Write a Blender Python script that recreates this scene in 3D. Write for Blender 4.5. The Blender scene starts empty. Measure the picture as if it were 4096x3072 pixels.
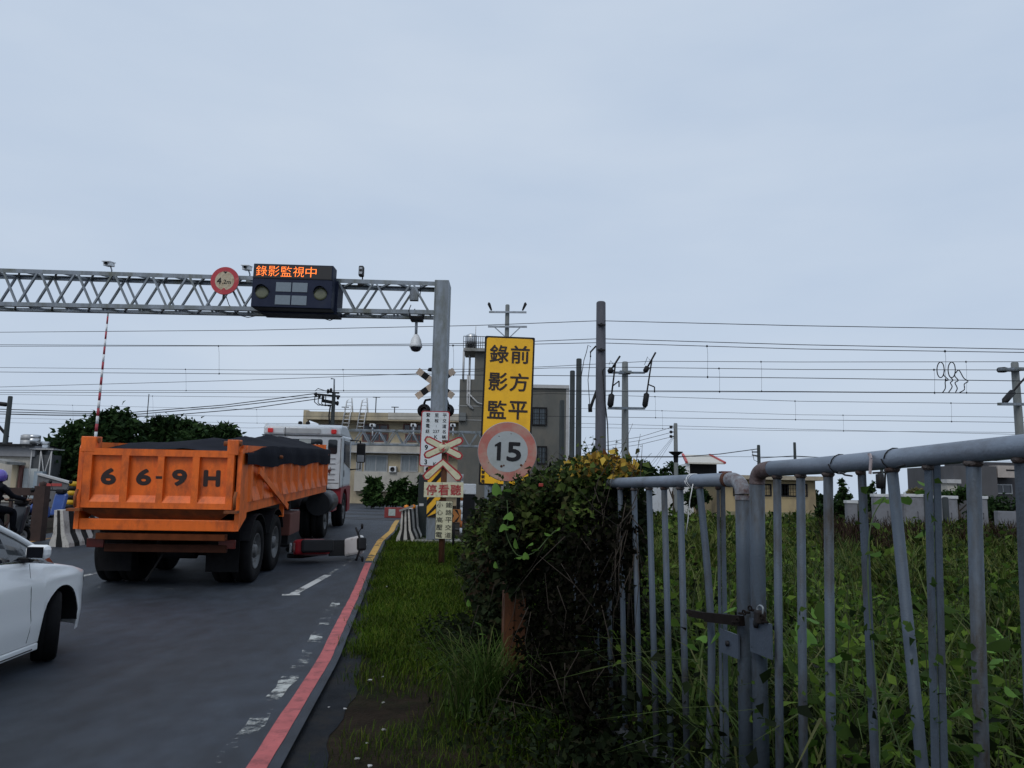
import bpy, bmesh, math, random
import numpy as np
from mathutils import Vector, Matrix
R = math.radians
random.seed(7); rng = np.random.default_rng(11)
sc = bpy.context.scene
COL = sc.collection

# ------------------------------------------------------------------ camera, world, sun, exposure
W, H, F = 1024, 768, 769.0
CAM_Z, PITCH, ROLL = 1.65, R(7.97), R(1.1)
cam_d = bpy.data.cameras.new('camera'); cam = bpy.data.objects.new('camera', cam_d); COL.objects.link(cam)
cam_d.sensor_width = 36; cam_d.lens = F / W * 36; cam_d.clip_end = 3000; cam_d.clip_start = 0.05
CR = Matrix.Rotation(R(90) + PITCH, 3, 'X') @ Matrix.Rotation(ROLL, 3, 'Z')
cam.matrix_world = Matrix.Translation((0, 0, CAM_Z)) @ CR.to_4x4()
sc.camera = cam
sc.render.resolution_x, sc.render.resolution_y = W, H
sc.view_settings.view_transform = 'Standard'; sc.view_settings.look = 'None'
sc.view_settings.exposure = 0.0; sc.view_settings.gamma = 1.0; sc.view_settings.use_curve_mapping = False

SUN_EL, SUN_AZ = R(46), R(205)      # azimuth clockwise from +Y: behind the camera, to the left
world = bpy.data.worlds.new('World'); sc.world = world; world.use_nodes = True
wn = world.node_tree; wn.nodes.clear()
wo = wn.nodes.new('ShaderNodeOutputWorld'); bg = wn.nodes.new('ShaderNodeBackground')
sky = wn.nodes.new('ShaderNodeTexSky'); sky.sky_type = 'NISHITA'; sky.sun_disc = False
sky.sun_elevation = SUN_EL; sky.sun_rotation = SUN_AZ; sky.air_density = 1.0; sky.dust_density = 4.0
tc = wn.nodes.new('ShaderNodeTexCoord'); mp = wn.nodes.new('ShaderNodeMapping'); mp.inputs['Scale'].default_value = (1.2, 1.2, 4.0)
nz = wn.nodes.new('ShaderNodeTexNoise'); nz.inputs['Scale'].default_value = 1.6; nz.inputs['Detail'].default_value = 5; nz.inputs['Roughness'].default_value = .5
cr = wn.nodes.new('ShaderNodeValToRGB')      # soft unbroken cloud layer
cr.color_ramp.elements[0].position = .30; cr.color_ramp.elements[0].color = (.505, .61, .765, 1)
cr.color_ramp.elements[1].position = .70; cr.color_ramp.elements[1].color = (.605, .695, .82, 1)
vm = wn.nodes.new('ShaderNodeVectorMath'); vm.operation = 'SCALE'; vm.inputs['Scale'].default_value = 10.0
mx = wn.nodes.new('ShaderNodeMix'); mx.data_type = 'RGBA'; mx.inputs[0].default_value = .93
L = wn.links.new
L(tc.outputs['Generated'], mp.inputs['Vector']); L(mp.outputs['Vector'], nz.inputs['Vector']); L(nz.outputs['Fac'], cr.inputs['Fac'])
L(cr.outputs['Color'], vm.inputs[0]); L(sky.outputs['Color'], mx.inputs['A']); L(vm.outputs['Vector'], mx.inputs['B'])
L(mx.outputs['Result'], bg.inputs['Color']); L(bg.outputs['Background'], wo.inputs['Surface']); bg.inputs['Strength'].default_value = .1

sun_d = bpy.data.lights.new('sun', 'SUN'); sun = bpy.data.objects.new('sun', sun_d); COL.objects.link(sun)
sun_d.energy = 0.95; sun_d.angle = R(25); sun_d.color = (1.0, .96, .9)
sd = Vector((math.sin(SUN_AZ) * math.cos(SUN_EL), math.cos(SUN_AZ) * math.cos(SUN_EL), math.sin(SUN_EL)))
sun.rotation_euler = sd.to_track_quat('Z', 'Y').to_euler()

# ------------------------------------------------------------------ pixel <-> place
def ray(px, py): return CR @ Vector(((px - 512) / F, -(py - 384) / F, -1))
def at(px, py, Y):
    d = ray(px, py); t = Y / d.y
    return Vector((d.x * t, Y, CAM_Z + d.z * t))
def onp(px, py, Yc, k=.35):
    d = ray(px, py); t = Yc / (d.y + k * d.x)
    return Vector((d.x * t, d.y * t, CAM_Z + d.z * t))
def sstep(a, b, x):
    t = min(1, max(0, (x - a) / (b - a))); return t * t * (3 - 2 * t)
def ramp(y):
    if y < 12: return 0.0
    if y < 24.5: return .043 * (y - 12)
    return .5375 + .03 * sstep(24.5, 27, y)
def gz(x, y): return ramp(y) * (1 - sstep(0, 9, x))
def gp(px, py):
    d = ray(px, py); t = CAM_Z / -d.z
    for _ in range(30):
        z = gz(d.x * t, d.y * t); t = .5 * t + .5 * (z - CAM_Z) / d.z
    return Vector((d.x * t, d.y * t, gz(d.x * t, d.y * t)))

# ------------------------------------------------------------------ materials
MATS = {}
def pm(name, col, rough=.6, metal=0.0, var=.12, scale=4.0, bump=0.0, bscale=60.0, dirt=None, dscale=2.0, damt=.5, coat=0.0, spec=.5, emit=None, estr=0, stretch=(1, 1, 1)):
    if name in MATS: return MATS[name]
    m = bpy.data.materials.new(name); m.use_nodes = True; nt = m.node_tree; N = nt.nodes; l = nt.links.new
    b = N['Principled BSDF']; b.inputs['Roughness'].default_value = rough; b.inputs['Metallic'].default_value = metal
    b.inputs['Coat Weight'].default_value = coat; b.inputs['Specular IOR Level'].default_value = spec
    c = (*col, 1)
    t = N.new('ShaderNodeTexCoord'); mpn = N.new('ShaderNodeMapping'); mpn.inputs['Scale'].default_value = stretch
    l(t.outputs['Object'], mpn.inputs['Vector'])
    n1 = N.new('ShaderNodeTexNoise'); n1.inputs['Scale'].default_value = scale; n1.inputs['Detail'].default_value = 6; n1.inputs['Roughness'].default_value = .62
    l(mpn.outputs['Vector'], n1.inputs['Vector'])
    r1 = N.new('ShaderNodeValToRGB'); e = r1.color_ramp.elements
    e[0].position = .3; e[1].position = .7
    e[0].color = (*[v * (1 - var) for v in col], 1); e[1].color = (*[min(1, v * (1 + var)) for v in col], 1)
    l(n1.outputs['Fac'], r1.inputs['Fac']); out = r1.outputs['Color']
    if dirt:
        n2 = N.new('ShaderNodeTexNoise'); n2.inputs['Scale'].default_value = dscale; n2.inputs['Detail'].default_value = 9; n2.inputs['Roughness'].default_value = .7
        l(mpn.outputs['Vector'], n2.inputs['Vector'])
        r2 = N.new('ShaderNodeValToRGB'); q = r2.color_ramp.elements
        q[0].position = .62 - .3 * damt; q[1].position = .80 - .25 * damt; q[0].color = (0, 0, 0, 1); q[1].color = (1, 1, 1, 1)
        l(n2.outputs['Fac'], r2.inputs['Fac'])
        x = N.new('ShaderNodeMix'); x.data_type = 'RGBA'; l(r2.outputs['Color'], x.inputs[0]); l(out, x.inputs['A']); x.inputs['B'].default_value = (*dirt, 1)
        out = x.outputs['Result']
    l(out, b.inputs['Base Color'])
    if bump:
        n3 = N.new('ShaderNodeTexNoise'); n3.inputs['Scale'].default_value = bscale; n3.inputs['Detail'].default_value = 4
        l(t.outputs['Object'], n3.inputs['Vector'])
        bp = N.new('ShaderNodeBump'); bp.inputs['Strength'].default_value = bump; bp.inputs['Distance'].default_value = .02
        l(n3.outputs['Fac'], bp.inputs['Height']); l(bp.outputs['Normal'], b.inputs['Normal'])
    if emit:
        b.inputs['Emission Color'].default_value = (*emit, 1); b.inputs['Emission Strength'].default_value = estr
    MATS[name] = m; return m

def leafmat(name, cols, rough=.55, transl=.25):
    if name in MATS: return MATS[name]
    m = bpy.data.materials.new(name); m.use_nodes = True; nt = m.node_tree; N = nt.nodes; l = nt.links.new
    b = N['Principled BSDF']; b.inputs['Roughness'].default_value = .7; b.inputs['Specular IOR Level'].default_value = .07
    g = N.new('ShaderNodeNewGeometry'); r = N.new('ShaderNodeValToRGB'); e = r.color_ramp.elements
    while len(e) < len(cols): e.new(.5)
    for i, c in enumerate(cols):
        e[i].position = i / (len(cols) - 1); e[i].color = (*c, 1)
    l(g.outputs['Random Per Island'], r.inputs['Fac'])
    t = N.new('ShaderNodeTexCoord'); n = N.new('ShaderNodeTexNoise'); n.inputs['Scale'].default_value = .9; n.inputs['Detail'].default_value = 3
    l(t.outputs['Object'], n.inputs['Vector'])
    hs = N.new('ShaderNodeHueSaturation'); mr = N.new('ShaderNodeMapRange'); mr.inputs['From Min'].default_value = .3; mr.inputs['From Max'].default_value = .7; mr.inputs['To Min'].default_value = .62; mr.inputs['To Max'].default_value = 1.3
    l(n.outputs['Fac'], mr.inputs['Value']); l(mr.outputs['Result'], hs.inputs['Value']); l(r.outputs['Color'], hs.inputs['Color'])
    l(hs.outputs['Color'], b.inputs['Base Color'])
    tr = N.new('ShaderNodeBsdfTranslucent'); l(hs.outputs['Color'], tr.inputs['Color'])
    ms = N.new('ShaderNodeMixShader'); ms.inputs[0].default_value = transl
    l(b.outputs['BSDF'], ms.inputs[1]); l(tr.outputs['BSDF'], ms.inputs[2]); l(ms.outputs['Shader'], N['Material Output'].inputs['Surface'])
    MATS[name] = m; return m

def wornmat(name, col, under=None, amt=.5, scale=9.0, rough=.75, stretch=(1, 1, 1)):
    """painted coat that has worn through in places"""
    if name in MATS: return MATS[name]
    m = bpy.data.materials.new(name); m.use_nodes = True; nt = m.node_tree; N = nt.nodes; l = nt.links.new
    b = N['Principled BSDF']; b.inputs['Roughness'].default_value = rough
    t = N.new('ShaderNodeTexCoord'); mpn = N.new('ShaderNodeMapping'); mpn.inputs['Scale'].default_value = stretch; l(t.outputs['Object'], mpn.inputs['Vector'])
    n = N.new('ShaderNodeTexNoise'); n.inputs['Scale'].default_value = scale; n.inputs['Detail'].default_value = 10; n.inputs['Roughness'].default_value = .72
    l(mpn.outputs['Vector'], n.inputs['Vector'])
    v = N.new('ShaderNodeTexNoise'); v.inputs['Scale'].default_value = scale * .22; v.inputs['Detail'].default_value = 3; l(mpn.outputs['Vector'], v.inputs['Vector'])
    ad = N.new('ShaderNodeMath'); ad.operation = 'ADD'; l(n.outputs['Fac'], ad.inputs[0]); l(v.outputs['Fac'], ad.inputs[1])
    r = N.new('ShaderNodeValToRGB'); e = r.color_ramp.elements; e[0].position = amt - .03; e[1].position = amt + .05
    hv = N.new('ShaderNodeMath'); hv.operation = 'MULTIPLY'; hv.inputs[1].default_value = .5; l(ad.outputs['Value'], hv.inputs[0]); l(hv.outputs['Value'], r.inputs['Fac'])
    cv = N.new('ShaderNodeMix'); cv.data_type = 'RGBA'; cv.inputs['A'].default_value = (*[c * .72 for c in col], 1); cv.inputs['B'].default_value = (*col, 1); l(v.outputs['Fac'], cv.inputs[0])
    l(cv.outputs['Result'], b.inputs['Base Color'])
    tr = N.new('ShaderNodeBsdfTransparent'); ms = N.new('ShaderNodeMixShader')
    l(r.outputs['Color'], ms.inputs[0]); l(tr.outputs['BSDF'], ms.inputs[1]); l(b.outputs['BSDF'], ms.inputs[2]); l(ms.outputs['Shader'], N['Material Output'].inputs['Surface'])
    MATS[name] = m; return m

def glassmat(name, col=(.02, .025, .03), rough=.06): return pm(name, col, rough, 0, .05, 2, spec=.6)

def asphalt():
    m = pm('asphalt', (.020, .027, .039), .62, 0, .12, 9, .5, 260, dirt=(.028, .035, .046), dscale=.5, damt=.5)
    nt = m.node_tree; N = nt.nodes; l = nt.links.new; b = N['Principled BSDF']; src = b.inputs['Base Color'].links[0].from_socket
    t = N.new('ShaderNodeTexCoord')
    def noise(scale, stretch, det):
        q = N.new('ShaderNodeMapping'); q.inputs['Scale'].default_value = stretch; l(t.outputs['Object'], q.inputs['Vector'])
        n = N.new('ShaderNodeTexNoise'); n.inputs['Scale'].default_value = scale; n.inputs['Detail'].default_value = det; l(q.outputs['Vector'], n.inputs['Vector']); return n.outputs['Fac']
    def rng_(f, a, c, lo, hi):
        r = N.new('ShaderNodeMapRange'); r.inputs['From Min'].default_value = a; r.inputs['From Max'].default_value = c; r.inputs['To Min'].default_value = lo; r.inputs['To Max'].default_value = hi; l(f, r.inputs['Value']); return r.outputs['Result']
    def mul(x, y):
        q = N.new('ShaderNodeMath'); q.operation = 'MULTIPLY'; l(x, q.inputs[0]); l(y, q.inputs[1]); return q.outputs['Value']
    spk = rng_(noise(160, (1, 1, 1), 2), .35, .65, .70, 1.30)            # aggregate
    trk = rng_(noise(1.1, (1, .05, 1), 3), .35, .65, .70, 1.30)          # worn wheel paths along the road
    mid = rng_(noise(5, (1, .5, 1), 5), .32, .68, .68, 1.32)              # patchy weathering
    oil = rng_(noise(.55, (1, .8, 1), 6), .66, .74, 1.0, .55)            # oil stains
    v = mul(mul(mul(spk, trk), oil), mid); hs = N.new('ShaderNodeHueSaturation'); l(v, hs.inputs['Value']); l(src, hs.inputs['Color']); l(hs.outputs['Color'], b.inputs['Base Color'])
    # cracks: thin dark seams
    return m
M_ASPH = asphalt(); _unused = (lambda *a, **k: None)('asphalt', (.027, .034, .046), .82, 0, .22, 14, .35, 240, dirt=(.040, .046, .057), dscale=.55, damt=.55)
M_ASPH2 = pm('old_asphalt', (.013, .016, .021), .95, 0, .35, 6, .5, 160, dirt=(.028, .026, .024), dscale=2.5, damt=.45, spec=.2)
M_GALV = pm('galvanised_steel', (.30, .33, .37), .5, .35, .18, 5, .08, 90, dirt=(.20, .22, .22), dscale=3, damt=.5)
M_GALVD = pm('weathered_galvanised_steel', (.21, .24, .275), .55, .3, .25, 3, .1, 70, dirt=(.11, .12, .10), dscale=2.2, damt=.55, stretch=(1, 1, .35))
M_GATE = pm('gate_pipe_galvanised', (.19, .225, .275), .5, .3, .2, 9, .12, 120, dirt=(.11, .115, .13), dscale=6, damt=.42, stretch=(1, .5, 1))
M_RUST = pm('rust', (.10, .035, .016), .9, .1, .45, 14, .4, 90, dirt=(.035, .012, .007), dscale=7, damt=.6)
M_RUSTW = pm('rusty_brown_post', (.12, .042, .014), .9, 0, .45, 6, .3, 70, dirt=(.025, .011, .007), dscale=4, damt=.6, stretch=(1, 1, .25))
M_BLACK = pm('black_paint', (.009, .009, .011), .55, 0, .2, spec=.25)
M_RUBBER = pm('tyre_rubber', (.008, .008, .009), .85, 0, .3, 8, .2, 80, spec=.15)
M_DARKM = pm('dark_metal', (.016, .017, .02), .65, .2, .3, 6, dirt=(.028, .018, .012), dscale=4, damt=.4, spec=.25)
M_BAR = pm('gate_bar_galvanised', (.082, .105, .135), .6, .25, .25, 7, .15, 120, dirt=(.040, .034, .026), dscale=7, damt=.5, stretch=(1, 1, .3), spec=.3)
M_WHITE = pm('white_paint', (.72, .74, .76), .45, 0, .06, 3, dirt=(.42, .40, .36), dscale=3, damt=.35)
M_CONC = pm('concrete', (.27, .27, .26), .9, 0, .2, 3, .3, 60, dirt=(.12, .12, .10), dscale=2, damt=.5)
M_CONCP = pm('concrete_pole', (.17, .185, .185), .85, 0, .15, 2.2, .15, 60, dirt=(.12, .125, .12), dscale=1.5, damt=.5, stretch=(1, 1, .3))
M_CONCD = pm('dark_concrete_pole', (.038, .046, .050), .9, 0, .25, 2.2, .15, 60, dirt=(.022, .028, .026), dscale=1.5, damt=.5, stretch=(1, 1, .3))
M_WIRE = pm('wire', (.016, .018, .022), .7, .1, .1, spec=.2)
M_GLASS = glassmat('dark_glass')

# ------------------------------------------------------------------ mesh builder
class MB:
    def __init__(s): s.v = []; s.f = []; s.m = []; s.sm = []
    def add(s, vs, fs, m=0, smooth=False):
        o = len(s.v); s.v += [tuple(v) for v in vs]
        for f in fs: s.f.append(tuple(i + o for i in f)); s.m.append(m); s.sm.append(smooth)
        return s
    def box(s, lo, hi, m=0, rot=None, ch=0):
        lo = Vector(lo); hi = Vector(hi); c = (lo + hi) / 2; h = (hi - lo) / 2
        if ch:
            return s.cbox(c, h, ch, m, rot)
        vs = [Vector((x * h.x, y * h.y, z * h.z)) for z in (-1, 1) for y in (-1, 1) for x in (-1, 1)]
        if rot: vs = [rot @ v for v in vs]
        return s.add([c + v for v in vs], [(0, 2, 3, 1), (4, 5, 7, 6), (0, 1, 5, 4), (2, 6, 7, 3), (0, 4, 6, 2), (1, 3, 7, 5)], m)
    def cbox(s, c, h, ch, m=0, rot=None):
        bm = bmesh.new(); bmesh.ops.create_cube(bm, size=2)
        for v in bm.verts: v.co = Vector((v.co.x * h.x, v.co.y * h.y, v.co.z * h.z))
        bmesh.ops.bevel(bm, geom=bm.edges[:], offset=ch, segments=2, affect='EDGES', profile=.5)
        bm.verts.index_update()
        vs = [(rot @ v.co if rot else v.co) + c for v in bm.verts]; fs = [[v.index for v in f.verts] for f in bm.faces]; bm.free()
        return s.add(vs, fs, m, False)
    def tube(s, pts, r, n=8, m=0, cap=True, smooth=True, squash=None):
        pts = [Vector(p) for p in pts]; rs = r if isinstance(r, (list, tuple)) else [r] * len(pts)
        vs = []; up = None
        for i, p in enumerate(pts):
            t = (pts[min(i + 1, len(pts) - 1)] - pts[max(i - 1, 0)]).normalized()
            if up is None: up = Vector((0, 0, 1)) if abs(t.z) < .9 else Vector((0, 1, 0))
            a = t.cross(up)
            if a.length < 1e-6: a = t.orthogonal()
            a.normalize(); b = t.cross(a).normalized(); up = -b if False else up
            for k in range(n):
                q = 2 * math.pi * k / n; vs.append(p + a * (math.cos(q) * rs[i]) + b * (math.sin(q) * rs[i]))
        fs = [(i * n + k, i * n + (k + 1) % n, (i + 1) * n + (k + 1) % n, (i + 1) * n + k) for i in range(len(pts) - 1) for k in range(n)]
        s.add(vs, fs, m, smooth)
        if cap:
            o = len(s.v) - len(vs)
            s.f.append(tuple(o + k for k in range(n))[::-1]); s.m.append(m); s.sm.append(False)
            o2 = o + (len(pts) - 1) * n
            s.f.append(tuple(o2 + k for k in range(n))); s.m.append(m); s.sm.append(False)
        return s
    def bar(s, a, b, w, h, m=0, up=(0, 0, 1)):
        a = Vector(a); b = Vector(b); t = (b - a).normalized(); u = Vector(up)
        x = t.cross(u)
        if x.length < 1e-4: x = t.cross(Vector((0, 1, 0)))
        x.normalize(); y = x.cross(t).normalized()
        vs = [p + x * (i * w / 2) + y * (j * h / 2) for p in (a, b) for i, j in ((-1, -1), (1, -1), (1, 1), (-1, 1))]
        return s.add(vs, [(0, 1, 2, 3)[::-1], (4, 5, 6, 7), (0, 1, 5, 4), (1, 2, 6, 5), (2, 3, 7, 6), (3, 0, 4, 7)], m)
    def prism(s, poly, lo, hi, axis='y', m=0, m_side=None):
        """poly: 2D points; axis y: (x,z) extruded lo..hi in y; axis x: (y,z); axis z: (x,y)"""
        def P(p, h):
            return {'y': (p[0], h, p[1]), 'x': (h, p[0], p[1]), 'z': (p[0], p[1], h)}[axis]
        n = len(poly); vs = [P(p, lo) for p in poly] + [P(p, hi) for p in poly]
        s.add(vs, [tuple(range(n)), tuple(range(n, 2 * n))[::-1]], m)
        o = len(s.v) - 2 * n
        for k in range(n):
            s.f.append((o + k, o + (k + 1) % n, o + n + (k + 1) % n, o + n + k)[::-1]); s.m.append(m if m_side is None else m_side); s.sm.append(False)
        return s
    def lathe(s, prof, n=20, c=(0, 0, 0), M=None, m=0, smooth=True):
        c = Vector(c); vs = []
        for r_, z in prof:
            for k in range(n):
                q = 2 * math.pi * k / n; p = Vector((r_ * math.cos(q), r_ * math.sin(q), z)); vs.append((M @ p if M else p) + c)
        fs = [(i * n + k, i * n + (k + 1) % n, (i + 1) * n + (k + 1) % n, (i + 1) * n + k) for i in range(len(prof) - 1) for k in range(n)]
        return s.add(vs, fs, m, smooth)
    def disc(s, c, r, y, n=40, m=0, r0=0):
        """flat disc or ring in the xz plane at depth y, facing -y"""
        vs = []
        for k in range(n):
            q = 2 * math.pi * k / n; vs.append((c[0] + r * math.cos(q), y, c[1] + r * math.sin(q)))
        if r0:
            for k in range(n):
                q = 2 * math.pi * k / n; vs.append((c[0] + r0 * math.cos(q), y, c[1] + r0 * math.sin(q)))
            return s.add(vs, [(k, (k + 1) % n, n + (k + 1) % n, n + k) for k in range(n)], m)
        return s.add(vs, [tuple(range(n))], m)
    def build(s, name, mats, parent=None, bevel=0, recalc=True):
        me = bpy.data.meshes.new(name); me.from_pydata(s.v, [], s.f)
        if not isinstance(mats, (list, tuple)): mats = [mats]
        for x in mats: me.materials.append(x)
        me.polygons.foreach_set('material_index', s.m); me.polygons.foreach_set('use_smooth', s.sm)
        if recalc:
            bm = bmesh.new(); bm.from_mesh(me); bmesh.ops.recalc_face_normals(bm, faces=bm.faces); bm.to_mesh(me); bm.free()
        me.update()
        o = bpy.data.objects.new(name, me); COL.objects.link(o)
        if parent: o.parent = parent
        if bevel:
            b = o.modifiers.new('bevel', 'BEVEL'); b.width = bevel; b.segments = 2; b.limit_method = 'ANGLE'; b.angle_limit = R(40)
        return o

def thing(name, label, cat, loc=(0, 0, 0), rz=0, group=None, rx=0, ry=0):
    o = bpy.data.objects.new(name, None); COL.objects.link(o); o.empty_display_size = .1
    o.location = loc; o.rotation_euler = (rx, ry, rz); return tag(o, label, cat, group)
def tag(o, label, cat, group=None):
    o['label'] = label; o['category'] = cat
    if group: o['group'] = group
    return o
def struct(o): o['kind'] = 'structure'; return o
def stuff(o, label=None, cat=None):
    o['kind'] = 'stuff'
    if label: o['label'] = label
    if cat: o['category'] = cat
    return o
def copy_tree(o, parent=None):
    c = o.copy(); COL.objects.link(c); c.parent = parent
    for ch in list(o.children): copy_tree(ch, c)
    return c
def arr_mesh(name, V, faces, mat, parent=None):
    """V (n,3) array; faces = list of (m,k) int arrays"""
    me = bpy.data.meshes.new(name); V = np.asarray(V, dtype=np.float32)
    me.vertices.add(len(V)); me.vertices.foreach_set('co', V.ravel())
    tot = np.concatenate([np.full(len(f), f.shape[1]) for f in faces]); idx = np.concatenate([f.ravel() for f in faces])
    me.loops.add(len(idx)); me.loops.foreach_set('vertex_index', idx.astype(np.int32))
    st = np.concatenate([[0], np.cumsum(tot)[:-1]])
    me.polygons.add(len(tot)); me.polygons.foreach_set('loop_start', st.astype(np.int32)); me.polygons.foreach_set('loop_total', tot.astype(np.int32))
    me.materials.append(mat); me.update(calc_edges=True); me.validate()
    o = bpy.data.objects.new(name, me); COL.objects.link(o)
    if parent: o.parent = parent
    return o
def leaves(P, size, nrm_bias=(0, 0, .6), aspect=.55, fold=.18, spread=1.0):
    """folded leaf shapes (6 verts, 4 tris) at P; returns V, faces"""
    n = len(P); size = np.broadcast_to(np.asarray(size, float), (n,))
    nb = np.asarray(nrm_bias, float); N = rng.normal(size=(n, 3)) * spread + nb; N /= np.linalg.norm(N, axis=1, keepdims=True)
    U = rng.normal(size=(n, 3)); U -= N * (U * N).sum(1, keepdims=True); U /= np.linalg.norm(U, axis=1, keepdims=True)
    S = np.cross(N, U); L_ = size[:, None]; w = L_ * aspect * .5; droop = -N * L_ * .12
    b = P; t = P + U * L_ + droop
    l1 = P + U * L_ * .38 + S * w + N * L_ * fold * .5; r1 = P + U * L_ * .38 - S * w + N * L_ * fold * .5
    m1 = P + U * L_ * .45
    V = np.stack([b, l1, m1, r1, t], 1).reshape(-1, 3); o = np.arange(n)[:, None] * 5
    F_ = np.concatenate([o + np.array([[0, 2, 1]]), o + np.array([[0, 3, 2]]), o + np.array([[1, 2, 4]]), o + np.array([[2, 3, 4]])])
    return V, [F_]
def blades(P, length, width, lean=.35, curl=.5):
    n = len(P); length = np.broadcast_to(np.asarray(length, float), (n,))[:, None]; width = np.broadcast_to(np.asarray(width, float), (n,))[:, None]
    a = rng.uniform(0, 2 * np.pi, n); D = np.stack([np.cos(a), np.sin(a), np.zeros(n)], 1); S = np.stack([-np.sin(a), np.cos(a), np.zeros(n)], 1)
    le = (rng.uniform(.1, 1, n) * lean)[:, None]; cu = (rng.uniform(.2, 1, n) * curl)[:, None]; Z = np.array([[0, 0, 1.]])
    p1 = P + (Z * .5 + D * le * .5) * length; p2 = P + (Z * .82 + D * (le + cu * .45)) * length; p3 = P + (Z * (1 - cu * .35) + D * (le + cu)) * length
    V = np.stack([P - S * width * .5, P + S * width * .5, p1 - S * width * .45, p1 + S * width * .45, p2 - S * width * .3, p2 + S * width * .3, p3], 1).reshape(-1, 3)
    o = np.arange(n)[:, None] * 7
    return V, [np.concatenate([o + np.array([[0, 1, 3, 2]]), o + np.array([[2, 3, 5, 4]])]), o + np.array([[4, 5, 6]])]
def text(body, mat, parent, c, h=None, w=None, y=0.0, bold=0.0, ext=.0015, rot=0, name='lettering', shear=0):
    """flat raised lettering centred at c=(x,z) in the parent's xz plane, facing -y, fitted to height h / width w"""
    cu = bpy.data.curves.new(name, 'FONT'); cu.body = body; cu.offset = min(bold, 0); cu.shear = shear; cu.resolution_u = 4
    o = bpy.data.objects.new(name, cu); COL.objects.link(o)
    dg = bpy.context.evaluated_depsgraph_get(); dg.update()
    me = bpy.data.meshes.new_from_object(o.evaluated_get(dg)); bpy.data.objects.remove(o); bpy.data.curves.remove(cu)
    n = len(me.vertices); co = np.empty(n * 3, np.float32); me.vertices.foreach_get('co', co); co = co.reshape(-1, 3)
    lo, hi = co.min(0), co.max(0); sz = hi - lo
    sy = h / sz[1] if h else w / sz[0]; sx = w / sz[0] if w else sy
    X = (co[:, 0] - (lo[0] + hi[0]) / 2) * sx; Z = (co[:, 1] - (lo[1] + hi[1]) / 2) * sy
    if rot: X, Z = X * math.cos(rot) - Z * math.sin(rot), X * math.sin(rot) + Z * math.cos(rot)
    out = np.stack([X + c[0], np.full(n, y), Z + c[1]], 1)
    if bold > 0:        # thicken the strokes: slightly shifted layers
        polys = [tuple(p.vertices) for p in me.polygons]; d = bold * sy; vs = []; fs = []
        for k, (dx, dz) in enumerate(((0, 0), (d, 0), (-d, 0), (0, d), (0, -d), (d * .7, d * .7), (-d * .7, d * .7), (d * .7, -d * .7), (-d * .7, -d * .7))):
            fs += [tuple(i + len(vs) for i in p) for p in polys]; vs += [tuple(v) for v in (out + np.array([dx, -.00025 * k, dz]))]
        bpy.data.meshes.remove(me); me = bpy.data.meshes.new(name); me.from_pydata(vs, [], fs)
    else: me.vertices.foreach_set('co', out.astype(np.float32).ravel())
    me.materials.clear(); me.materials.append(mat); me.update(); me.name = name
    ob = bpy.data.objects.new(name, me); COL.objects.link(ob)
    if parent: ob.parent = parent
    return ob
def rrect(x0, z0, x1, z1, r, n=5):
    pts = []
    for cx, cz, a0 in ((x1 - r, z1 - r, 0), (x0 + r, z1 - r, 90), (x0 + r, z0 + r, 180), (x1 - r, z0 + r, 270)):
        for k in range(n + 1):
            a = R(a0 + 90 * k / n); pts.append((cx + r * math.cos(a), cz + r * math.sin(a)))
    return pts

# ================================================================== SETTING
red_px = [(256.5, 768), (290, 714), (324, 660), (347, 611), (368.5, 563)]
red = [gp(*p) for p in red_px]
d0 = (red[1] - red[0]).normalized()
red = [red[0] - d0 * 6] + red
yel = [gp(369, 561), gp(380, 541), gp(391.5, 531)]
edge = [(p.x, p.y) for p in red] + [(yel[1].x, yel[1].y), (yel[2].x, yel[2].y), (-4.2, 30), (-6.0, 45), (-9, 62), (-12, 90)]
def pl(pts, y):      # x of a polyline at y
    if y <= pts[0][1]: a, b = pts[0], pts[1]
    else:
        a, b = pts[-2], pts[-1]
        for i in range(len(pts) - 1):
            if pts[i][1] <= y <= pts[i + 1][1]: a, b = pts[i], pts[i + 1]; break
    return a[0] + (b[0] - a[0]) * (y - a[1]) / (b[1] - a[1])
def xedge(y): return pl(edge, y)
def xleft(y): return pl([(-11.9, -20), (-11.9, 20), (-12.2, 30), (-13.5, 45), (-16, 62), (-20, 90)], y)

ys = [-25, -12, -6, -3, 0, 1.5, 3, 4, 5, 6, 7, 8, 9, 10, 11, 12] + [12 + .5 * i for i in range(1, 26)] + [25, 25.5, 26, 26.5, 27, 28, 30, 33, 37, 42, 50, 62, 80, 110, 160, 240, 400, 700]
ys = sorted(set(ys))
xs = [-500, -250, -120, -70, -45, -30, -22, -17, -14, -12, -10, -8, -6, -4, -3, -2, -1, 0] + [.75 * i for i in range(1, 13)] + [10, 12, 15, 20, 30, 45, 70, 120, 250, 500]
V = [(x, y, gz(x, y) - .045) for y in ys for x in xs]; nx = len(xs)
Fc = [(j * nx + i, j * nx + i + 1, (j + 1) * nx + i + 1, (j + 1) * nx + i) for j in range(len(ys) - 1) for i in range(nx - 1)]
b = MB(); b.add(V, Fc, 0, True)
M_SOIL = pm('soil', (.022, .0155, .0105), .95, 0, .5, 5, .8, 40, dirt=(.010, .016, .004), dscale=1.2, damt=.55, spec=.1)
struct(b.build('ground', M_SOIL, recalc=False))

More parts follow.
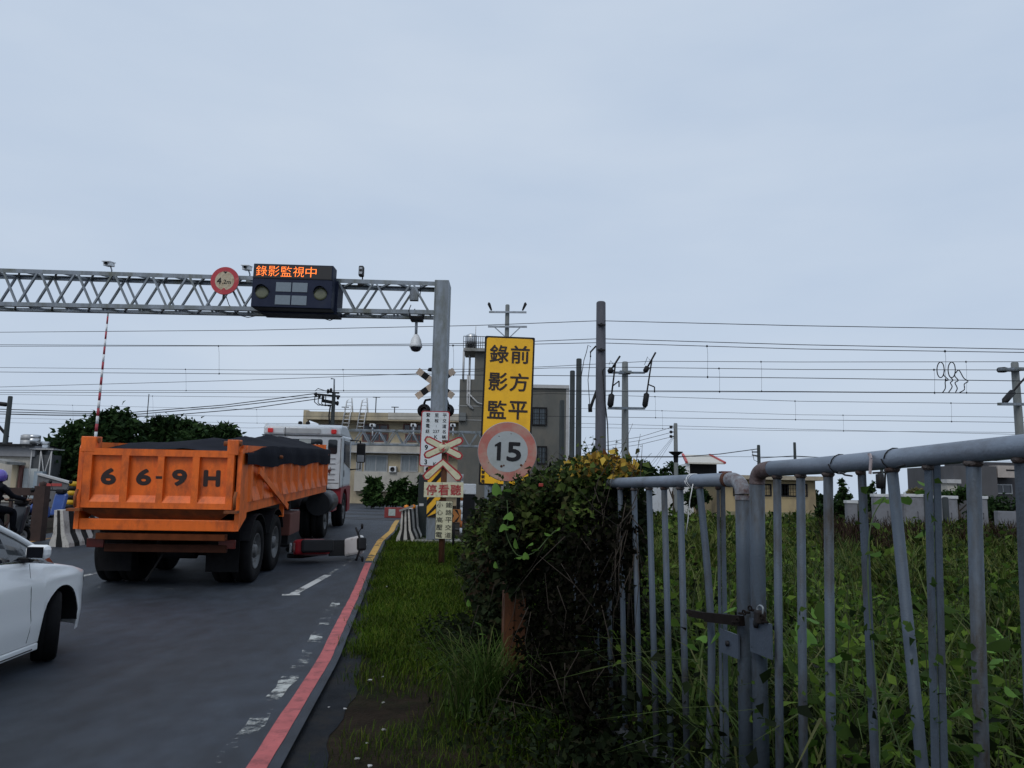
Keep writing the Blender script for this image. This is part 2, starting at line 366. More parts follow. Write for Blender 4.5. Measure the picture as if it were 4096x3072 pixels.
def strip(name, lo, hi, mat, dz, ystep=.5, y0=-6, y1=90):
    b = MB(); st = []; y = y0
    while y < y1: st.append(y); y += ystep if y < 30 else 3
    vs = []; n = 9
    for y in st:
        a, c = lo(y), hi(y)
        for k in range(n): x = a + (c - a) * k / (n - 1); vs.append((x, y, gz(x, y) + dz))
    b.add(vs, [(j * n + i, j * n + i + 1, (j + 1) * n + i + 1, (j + 1) * n + i) for j in range(len(st) - 1) for i in range(n - 1)], 0, True)
    return b.build(name, mat, recalc=False)
struct(strip('road', xleft, lambda y: xedge(y) + .14, M_ASPH, 0))
struct(strip('road_shoulder', lambda y: xedge(y) + .10, lambda y: xedge(y) + .14 + (.24 if y < 8 else max(.06, .24 - .03 * (y - 8))) + .03 * math.sin(y * 3.1) + .02 * math.sin(y * 7.7), M_ASPH2, -.040, .2, y1=22))

def paint(name, pts, w, mat, dz=.004, wj=0, parent=None):
    """painted line along ground points"""
    b = MB(); fine = []
    for i in range(len(pts) - 1):
        a, c = Vector(pts[i][:2]), Vector(pts[i + 1][:2]); n = max(1, int((c - a).length / .25))
        for k in range(n): fine.append(a + (c - a) * k / n)
    fine.append(Vector(pts[-1][:2])); vs = []
    for i, p in enumerate(fine):
        t = (fine[min(i + 1, len(fine) - 1)] - fine[max(i - 1, 0)]).normalized(); s = Vector((t.y, -t.x))
        for q in (-1, 1):
            x = p + s * (q * w / 2 + (random.uniform(-wj, wj) if wj else 0)); vs.append((x.x, x.y, gz(x.x, x.y) + dz))
    b.add(vs, [(2 * i, 2 * i + 1, 2 * i + 3, 2 * i + 2) for i in range(len(fine) - 1)], 0, True)
    return struct(b.build(name, mat, recalc=False))
M_RED = pm('red_road_paint', (.46, .115, .115), .8, 0, .16, 5, .3, 120, dirt=(.16, .05, .055), dscale=7, damt=.42)
paint('red_kerb_line', red, .125, M_RED, wj=.004)
M_YEL = wornmat('yellow_road_paint', (.62, .36, .07), amt=.40, scale=7)
paint('yellow_edge_line', yel + [Vector((-4.0, 28, 0))], .15, M_YEL)
M_LW = wornmat('white_road_paint', (.55, .56, .55), amt=.44, scale=6)
M_LW2 = wornmat('scraped_white_paint', (.50, .52, .50), amt=.55, scale=9)
paint('white_lane_line', [gp(293.5, 594), gp(328, 575)], .13, M_LW)
paint('white_lane_line', [gp(329, 574.3), gp(358, 556.5)], .06, M_LW2)
paint('white_stop_dash', [gp(282, 595), gp(300, 594.6)], .12, M_LW)
paint('worn_white_line', [(p.x - .20 + .03 * math.sin(p.y * 2), p.y) for p in [gp(256, 768), gp(324, 660), gp(352, 600)]], .13, M_LW2, wj=.02)
paint('centre_line', [gp(72, 578.5), gp(102, 571.8), Vector((-7.8, 20, 0)), Vector((-8.2, 30, 0))], .12, M_LW)
paint('stop_line', [gp(80, 587), gp(130, 588), gp(186, 589.5)], .05, M_LW2)
paint('yellow_side_line', [Vector((-11.15, 12, 0)), Vector((-11.2, 19, 0)), Vector((-11.3, 30, 0))], .14, wornmat('yellow_side_paint', (.42, .22, .06), amt=.42, scale=7))
for px, py in ((286, 671), (272, 700), (298, 713), (244, 632), (229, 646), (297, 545 + 60), (309, 628)):
    pass

# railway across the view: ballast and rails run far-left to near-right
kdir = Vector((1, -.35)).normalized()
def track_pt(Yc, x): return Vector((x, Yc - .35 * x))
b = MB(); vs = []; xs2 = [-70 + 2 * i for i in range(46)]
for x in xs2:
    for q in (-1, 1):
        c = track_pt(31.0, x); p = c + Vector((.33, .94)) * (q * 7.5); vs.append((p.x, p.y, gz(p.x, p.y) - .012))
b.add(vs, [(2 * i, 2 * i + 1, 2 * i + 3, 2 * i + 2) for i in range(len(xs2) - 1)])
struct(b.build('track_bed', pm('ballast', (.05, .047, .045), .95, 0, .5, 12, .8, 30), recalc=False))
M_RAIL = pm('rail_steel', (.07, .06, .055), .45, .7, .2)
for i, Yc in enumerate((26.6, 31.2, 35.6)):
    for sgn in (-1, 1):
        b = MB(); prev = None
        for x in range(-70, 22, 4):
            p = track_pt(Yc, x) + Vector((.33, .94)) * (sgn * .55); q = Vector((p.x, p.y, gz(p.x, p.y) - .062))
            if prev: b.bar(prev, q, .07, .15)
            prev = q
        o = b.build('rail', M_RAIL)
        tag(o, f"{'nearer' if sgn < 0 else 'farther'} rail of the {('nearest', 'middle', 'farthest')[i]} railway track behind the barriers", 'rail', 'rails of the level crossing')

# ================================================================== BUILDINGS
def rect(px0, py0, px1, py1, Y):
    cx, cy = (px0 + px1) / 2, (py0 + py1) / 2
    return at(px0, cy, Y).x, at(px1, cy, Y).x, at(cx, py1, Y).z, at(cx, py0, Y).z
def window(parent, r, Y, o0, frame_mat, pane_mat, cols=2, fw=.07, sill=None, grille=None):
    x0, x1, z0, z1 = r; X, YY, Z = o0
    x0 -= X; x1 -= X; z0 -= Z; z1 -= Z; y = Y - YY
    b = MB()
    for lo, hi in (((x0, z0), (x1, z0 + fw)), ((x0, z1 - fw), (x1, z1)), ((x0, z0 + fw), (x0 + fw, z1 - fw)), ((x1 - fw, z0 + fw), (x1, z1 - fw))):
        b.box((lo[0], y - .06, lo[1]), (hi[0], y + .05, hi[1]))
    for k in range(1, cols):
        xm = x0 + (x1 - x0) * k / cols; b.box((xm - fw * .4, y - .045, z0 + fw), (xm + fw * .4, y + .045, z1 - fw))
    w = b.build('window', frame_mat, parent)
    for k in range(cols):
        a = x0 + fw + (x1 - x0 - 2 * fw) * k / cols; c = x0 + fw + (x1 - x0 - 2 * fw) * (k + 1) / cols
        MB().box((a + .02, y - .02 + .012 * (k % 2), z0 + fw * .8), (c - .02, y + .012 * (k % 2), z1 - fw * .8)).build('pane', pane_mat, w)
    if sill: MB().box((x0 - .1, y - .16, z0 - .12), (x1 + .1, y - .005, z0 - .01)).build('sill', sill, w)
    if grille:
        b = MB(); n = int((x1 - x0) / .16)
        for k in range(n + 1):
            x = x0 + (x1 - x0) * k / n; b.box((x - .012, y - .13, z0), (x + .012, y - .11, z1))
        for k in range(4): z = z0 + (z1 - z0) * k / 3; b.box((x0, y - .15, z - .012), (x1, y - .13, z + .012))
        b.build('grille', grille, w)
    return w
def wall_rect(parent, name, r, Y, depth, o0, mat, dy=0):
    x0, x1, z0, z1 = r; X, YY, Z = o0
    return MB().box((x0 - X, Y - YY + dy, z0 - Z), (x1 - X, Y - YY + dy + depth, z1 - Z)).build(name, mat, parent)

M_CREAM = pm('cream_plaster', (.47, .40, .275), .9, 0, .1, 1.5, dirt=(.27, .24, .19), dscale=.7, damt=.5, stretch=(1, 1, .4))
M_CREAMW = pm('pale_plaster', (.50, .475, .42), .9, 0, .1, 1.5, dirt=(.30, .29, .27), dscale=.6, damt=.55, stretch=(1, 1, .4))
M_BROWNF = pm('brown_window_frame', (.16, .07, .06), .7)
M_ALU = pm('aluminium_frame', (.34, .35, .36), .5, .4)
M_PANE = glassmat('window_pane', (.045, .05, .06), .12)
M_CURT = pm('curtained_pane', (.20, .23, .25), .3, 0, .25, 6, stretch=(6, 1, .3))
M_GREYW = pm('grey_render', (.115, .115, .105), .95, 0, .14, .9, .1, 20, dirt=(.165, .15, .125), dscale=.5, damt=.55, stretch=(1, 1, .5))
M_GREYL = pm('pale_rim', (.42, .42, .42), .85, 0, .12)

# --- cream two-storey building
Y = 58; o0 = (at(390, 500, Y).x, Y, .5)
bd = thing('cream_building', 'long cream two-storey building with flat roof band behind the white truck cab', 'building', o0)
wall_rect(bd, 'wall', rect(316, 421, 470, 505, Y), Y, 9, o0, M_CREAM, .12)
pr = wall_rect(bd, 'parapet', rect(309, 414, 470, 421.8, Y), Y, 10, o0, M_CREAM, -.9)
x0, x1, z0, z1 = rect(390, 414.5, 470, 421.2, Y)
wall_rect(bd, 'stained_parapet_face', (x0, x1, z0, z1), Y, .02, o0, M_CREAMW, -.93)
wall_rect(bd, 'spandrel', rect(345, 443, 470, 453, Y), Y, .4, o0, M_CREAMW, -.25)
wall_rect(bd, 'lower_wall', rect(355, 472.5, 470, 492, Y), Y, .4, o0, M_CREAMW, -.35)
wall_rect(bd, 'ledge', rect(345, 452.6, 470, 453.8, Y), Y, .5, o0, M_GREYL, -.5)
for r_ in ((322, 424, 340, 430.5), (362, 424, 388.5, 432), (403, 424, 424, 432), (430, 424, 452, 432), (362, 433, 388, 442), (405, 434, 424, 442)):
    window(bd, rect(*r_, Y), Y + .08, o0, M_BROWNF, M_PANE, 3, .10)
for r_ in ((356, 455, 362, 472), (364, 455, 387.5, 472), (400.5, 455, 418, 472), (424, 455, 446, 472)):
    window(bd, rect(*r_, Y), Y + .08, o0, M_ALU, M_CURT, 2, .09)
for px in (390, 425):
    r_ = rect(px, 466.5, px + 7, 472.5, Y); b = MB(); b.box((r_[0] - o0[0], -.55, r_[2] - .5), (r_[1] - o0[0], .1, r_[3] - .5), 0, None, .02)
    ac = b.build('air_conditioner', M_WHITE, bd)
    MB().lathe([(.0, 0), (.17, 0), (.17, .02)], 14, ((r_[0] + r_[1]) / 2 - o0[0], -.56, (r_[2] + r_[3]) / 2 - .5), Matrix.Rotation(R(90), 3, 'X')).build('fan_grille', M_DARKM, ac)
for px in (346.5, 361.5):       # roof ladder hoops
    b = MB(); z0 = at(px, 431, Y).z - .5; z1 = at(px, 402, Y).z - .5; x = at(px, 415, Y).x - o0[0]
    b.tube([(x - .12, -1.0, z0), (x + .2, -1.02, z1), (x + .55, -.95, z1 + .2), (x + .6, -.6, z1 - 1)], .05, 6)
    b.tube([(x + .38, -1.0, z0), (x + .55, -1.02, z1 - .4)], .04, 6)
    for k in range(9): b.tube([(x - .1 + .03 * k, -1.0, z0 + .26 * k), (x + .40 + .02 * k, -1.0, z0 + .26 * k)], .025, 5)
    b.build('roof_ladder', M_WHITE, bd)
for px, y0 in ((375, 397), (394, 407), (344, 407)):
    b = MB(); x = at(px, 415, Y).x - o0[0]; b.tube([(x, .2, at(px, 415, Y).z - .5), (x, .2, at(px, y0, Y).z - .5)], .04, 5); b.box((x - .25, .17, at(px, y0, Y).z - .52), (x + .3, .22, at(px, y0, Y).z - .46)); b.build('antenna', M_DARKM, bd)
r_ = rect(303, 410, 307.5, 433, Y); wall_rect(bd, 'chimney_post', r_, Y, .5, o0, M_CREAM, 0)

# --- grey three-storey block with roof tank
Y = 50; o0 = (at(520, 500, Y).x, Y, .3)
gb = thing('grey_building', 'dark grey rendered three-storey block with a steel water tank on its roof', 'building', o0)
wall_rect(gb, 'wall', rect(458, 379.5, 500, 510, Y), Y, 9, o0, M_GREYW)
wall_rect(gb, 'stair_tower', rect(474.5, 352, 512, 380, Y), Y, 6, o0, M_GREYW, .25)
wall_rect(gb, 'rear_wing', rect(500, 386, 566, 510, Y), Y, 9, o0, M_GREYW, .35)
wall_rect(gb, 'roof_rim', rect(500, 384, 569.5, 387.4, Y), Y, 9.4, o0, M_GREYL, .22)
wall_rect(gb, 'corner_pilaster', rect(566, 387.4, 569.2, 510, Y), Y, .5, o0, M_GREYL, .3)
M_TEAL = glassmat('bluish_pane', (.05, .07, .085), .2)
for r_ in ((532, 407, 547, 425), (537, 446, 547, 464)): window(gb, rect(*r_, Y), Y + .33, o0, M_DARKM, M_TEAL, 2, .08, grille=M_DARKM)
# platform, legs, railing, tank
r_ = rect(463.5, 348.5, 487, 351.5, Y); wall_rect(gb, 'tank_platform', r_, Y, 2.6, o0, M_CONC, -.2)
b = MB()
for px in (464, 469):
    p = at(px, 351, Y); q = at(px - .8, 380, Y); b.tube([(p.x - o0[0], -.1 if px < 466 else 1.2, p.z - .3), (q.x - o0[0], -.1 if px < 466 else 1.2, q.z - .3)], .07, 6)
b.build('platform_leg', M_GREYL, gb)
b = MB(); zb = r_[3] - .3; xa, xb = r_[0] - o0[0], r_[1] - o0[0]
for k in range(12): x = xa + (xb - xa) * k / 11; b.tube([(x, -.18, zb), (x, -.18, zb + .78)], .018, 4)
for z in (.4, .78): b.tube([(xa, -.18, zb + z), (xb, -.18, zb + z)], .022, 4)
b.build('railing', M_DARKM, gb)
c = at(470.8, 349, Y); M_STEEL = pm('tank_steel', (.5, .52, .54), .35, .75, .1)
tk = MB().lathe([(0, 0), (.37, 0), (.37, 1.0), (.35, 1.03), (.20, 1.12), (0, 1.15)], 20, (c.x - o0[0], .55, c.z - .3)).build('water_tank', M_STEEL, gb)
for i, ch in enumerate('JIN'):
    text(ch, M_BLACK, tk, (c.x - o0[0] - .2 + .2 * i, c.z - .3 + .22), .3, .16, .172 - .0, .02)
b = MB(); p = at(475, 345, Y); b.tube([(p.x - o0[0], .2, p.z - .3), (p.x - o0[0] + .02, .2, p.z + 1.0)], .025, 5); b.build('vent_pipe', M_GREYL, gb)
b = MB()    # drain pipes and cable brackets on the left face
for px, py in ((468, 375), (470, 376)):
    p = at(px, py, Y); b.tube([(p.x - o0[0], -.08, p.z - .3), (p.x - o0[0], -.08, p.z - 2.2), (p.x - o0[0] + .25, -.08, p.z - 2.5)], .06, 6)
p = at(467, 392, Y); b.tube([(p.x - o0[0], -.1, p.z - .3), (p.x - o0[0] + .7, -.15, p.z - 1.0), (p.x - o0[0] + 1.3, -.1, p.z - 1.2)], .05, 5)
b.build('drain_pipe', M_GREYL, gb)
r_ = rect(459, 413, 466, 421, Y); wall_rect(gb, 'meter_box', r_, Y, .25, o0, pm('grey_box', (.13, .14, .14), .6), -.26)
b = MB(); r_ = rect(458, 406, 505, 406.5, Y)
for py in (406, 420, 433): q = rect(458.2, py, 505, py + .5, Y); b.box((q[0] - o0[0], -.03, q[2] - .3), (q[1] - o0[0], .02, q[3] - .3))
b.build('render_joint', M_GREYL, gb)

# --- left house with twin tanks
Y = 42; o0 = (at(15, 500, Y).x, Y, .5)
lh = thing('tin_roof_house', 'low pale house with grey upper wall at the far left edge', 'house', o0)
wall_rect(lh, 'upper_wall', rect(-30, 444.5, 26, 455.5, Y), Y, 6, o0, pm('grey_cladding', (.21, .215, .23), .8, 0, .1), .8)
wall_rect(lh, 'roof_edge', rect(-30, 443, 26.5, 444.7, Y), Y, 6.4, o0, M_DARKM, .5)
wall_rect(lh, 'wall', rect(-30, 455.5, 22, 520, Y), Y, 6, o0, M_CREAMW, 1.0)
wall_rect(lh, 'pillar', rect(3.5, 462, 9, 520, Y), Y, .4, o0, M_CREAM, .5)
wall_rect(lh, 'door_post', rect(9.3, 464, 11.5, 520, Y), Y, .3, o0, M_BROWNF, .6)
b = MB(); r_ = rect(4, 459, 18, 463, Y); b.prism([(r_[0] - o0[0], r_[3] - .5), (r_[1] - o0[0], r_[2] - .5 + .05), (r_[1] - o0[0], r_[2] - .5 - .1), (r_[0] - o0[0], r_[3] - .5 - .15)], -.9, .7); b.build('eave', M_CONC, lh)
wall_rect(lh, 'shutter', rect(12, 468, 26, 520, Y), Y, .15, o0, pm('pale_shutter', (.44, .47, .47), .6, 0, .08, 2, stretch=(1, 1, 12)), .8)
wall_rect(lh, 'blue_panel', rect(26, 471, 34.5, 520, Y), Y, .5, o0, pm('blue_grey_panel', (.27, .33, .38), .6), .5)
tw = thing('water_tower', 'pair of grey steel water tanks on a frame left of the dark tree', 'water tank', (at(29.5, 475, Y).x, Y + 1.2, at(29.5, 475, Y).z - 1.2))
zz = at(29.5, 475, Y).z - 1.2
for px, w_, t_, bt in ((28, .42, 434.5, 448.5), (33.6, .33, 434.8, 444), (38, .30, 441, 450)):
    p = at(px, bt, Y + 1.2); q = at(px, t_, Y + 1.2); h = q.z - p.z
    MB().lathe([(0, 0), (w_, 0), (w_, h * .55), (w_ * .97, h * .56), (w_ * .97, h * .6), (w_, h * .61), (w_, h * .92), (w_ * .7, h), (0, h)], 16, (p.x - tw.location.x, 0 if px < 37 else .5, p.z - zz)).build('tank', M_STEEL if px != 28 else pm('tank_grey', (.37, .38, .39), .5, .3), tw)
b = MB(); z1 = at(29.5, 448.5, Y + 1.2).z - zz
b.box((-.6, -.5, z1 - .07), (.75, .6, z1 - .005))
for x in (-.5, 0, .6): b.tube([(x, -.4, z1 - .07), (x, -.4, -2.2)], .035, 5)
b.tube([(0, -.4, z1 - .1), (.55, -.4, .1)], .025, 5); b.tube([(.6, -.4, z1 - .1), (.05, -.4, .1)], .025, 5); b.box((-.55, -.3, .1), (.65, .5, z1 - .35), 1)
b.build('frame', [M_GREYL, pm('dark_cladding', (.07, .075, .08), .8)], tw)  # second material: darker infill between the frame legs
Y = 44; o0 = (at(46, 500, Y).x, Y, .5)
sw = thing('small_white_hut', 'small white plastered hut with dark vent below the big tree', 'hut', o0)
wall_rect(sw, 'wall', rect(37.5, 476, 54.5, 500, Y), Y, 4, o0, M_CREAMW)
wall_rect(sw, 'side_wall', rect(55.5, 485, 66, 500, Y), Y, 3, o0, M_WHITE, .4)
window(sw, rect(44.8, 474, 48.5, 481, Y), Y - .03, o0, M_DARKM, M_GLASS, 1, .05)
wall_rect(sw, 'roof_slab', rect(36.5, 474.6, 55.5, 476, Y), Y, 4.4, o0, M_CONC, -.15)
r_ = rect(36, 490.5, 80, 494, 36); o0 = ((r_[0] + r_[1]) / 2, 36, .55)
fw = thing('low_wall', 'low grey wall with a sloping pale capping behind the striped barrier', 'wall', o0)
b = MB(); b.prism([(r_[0] - o0[0], 1.45), (r_[1] - o0[0], .95), (r_[1] - o0[0], 0), (r_[0] - o0[0], 0)], 0, .2); b.build('wall', pm('dirty_grey_wall', (.12, .12, .125), .9, 0, .2, 3), fw)
b = MB(); b.prism([(r_[0] - o0[0], 1.54), (r_[1] - o0[0], 1.04), (r_[1] - o0[0], .955), (r_[0] - o0[0], 1.455)], -.08, .28); b.build('capping', M_GREYL, fw)
b = MB(); b.box((-.9, -.02, .95), (.15, -.003, 1.08)); b.box((.75, -.02, .3), (.95, -.003, .95)); b.build('red_board', pm('red_board', (.36, .05, .045), .7), fw)

# --- right side: rooftop shed building, yellow house, cabinets, far block
Y = 62; o0 = (at(705, 500, Y).x, Y, 0)
sh = thing('rooftop_shed_building', 'white building topped by an open shed with pale roof and red trim', 'building', o0)
wall_rect(sh, 'wall', rect(664, 487, 730, 530, Y), Y, 7, o0, M_WHITE)
wall_rect(sh, 'upper_wall', rect(688, 475, 725, 487.5, Y), Y, 5, o0, M_CREAMW, .5)
r_ = rect(690, 453, 722, 475.5, Y); X0, X1 = r_[0] - o0[0], r_[1] - o0[0]; ZT, ZB = r_[3], r_[2]
ZE = at(706, 462.5, Y).z
MB().box((X0, 1.6, ZB), (X1, 1.8, ZE)).build('dark_interior', M_BLACK, sh)
b = MB(); b.add([(X0 - .25, .1, ZE), (X1 + .25, .1, ZE), (X1 - .15, 3.2, ZT), (X0 + .15, 3.2, ZT), (X0 - .25, .1, ZE - .12), (X1 + .25, .1, ZE - .12), (X1 - .15, 3.2, ZT - .12), (X0 + .15, 3.2, ZT - .12)], [(0, 1, 2, 3), (7, 6, 5, 4), (0, 4, 5, 1), (1, 5, 6, 2), (3, 2, 6, 7), (0, 3, 7, 4)])
b.build('roof', pm('pale_sheet_roof', (.52, .50, .45), .6, 0, .06, 2, stretch=(8, 1, 1)), sh)
for x0_, x1_ in ((X0 - .26, X0 + .14), (X1 + .26, X1 - .14)): MB().bar((x0_, .05, ZE), (x1_, 3.22, ZT + .03), .18, .16).build('red_trim', pm('red_trim', (.42, .06, .06), .6), sh)
MB().box((X0 - .2, .3, ZB - .5), (X0 + .05, 3.0, ZE - .1)).build('side_panel', M_WHITE, sh)
wall_rect(sh, 'red_tank', rect(724, 471, 734, 480, Y), Y, 1, o0, pm('maroon_tank', (.17, .035, .035), .7), .6)

Y = 50; o0 = (at(770, 500, Y).x, Y, 0)
yh = thing('yellow_house', 'single-storey yellow house with flat roof and barred windows across the field', 'house', o0)
wall_rect(yh, 'wall', rect(723, 479.5, 816, 530, Y), Y, 8, o0, pm('yellow_plaster', (.42, .33, .185), .9, 0, .1, 1.2, dirt=(.24, .19, .12), dscale=.6, damt=.5, stretch=(1, 1, .35)))
wall_rect(yh, 'roof', rect(716, 475.8, 822, 479.8, Y), Y, 9, o0, pm('roof_slab', (.37, .32, .24), .9, 0, .15), -.6)
for r_ in ((733, 484, 748, 496), (758, 484, 771, 496), (779, 484, 798, 496.5), (799, 484, 807, 496.5)): window(yh, rect(*r_, Y), Y + .02, o0, M_DARKM, M_PANE, 2, .07, grille=M_DARKM)
wall_rect(yh, 'lower_stain_band', rect(722.8, 512, 816.2, 530, Y), Y, .1, o0, pm('damp_plaster', (.24, .22, .14), .95, 0, .3, 2), -.02)

M_CAB = pm('cabinet_grey', (.19, .195, .215), .75, 0, .12, 2, .05, 30, dirt=(.11, .11, .11), dscale=1.5, damt=.4)
M_CAP = pm('cabinet_cap', (.55, .56, .57), .7)
Y = 36
lab = ['half-hidden grey cabinet left of the leaning gate bar, lowest in the row', 'grey roadside cabinet with white cap beside the thin utility pole', 'grey cabinet with white cap and dark handle in the middle of the row', 'broad grey cabinet with white cap below the green hedge top', 'grey cabinet with white cap in front of the dark hedge', 'short grey box standing at the right end of the cabinets']
for i, (a, c, t_, dd) in enumerate(((848, 858, 500.5, 1), (875, 895, 494, 0), (905, 925, 494, -.6), (939, 958.5, 495.8, -.3), (974, 988.5, 496, .2), (999, 1017, 508, -2))):
    yy = Y + dd; r_ = rect(a, t_, c, 540, yy); o0 = ((r_[0] + r_[1]) / 2, yy, 0); hw = (r_[1] - r_[0]) / 2; zt = r_[3]
    cb = thing('equipment_cabinet', lab[i], 'cabinet', o0, group='railway cabinets across the field')
    MB().box((-hw, 0, 0), (hw, .32, zt - .14), 0, None, .015).build('body', M_CAB, cb)
    if i != 5: MB().box((-hw - .03, -.04, zt - .138), (hw + .03, .36, zt), 0, None, .015).build('cap', M_CAP, cb)
    MB().box((-hw + .05, -.018, .25), (hw - .05, -.003, zt - .2)).build('door', M_CAB, cb)
    b = MB(); b.tube([(hw * .25, -.02, zt * .58), (hw * .25, -.06, zt * .58), (hw * .25, -.06, zt * .44), (hw * .25, -.02, zt * .44)], .014, 5); b.build('handle', M_BLACK, cb)
for px, w_, t_, l_ in ((927, .30, 493.5, 'dark round-topped concrete post left of the middle cabinet'), (945, .26, 497, 'dark post in front of the broad cabinet')):
    p = at(px, t_, 34); o = MB().lathe([(w_ / 2, 0), (w_ / 2, p.z - .06), (w_ * .35, p.z), (0, p.z)], 14).build('marker_post', M_CONCD); o.location = (p.x, 34, 0); tag(o, l_, 'post')

Y = 60; o0 = (at(990, 500, Y).x, Y, 0)
rb = thing('dark_block', 'dark grey building with a beige balcony at the right edge beyond the gate', 'building', o0)
wall_rect(rb, 'wall', rect(955, 466, 998.5, 530, Y), Y, 7, o0, pm('dark_render', (.085, .085, .09), .95, 0, .15, 1, stretch=(1, 1, .4)))
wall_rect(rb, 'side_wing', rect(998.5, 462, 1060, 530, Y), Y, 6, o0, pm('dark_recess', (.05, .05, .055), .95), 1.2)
wall_rect(rb, 'balcony', rect(998.5, 465.5, 1017, 477.5, Y), Y, 1.2, o0, pm('beige_balcony', (.38, .34, .31), .9), .1)
wall_rect(rb, 'balcony_slot', rect(1007, 469.5, 1017, 471, Y), Y, .03, o0, M_BLACK, .08)
wall_rect(rb, 'turret', rect(944, 483, 953.5, 495, Y), Y, 1.5, o0, M_CREAMW, -.5)
wall_rect(rb, 'turret_cap', rect(942, 479.5, 956, 483.4, Y), Y, 1.9, o0, M_GREYL, -.7)
window(rb, rect(1003, 484, 1022, 494, Y), Y + 1.2, o0, M_ALU, M_PANE, 2, .08)
0 and wall_rect(rb, 'base_wall', rect(930, 496, 1060, 530, Y), Y, .5, o0, M_GREYW, 3)

# ================================================================== TREES
LM_DARK = leafmat('dark_tree_leaves', [(.010, .022, .010), (.016, .036, .012), (.028, .056, .018), (.042, .078, .024)])
LM_MID = leafmat('green_leaves', [(.014, .03, .012), (.024, .05, .016), (.04, .08, .022), (.06, .11, .03)])
M_BARK = pm('bark', (.06, .048, .036), .95, 0, .3, 6, .5, 30)
def tree(name, label, base, blobs, nleaf, lsize, mat=None, trunk_r=.25, group=None):
    """blobs: (dx, dy, z, rx, ry, rz) relative to base"""
    t = thing(name, label, 'tree', base, group=group); b = MB(); top = max(q[2] for q in blobs)
    b.tube([(0, 0, -.1), (.05, 0, top * .3), (-.05, .05, top * .6)], [trunk_r, trunk_r * .8, trunk_r * .5], 8)
    for q in blobs:
        b.tube([(-.02, .02, top * .42), (q[0] * .55, q[1] * .55, top * .35 + q[2] * .35), (q[0], q[1], q[2])], [trunk_r * .5, trunk_r * .3, trunk_r * .1], 6)
    b.build('trunk', M_BARK, t)
    P = []; vol = np.array([q[3] * q[4] * q[5] for q in blobs]) ** .67; cnt = (vol / vol.sum() * nleaf).astype(int)
    for q, n in zip(blobs, cnt):
        # sub-clumps on the shell give light and dark bunches
        k = max(9, n // 45); D = rng.normal(size=(k, 3)); D /= np.linalg.norm(D, axis=1, keepdims=True); D *= rng.uniform(.55, 1.03, (k, 1))
        C = D * np.array(q[3:6]) + np.array(q[:3]); pick = rng.integers(0, k, n)
        r = min(q[3:6]) * .36; p = C[pick] + rng.normal(size=(n, 3)) * np.array([r, r, r * .6]) * rng.uniform(.3, 1, (n, 1)); P.append(p)
    P = np.concatenate(P); P = P[P[:, 2] > .3]
    V, Fa = leaves(P, rng.uniform(.6, 1.3, len(P)) * lsize, (0, 0, .8), .6)
    arr_mesh('crown', V, Fa, mat or LM_DARK, t); return t
def tpx(px, py, Y): p = at(px, py, Y); return p
def blobs_px(bx, Y, lst):
    out = []
    for px, py, rx, rz, dy in lst:
        p = at(px, py, Y); s = Y / F
        out.append((p.x - bx, dy, p.z - .5, rx * s, rx * s * .8, rz * s))
    return out
Y = 46; bx = at(92, 480, Y).x
tree('banyan_tree', 'largest dense dark green tree standing behind the orange trailer', (bx, Y, .5), blobs_px(bx, Y, [(70, 465, 26, 22, 0), (100, 438, 24, 24, .5), (122, 440, 24, 26, 0), (90, 470, 34, 26, -.5), (55, 478, 16, 16, 0), (130, 466, 30, 26, 0), (106, 420, 13, 9, 0), (112, 470, 30, 26, -.8), (76, 440, 18, 16, 0), (50, 462, 12, 18, 0), (62, 490, 24, 14, 0), (44, 480, 8, 12, 0), (100, 455, 30, 26, .8)]), 30000, .40)
bx = at(170, 480, Y).x
tree('banyan_tree', 'rounded dark tree right of the largest tree, behind the dump body', (bx, Y + 2, .5), blobs_px(bx, Y, [(150, 440, 24, 24, 0), (178, 438, 22, 20, 0), (165, 468, 34, 24, 0), (190, 455, 20, 24, 0), (168, 429, 20, 12, 0), (142, 432, 14, 14, 0), (160, 455, 28, 20, .5)]), 17000, .40)
bx = at(222, 480, Y).x
tree('banyan_tree', 'low dark tree beneath the palm fronds beside the white cab', (bx, Y - 1, .5), blobs_px(bx, Y, [(208, 446, 18, 18, 0), (230, 446, 17, 20, 0), (240, 450, 9, 18, 0), (220, 472, 26, 18, 0), (212, 446, 14, 10, 0)]), 11000, .36)
# palm
p = at(221, 440, 52); pt = thing('palm_tree', 'palm with spiky fronds rising above the dark trees', 'tree', (p.x, 52, .5))
b = MB(); b.tube([(0, 0, 0), (.05, 0, 1.8), (0, 0, p.z - .5)], [.2, .16, .14], 8); b.build('trunk', M_BARK, pt)
b = MB(); random.seed(3)
for k in range(26):
    a = random.uniform(0, 6.28); el = random.uniform(-.2, 1.3); Ld = random.uniform(1.0, 1.6); c0 = Vector((0, 0, p.z - .5)); d = Vector((math.cos(a) * math.cos(el), math.sin(a) * math.cos(el), math.sin(el)))
    s = d.cross(Vector((0, 0, 1))).normalized(); pts = [c0 + d * (Ld * t_) + Vector((0, 0, -.35 * t_ * t_ * Ld)) for t_ in (0, .35, .7, 1)]
    for i in range(3):
        for j in range(6):
            q = pts[i].lerp(pts[i + 1], j / 6)
            for sg in (-1, 1):
                tip = q + s * (sg * .28 * (1 - .25 * i)) + d * .22 + Vector((0, 0, -.08)); b.add([q, q + d * .06, tip], [(0, 1, 2)])
    b.tube(pts, .015, 4)
b.build('crown', leafmat('palm_leaves', [(.02, .035, .02), (.04, .06, .035), (.06, .085, .05)]), pt)
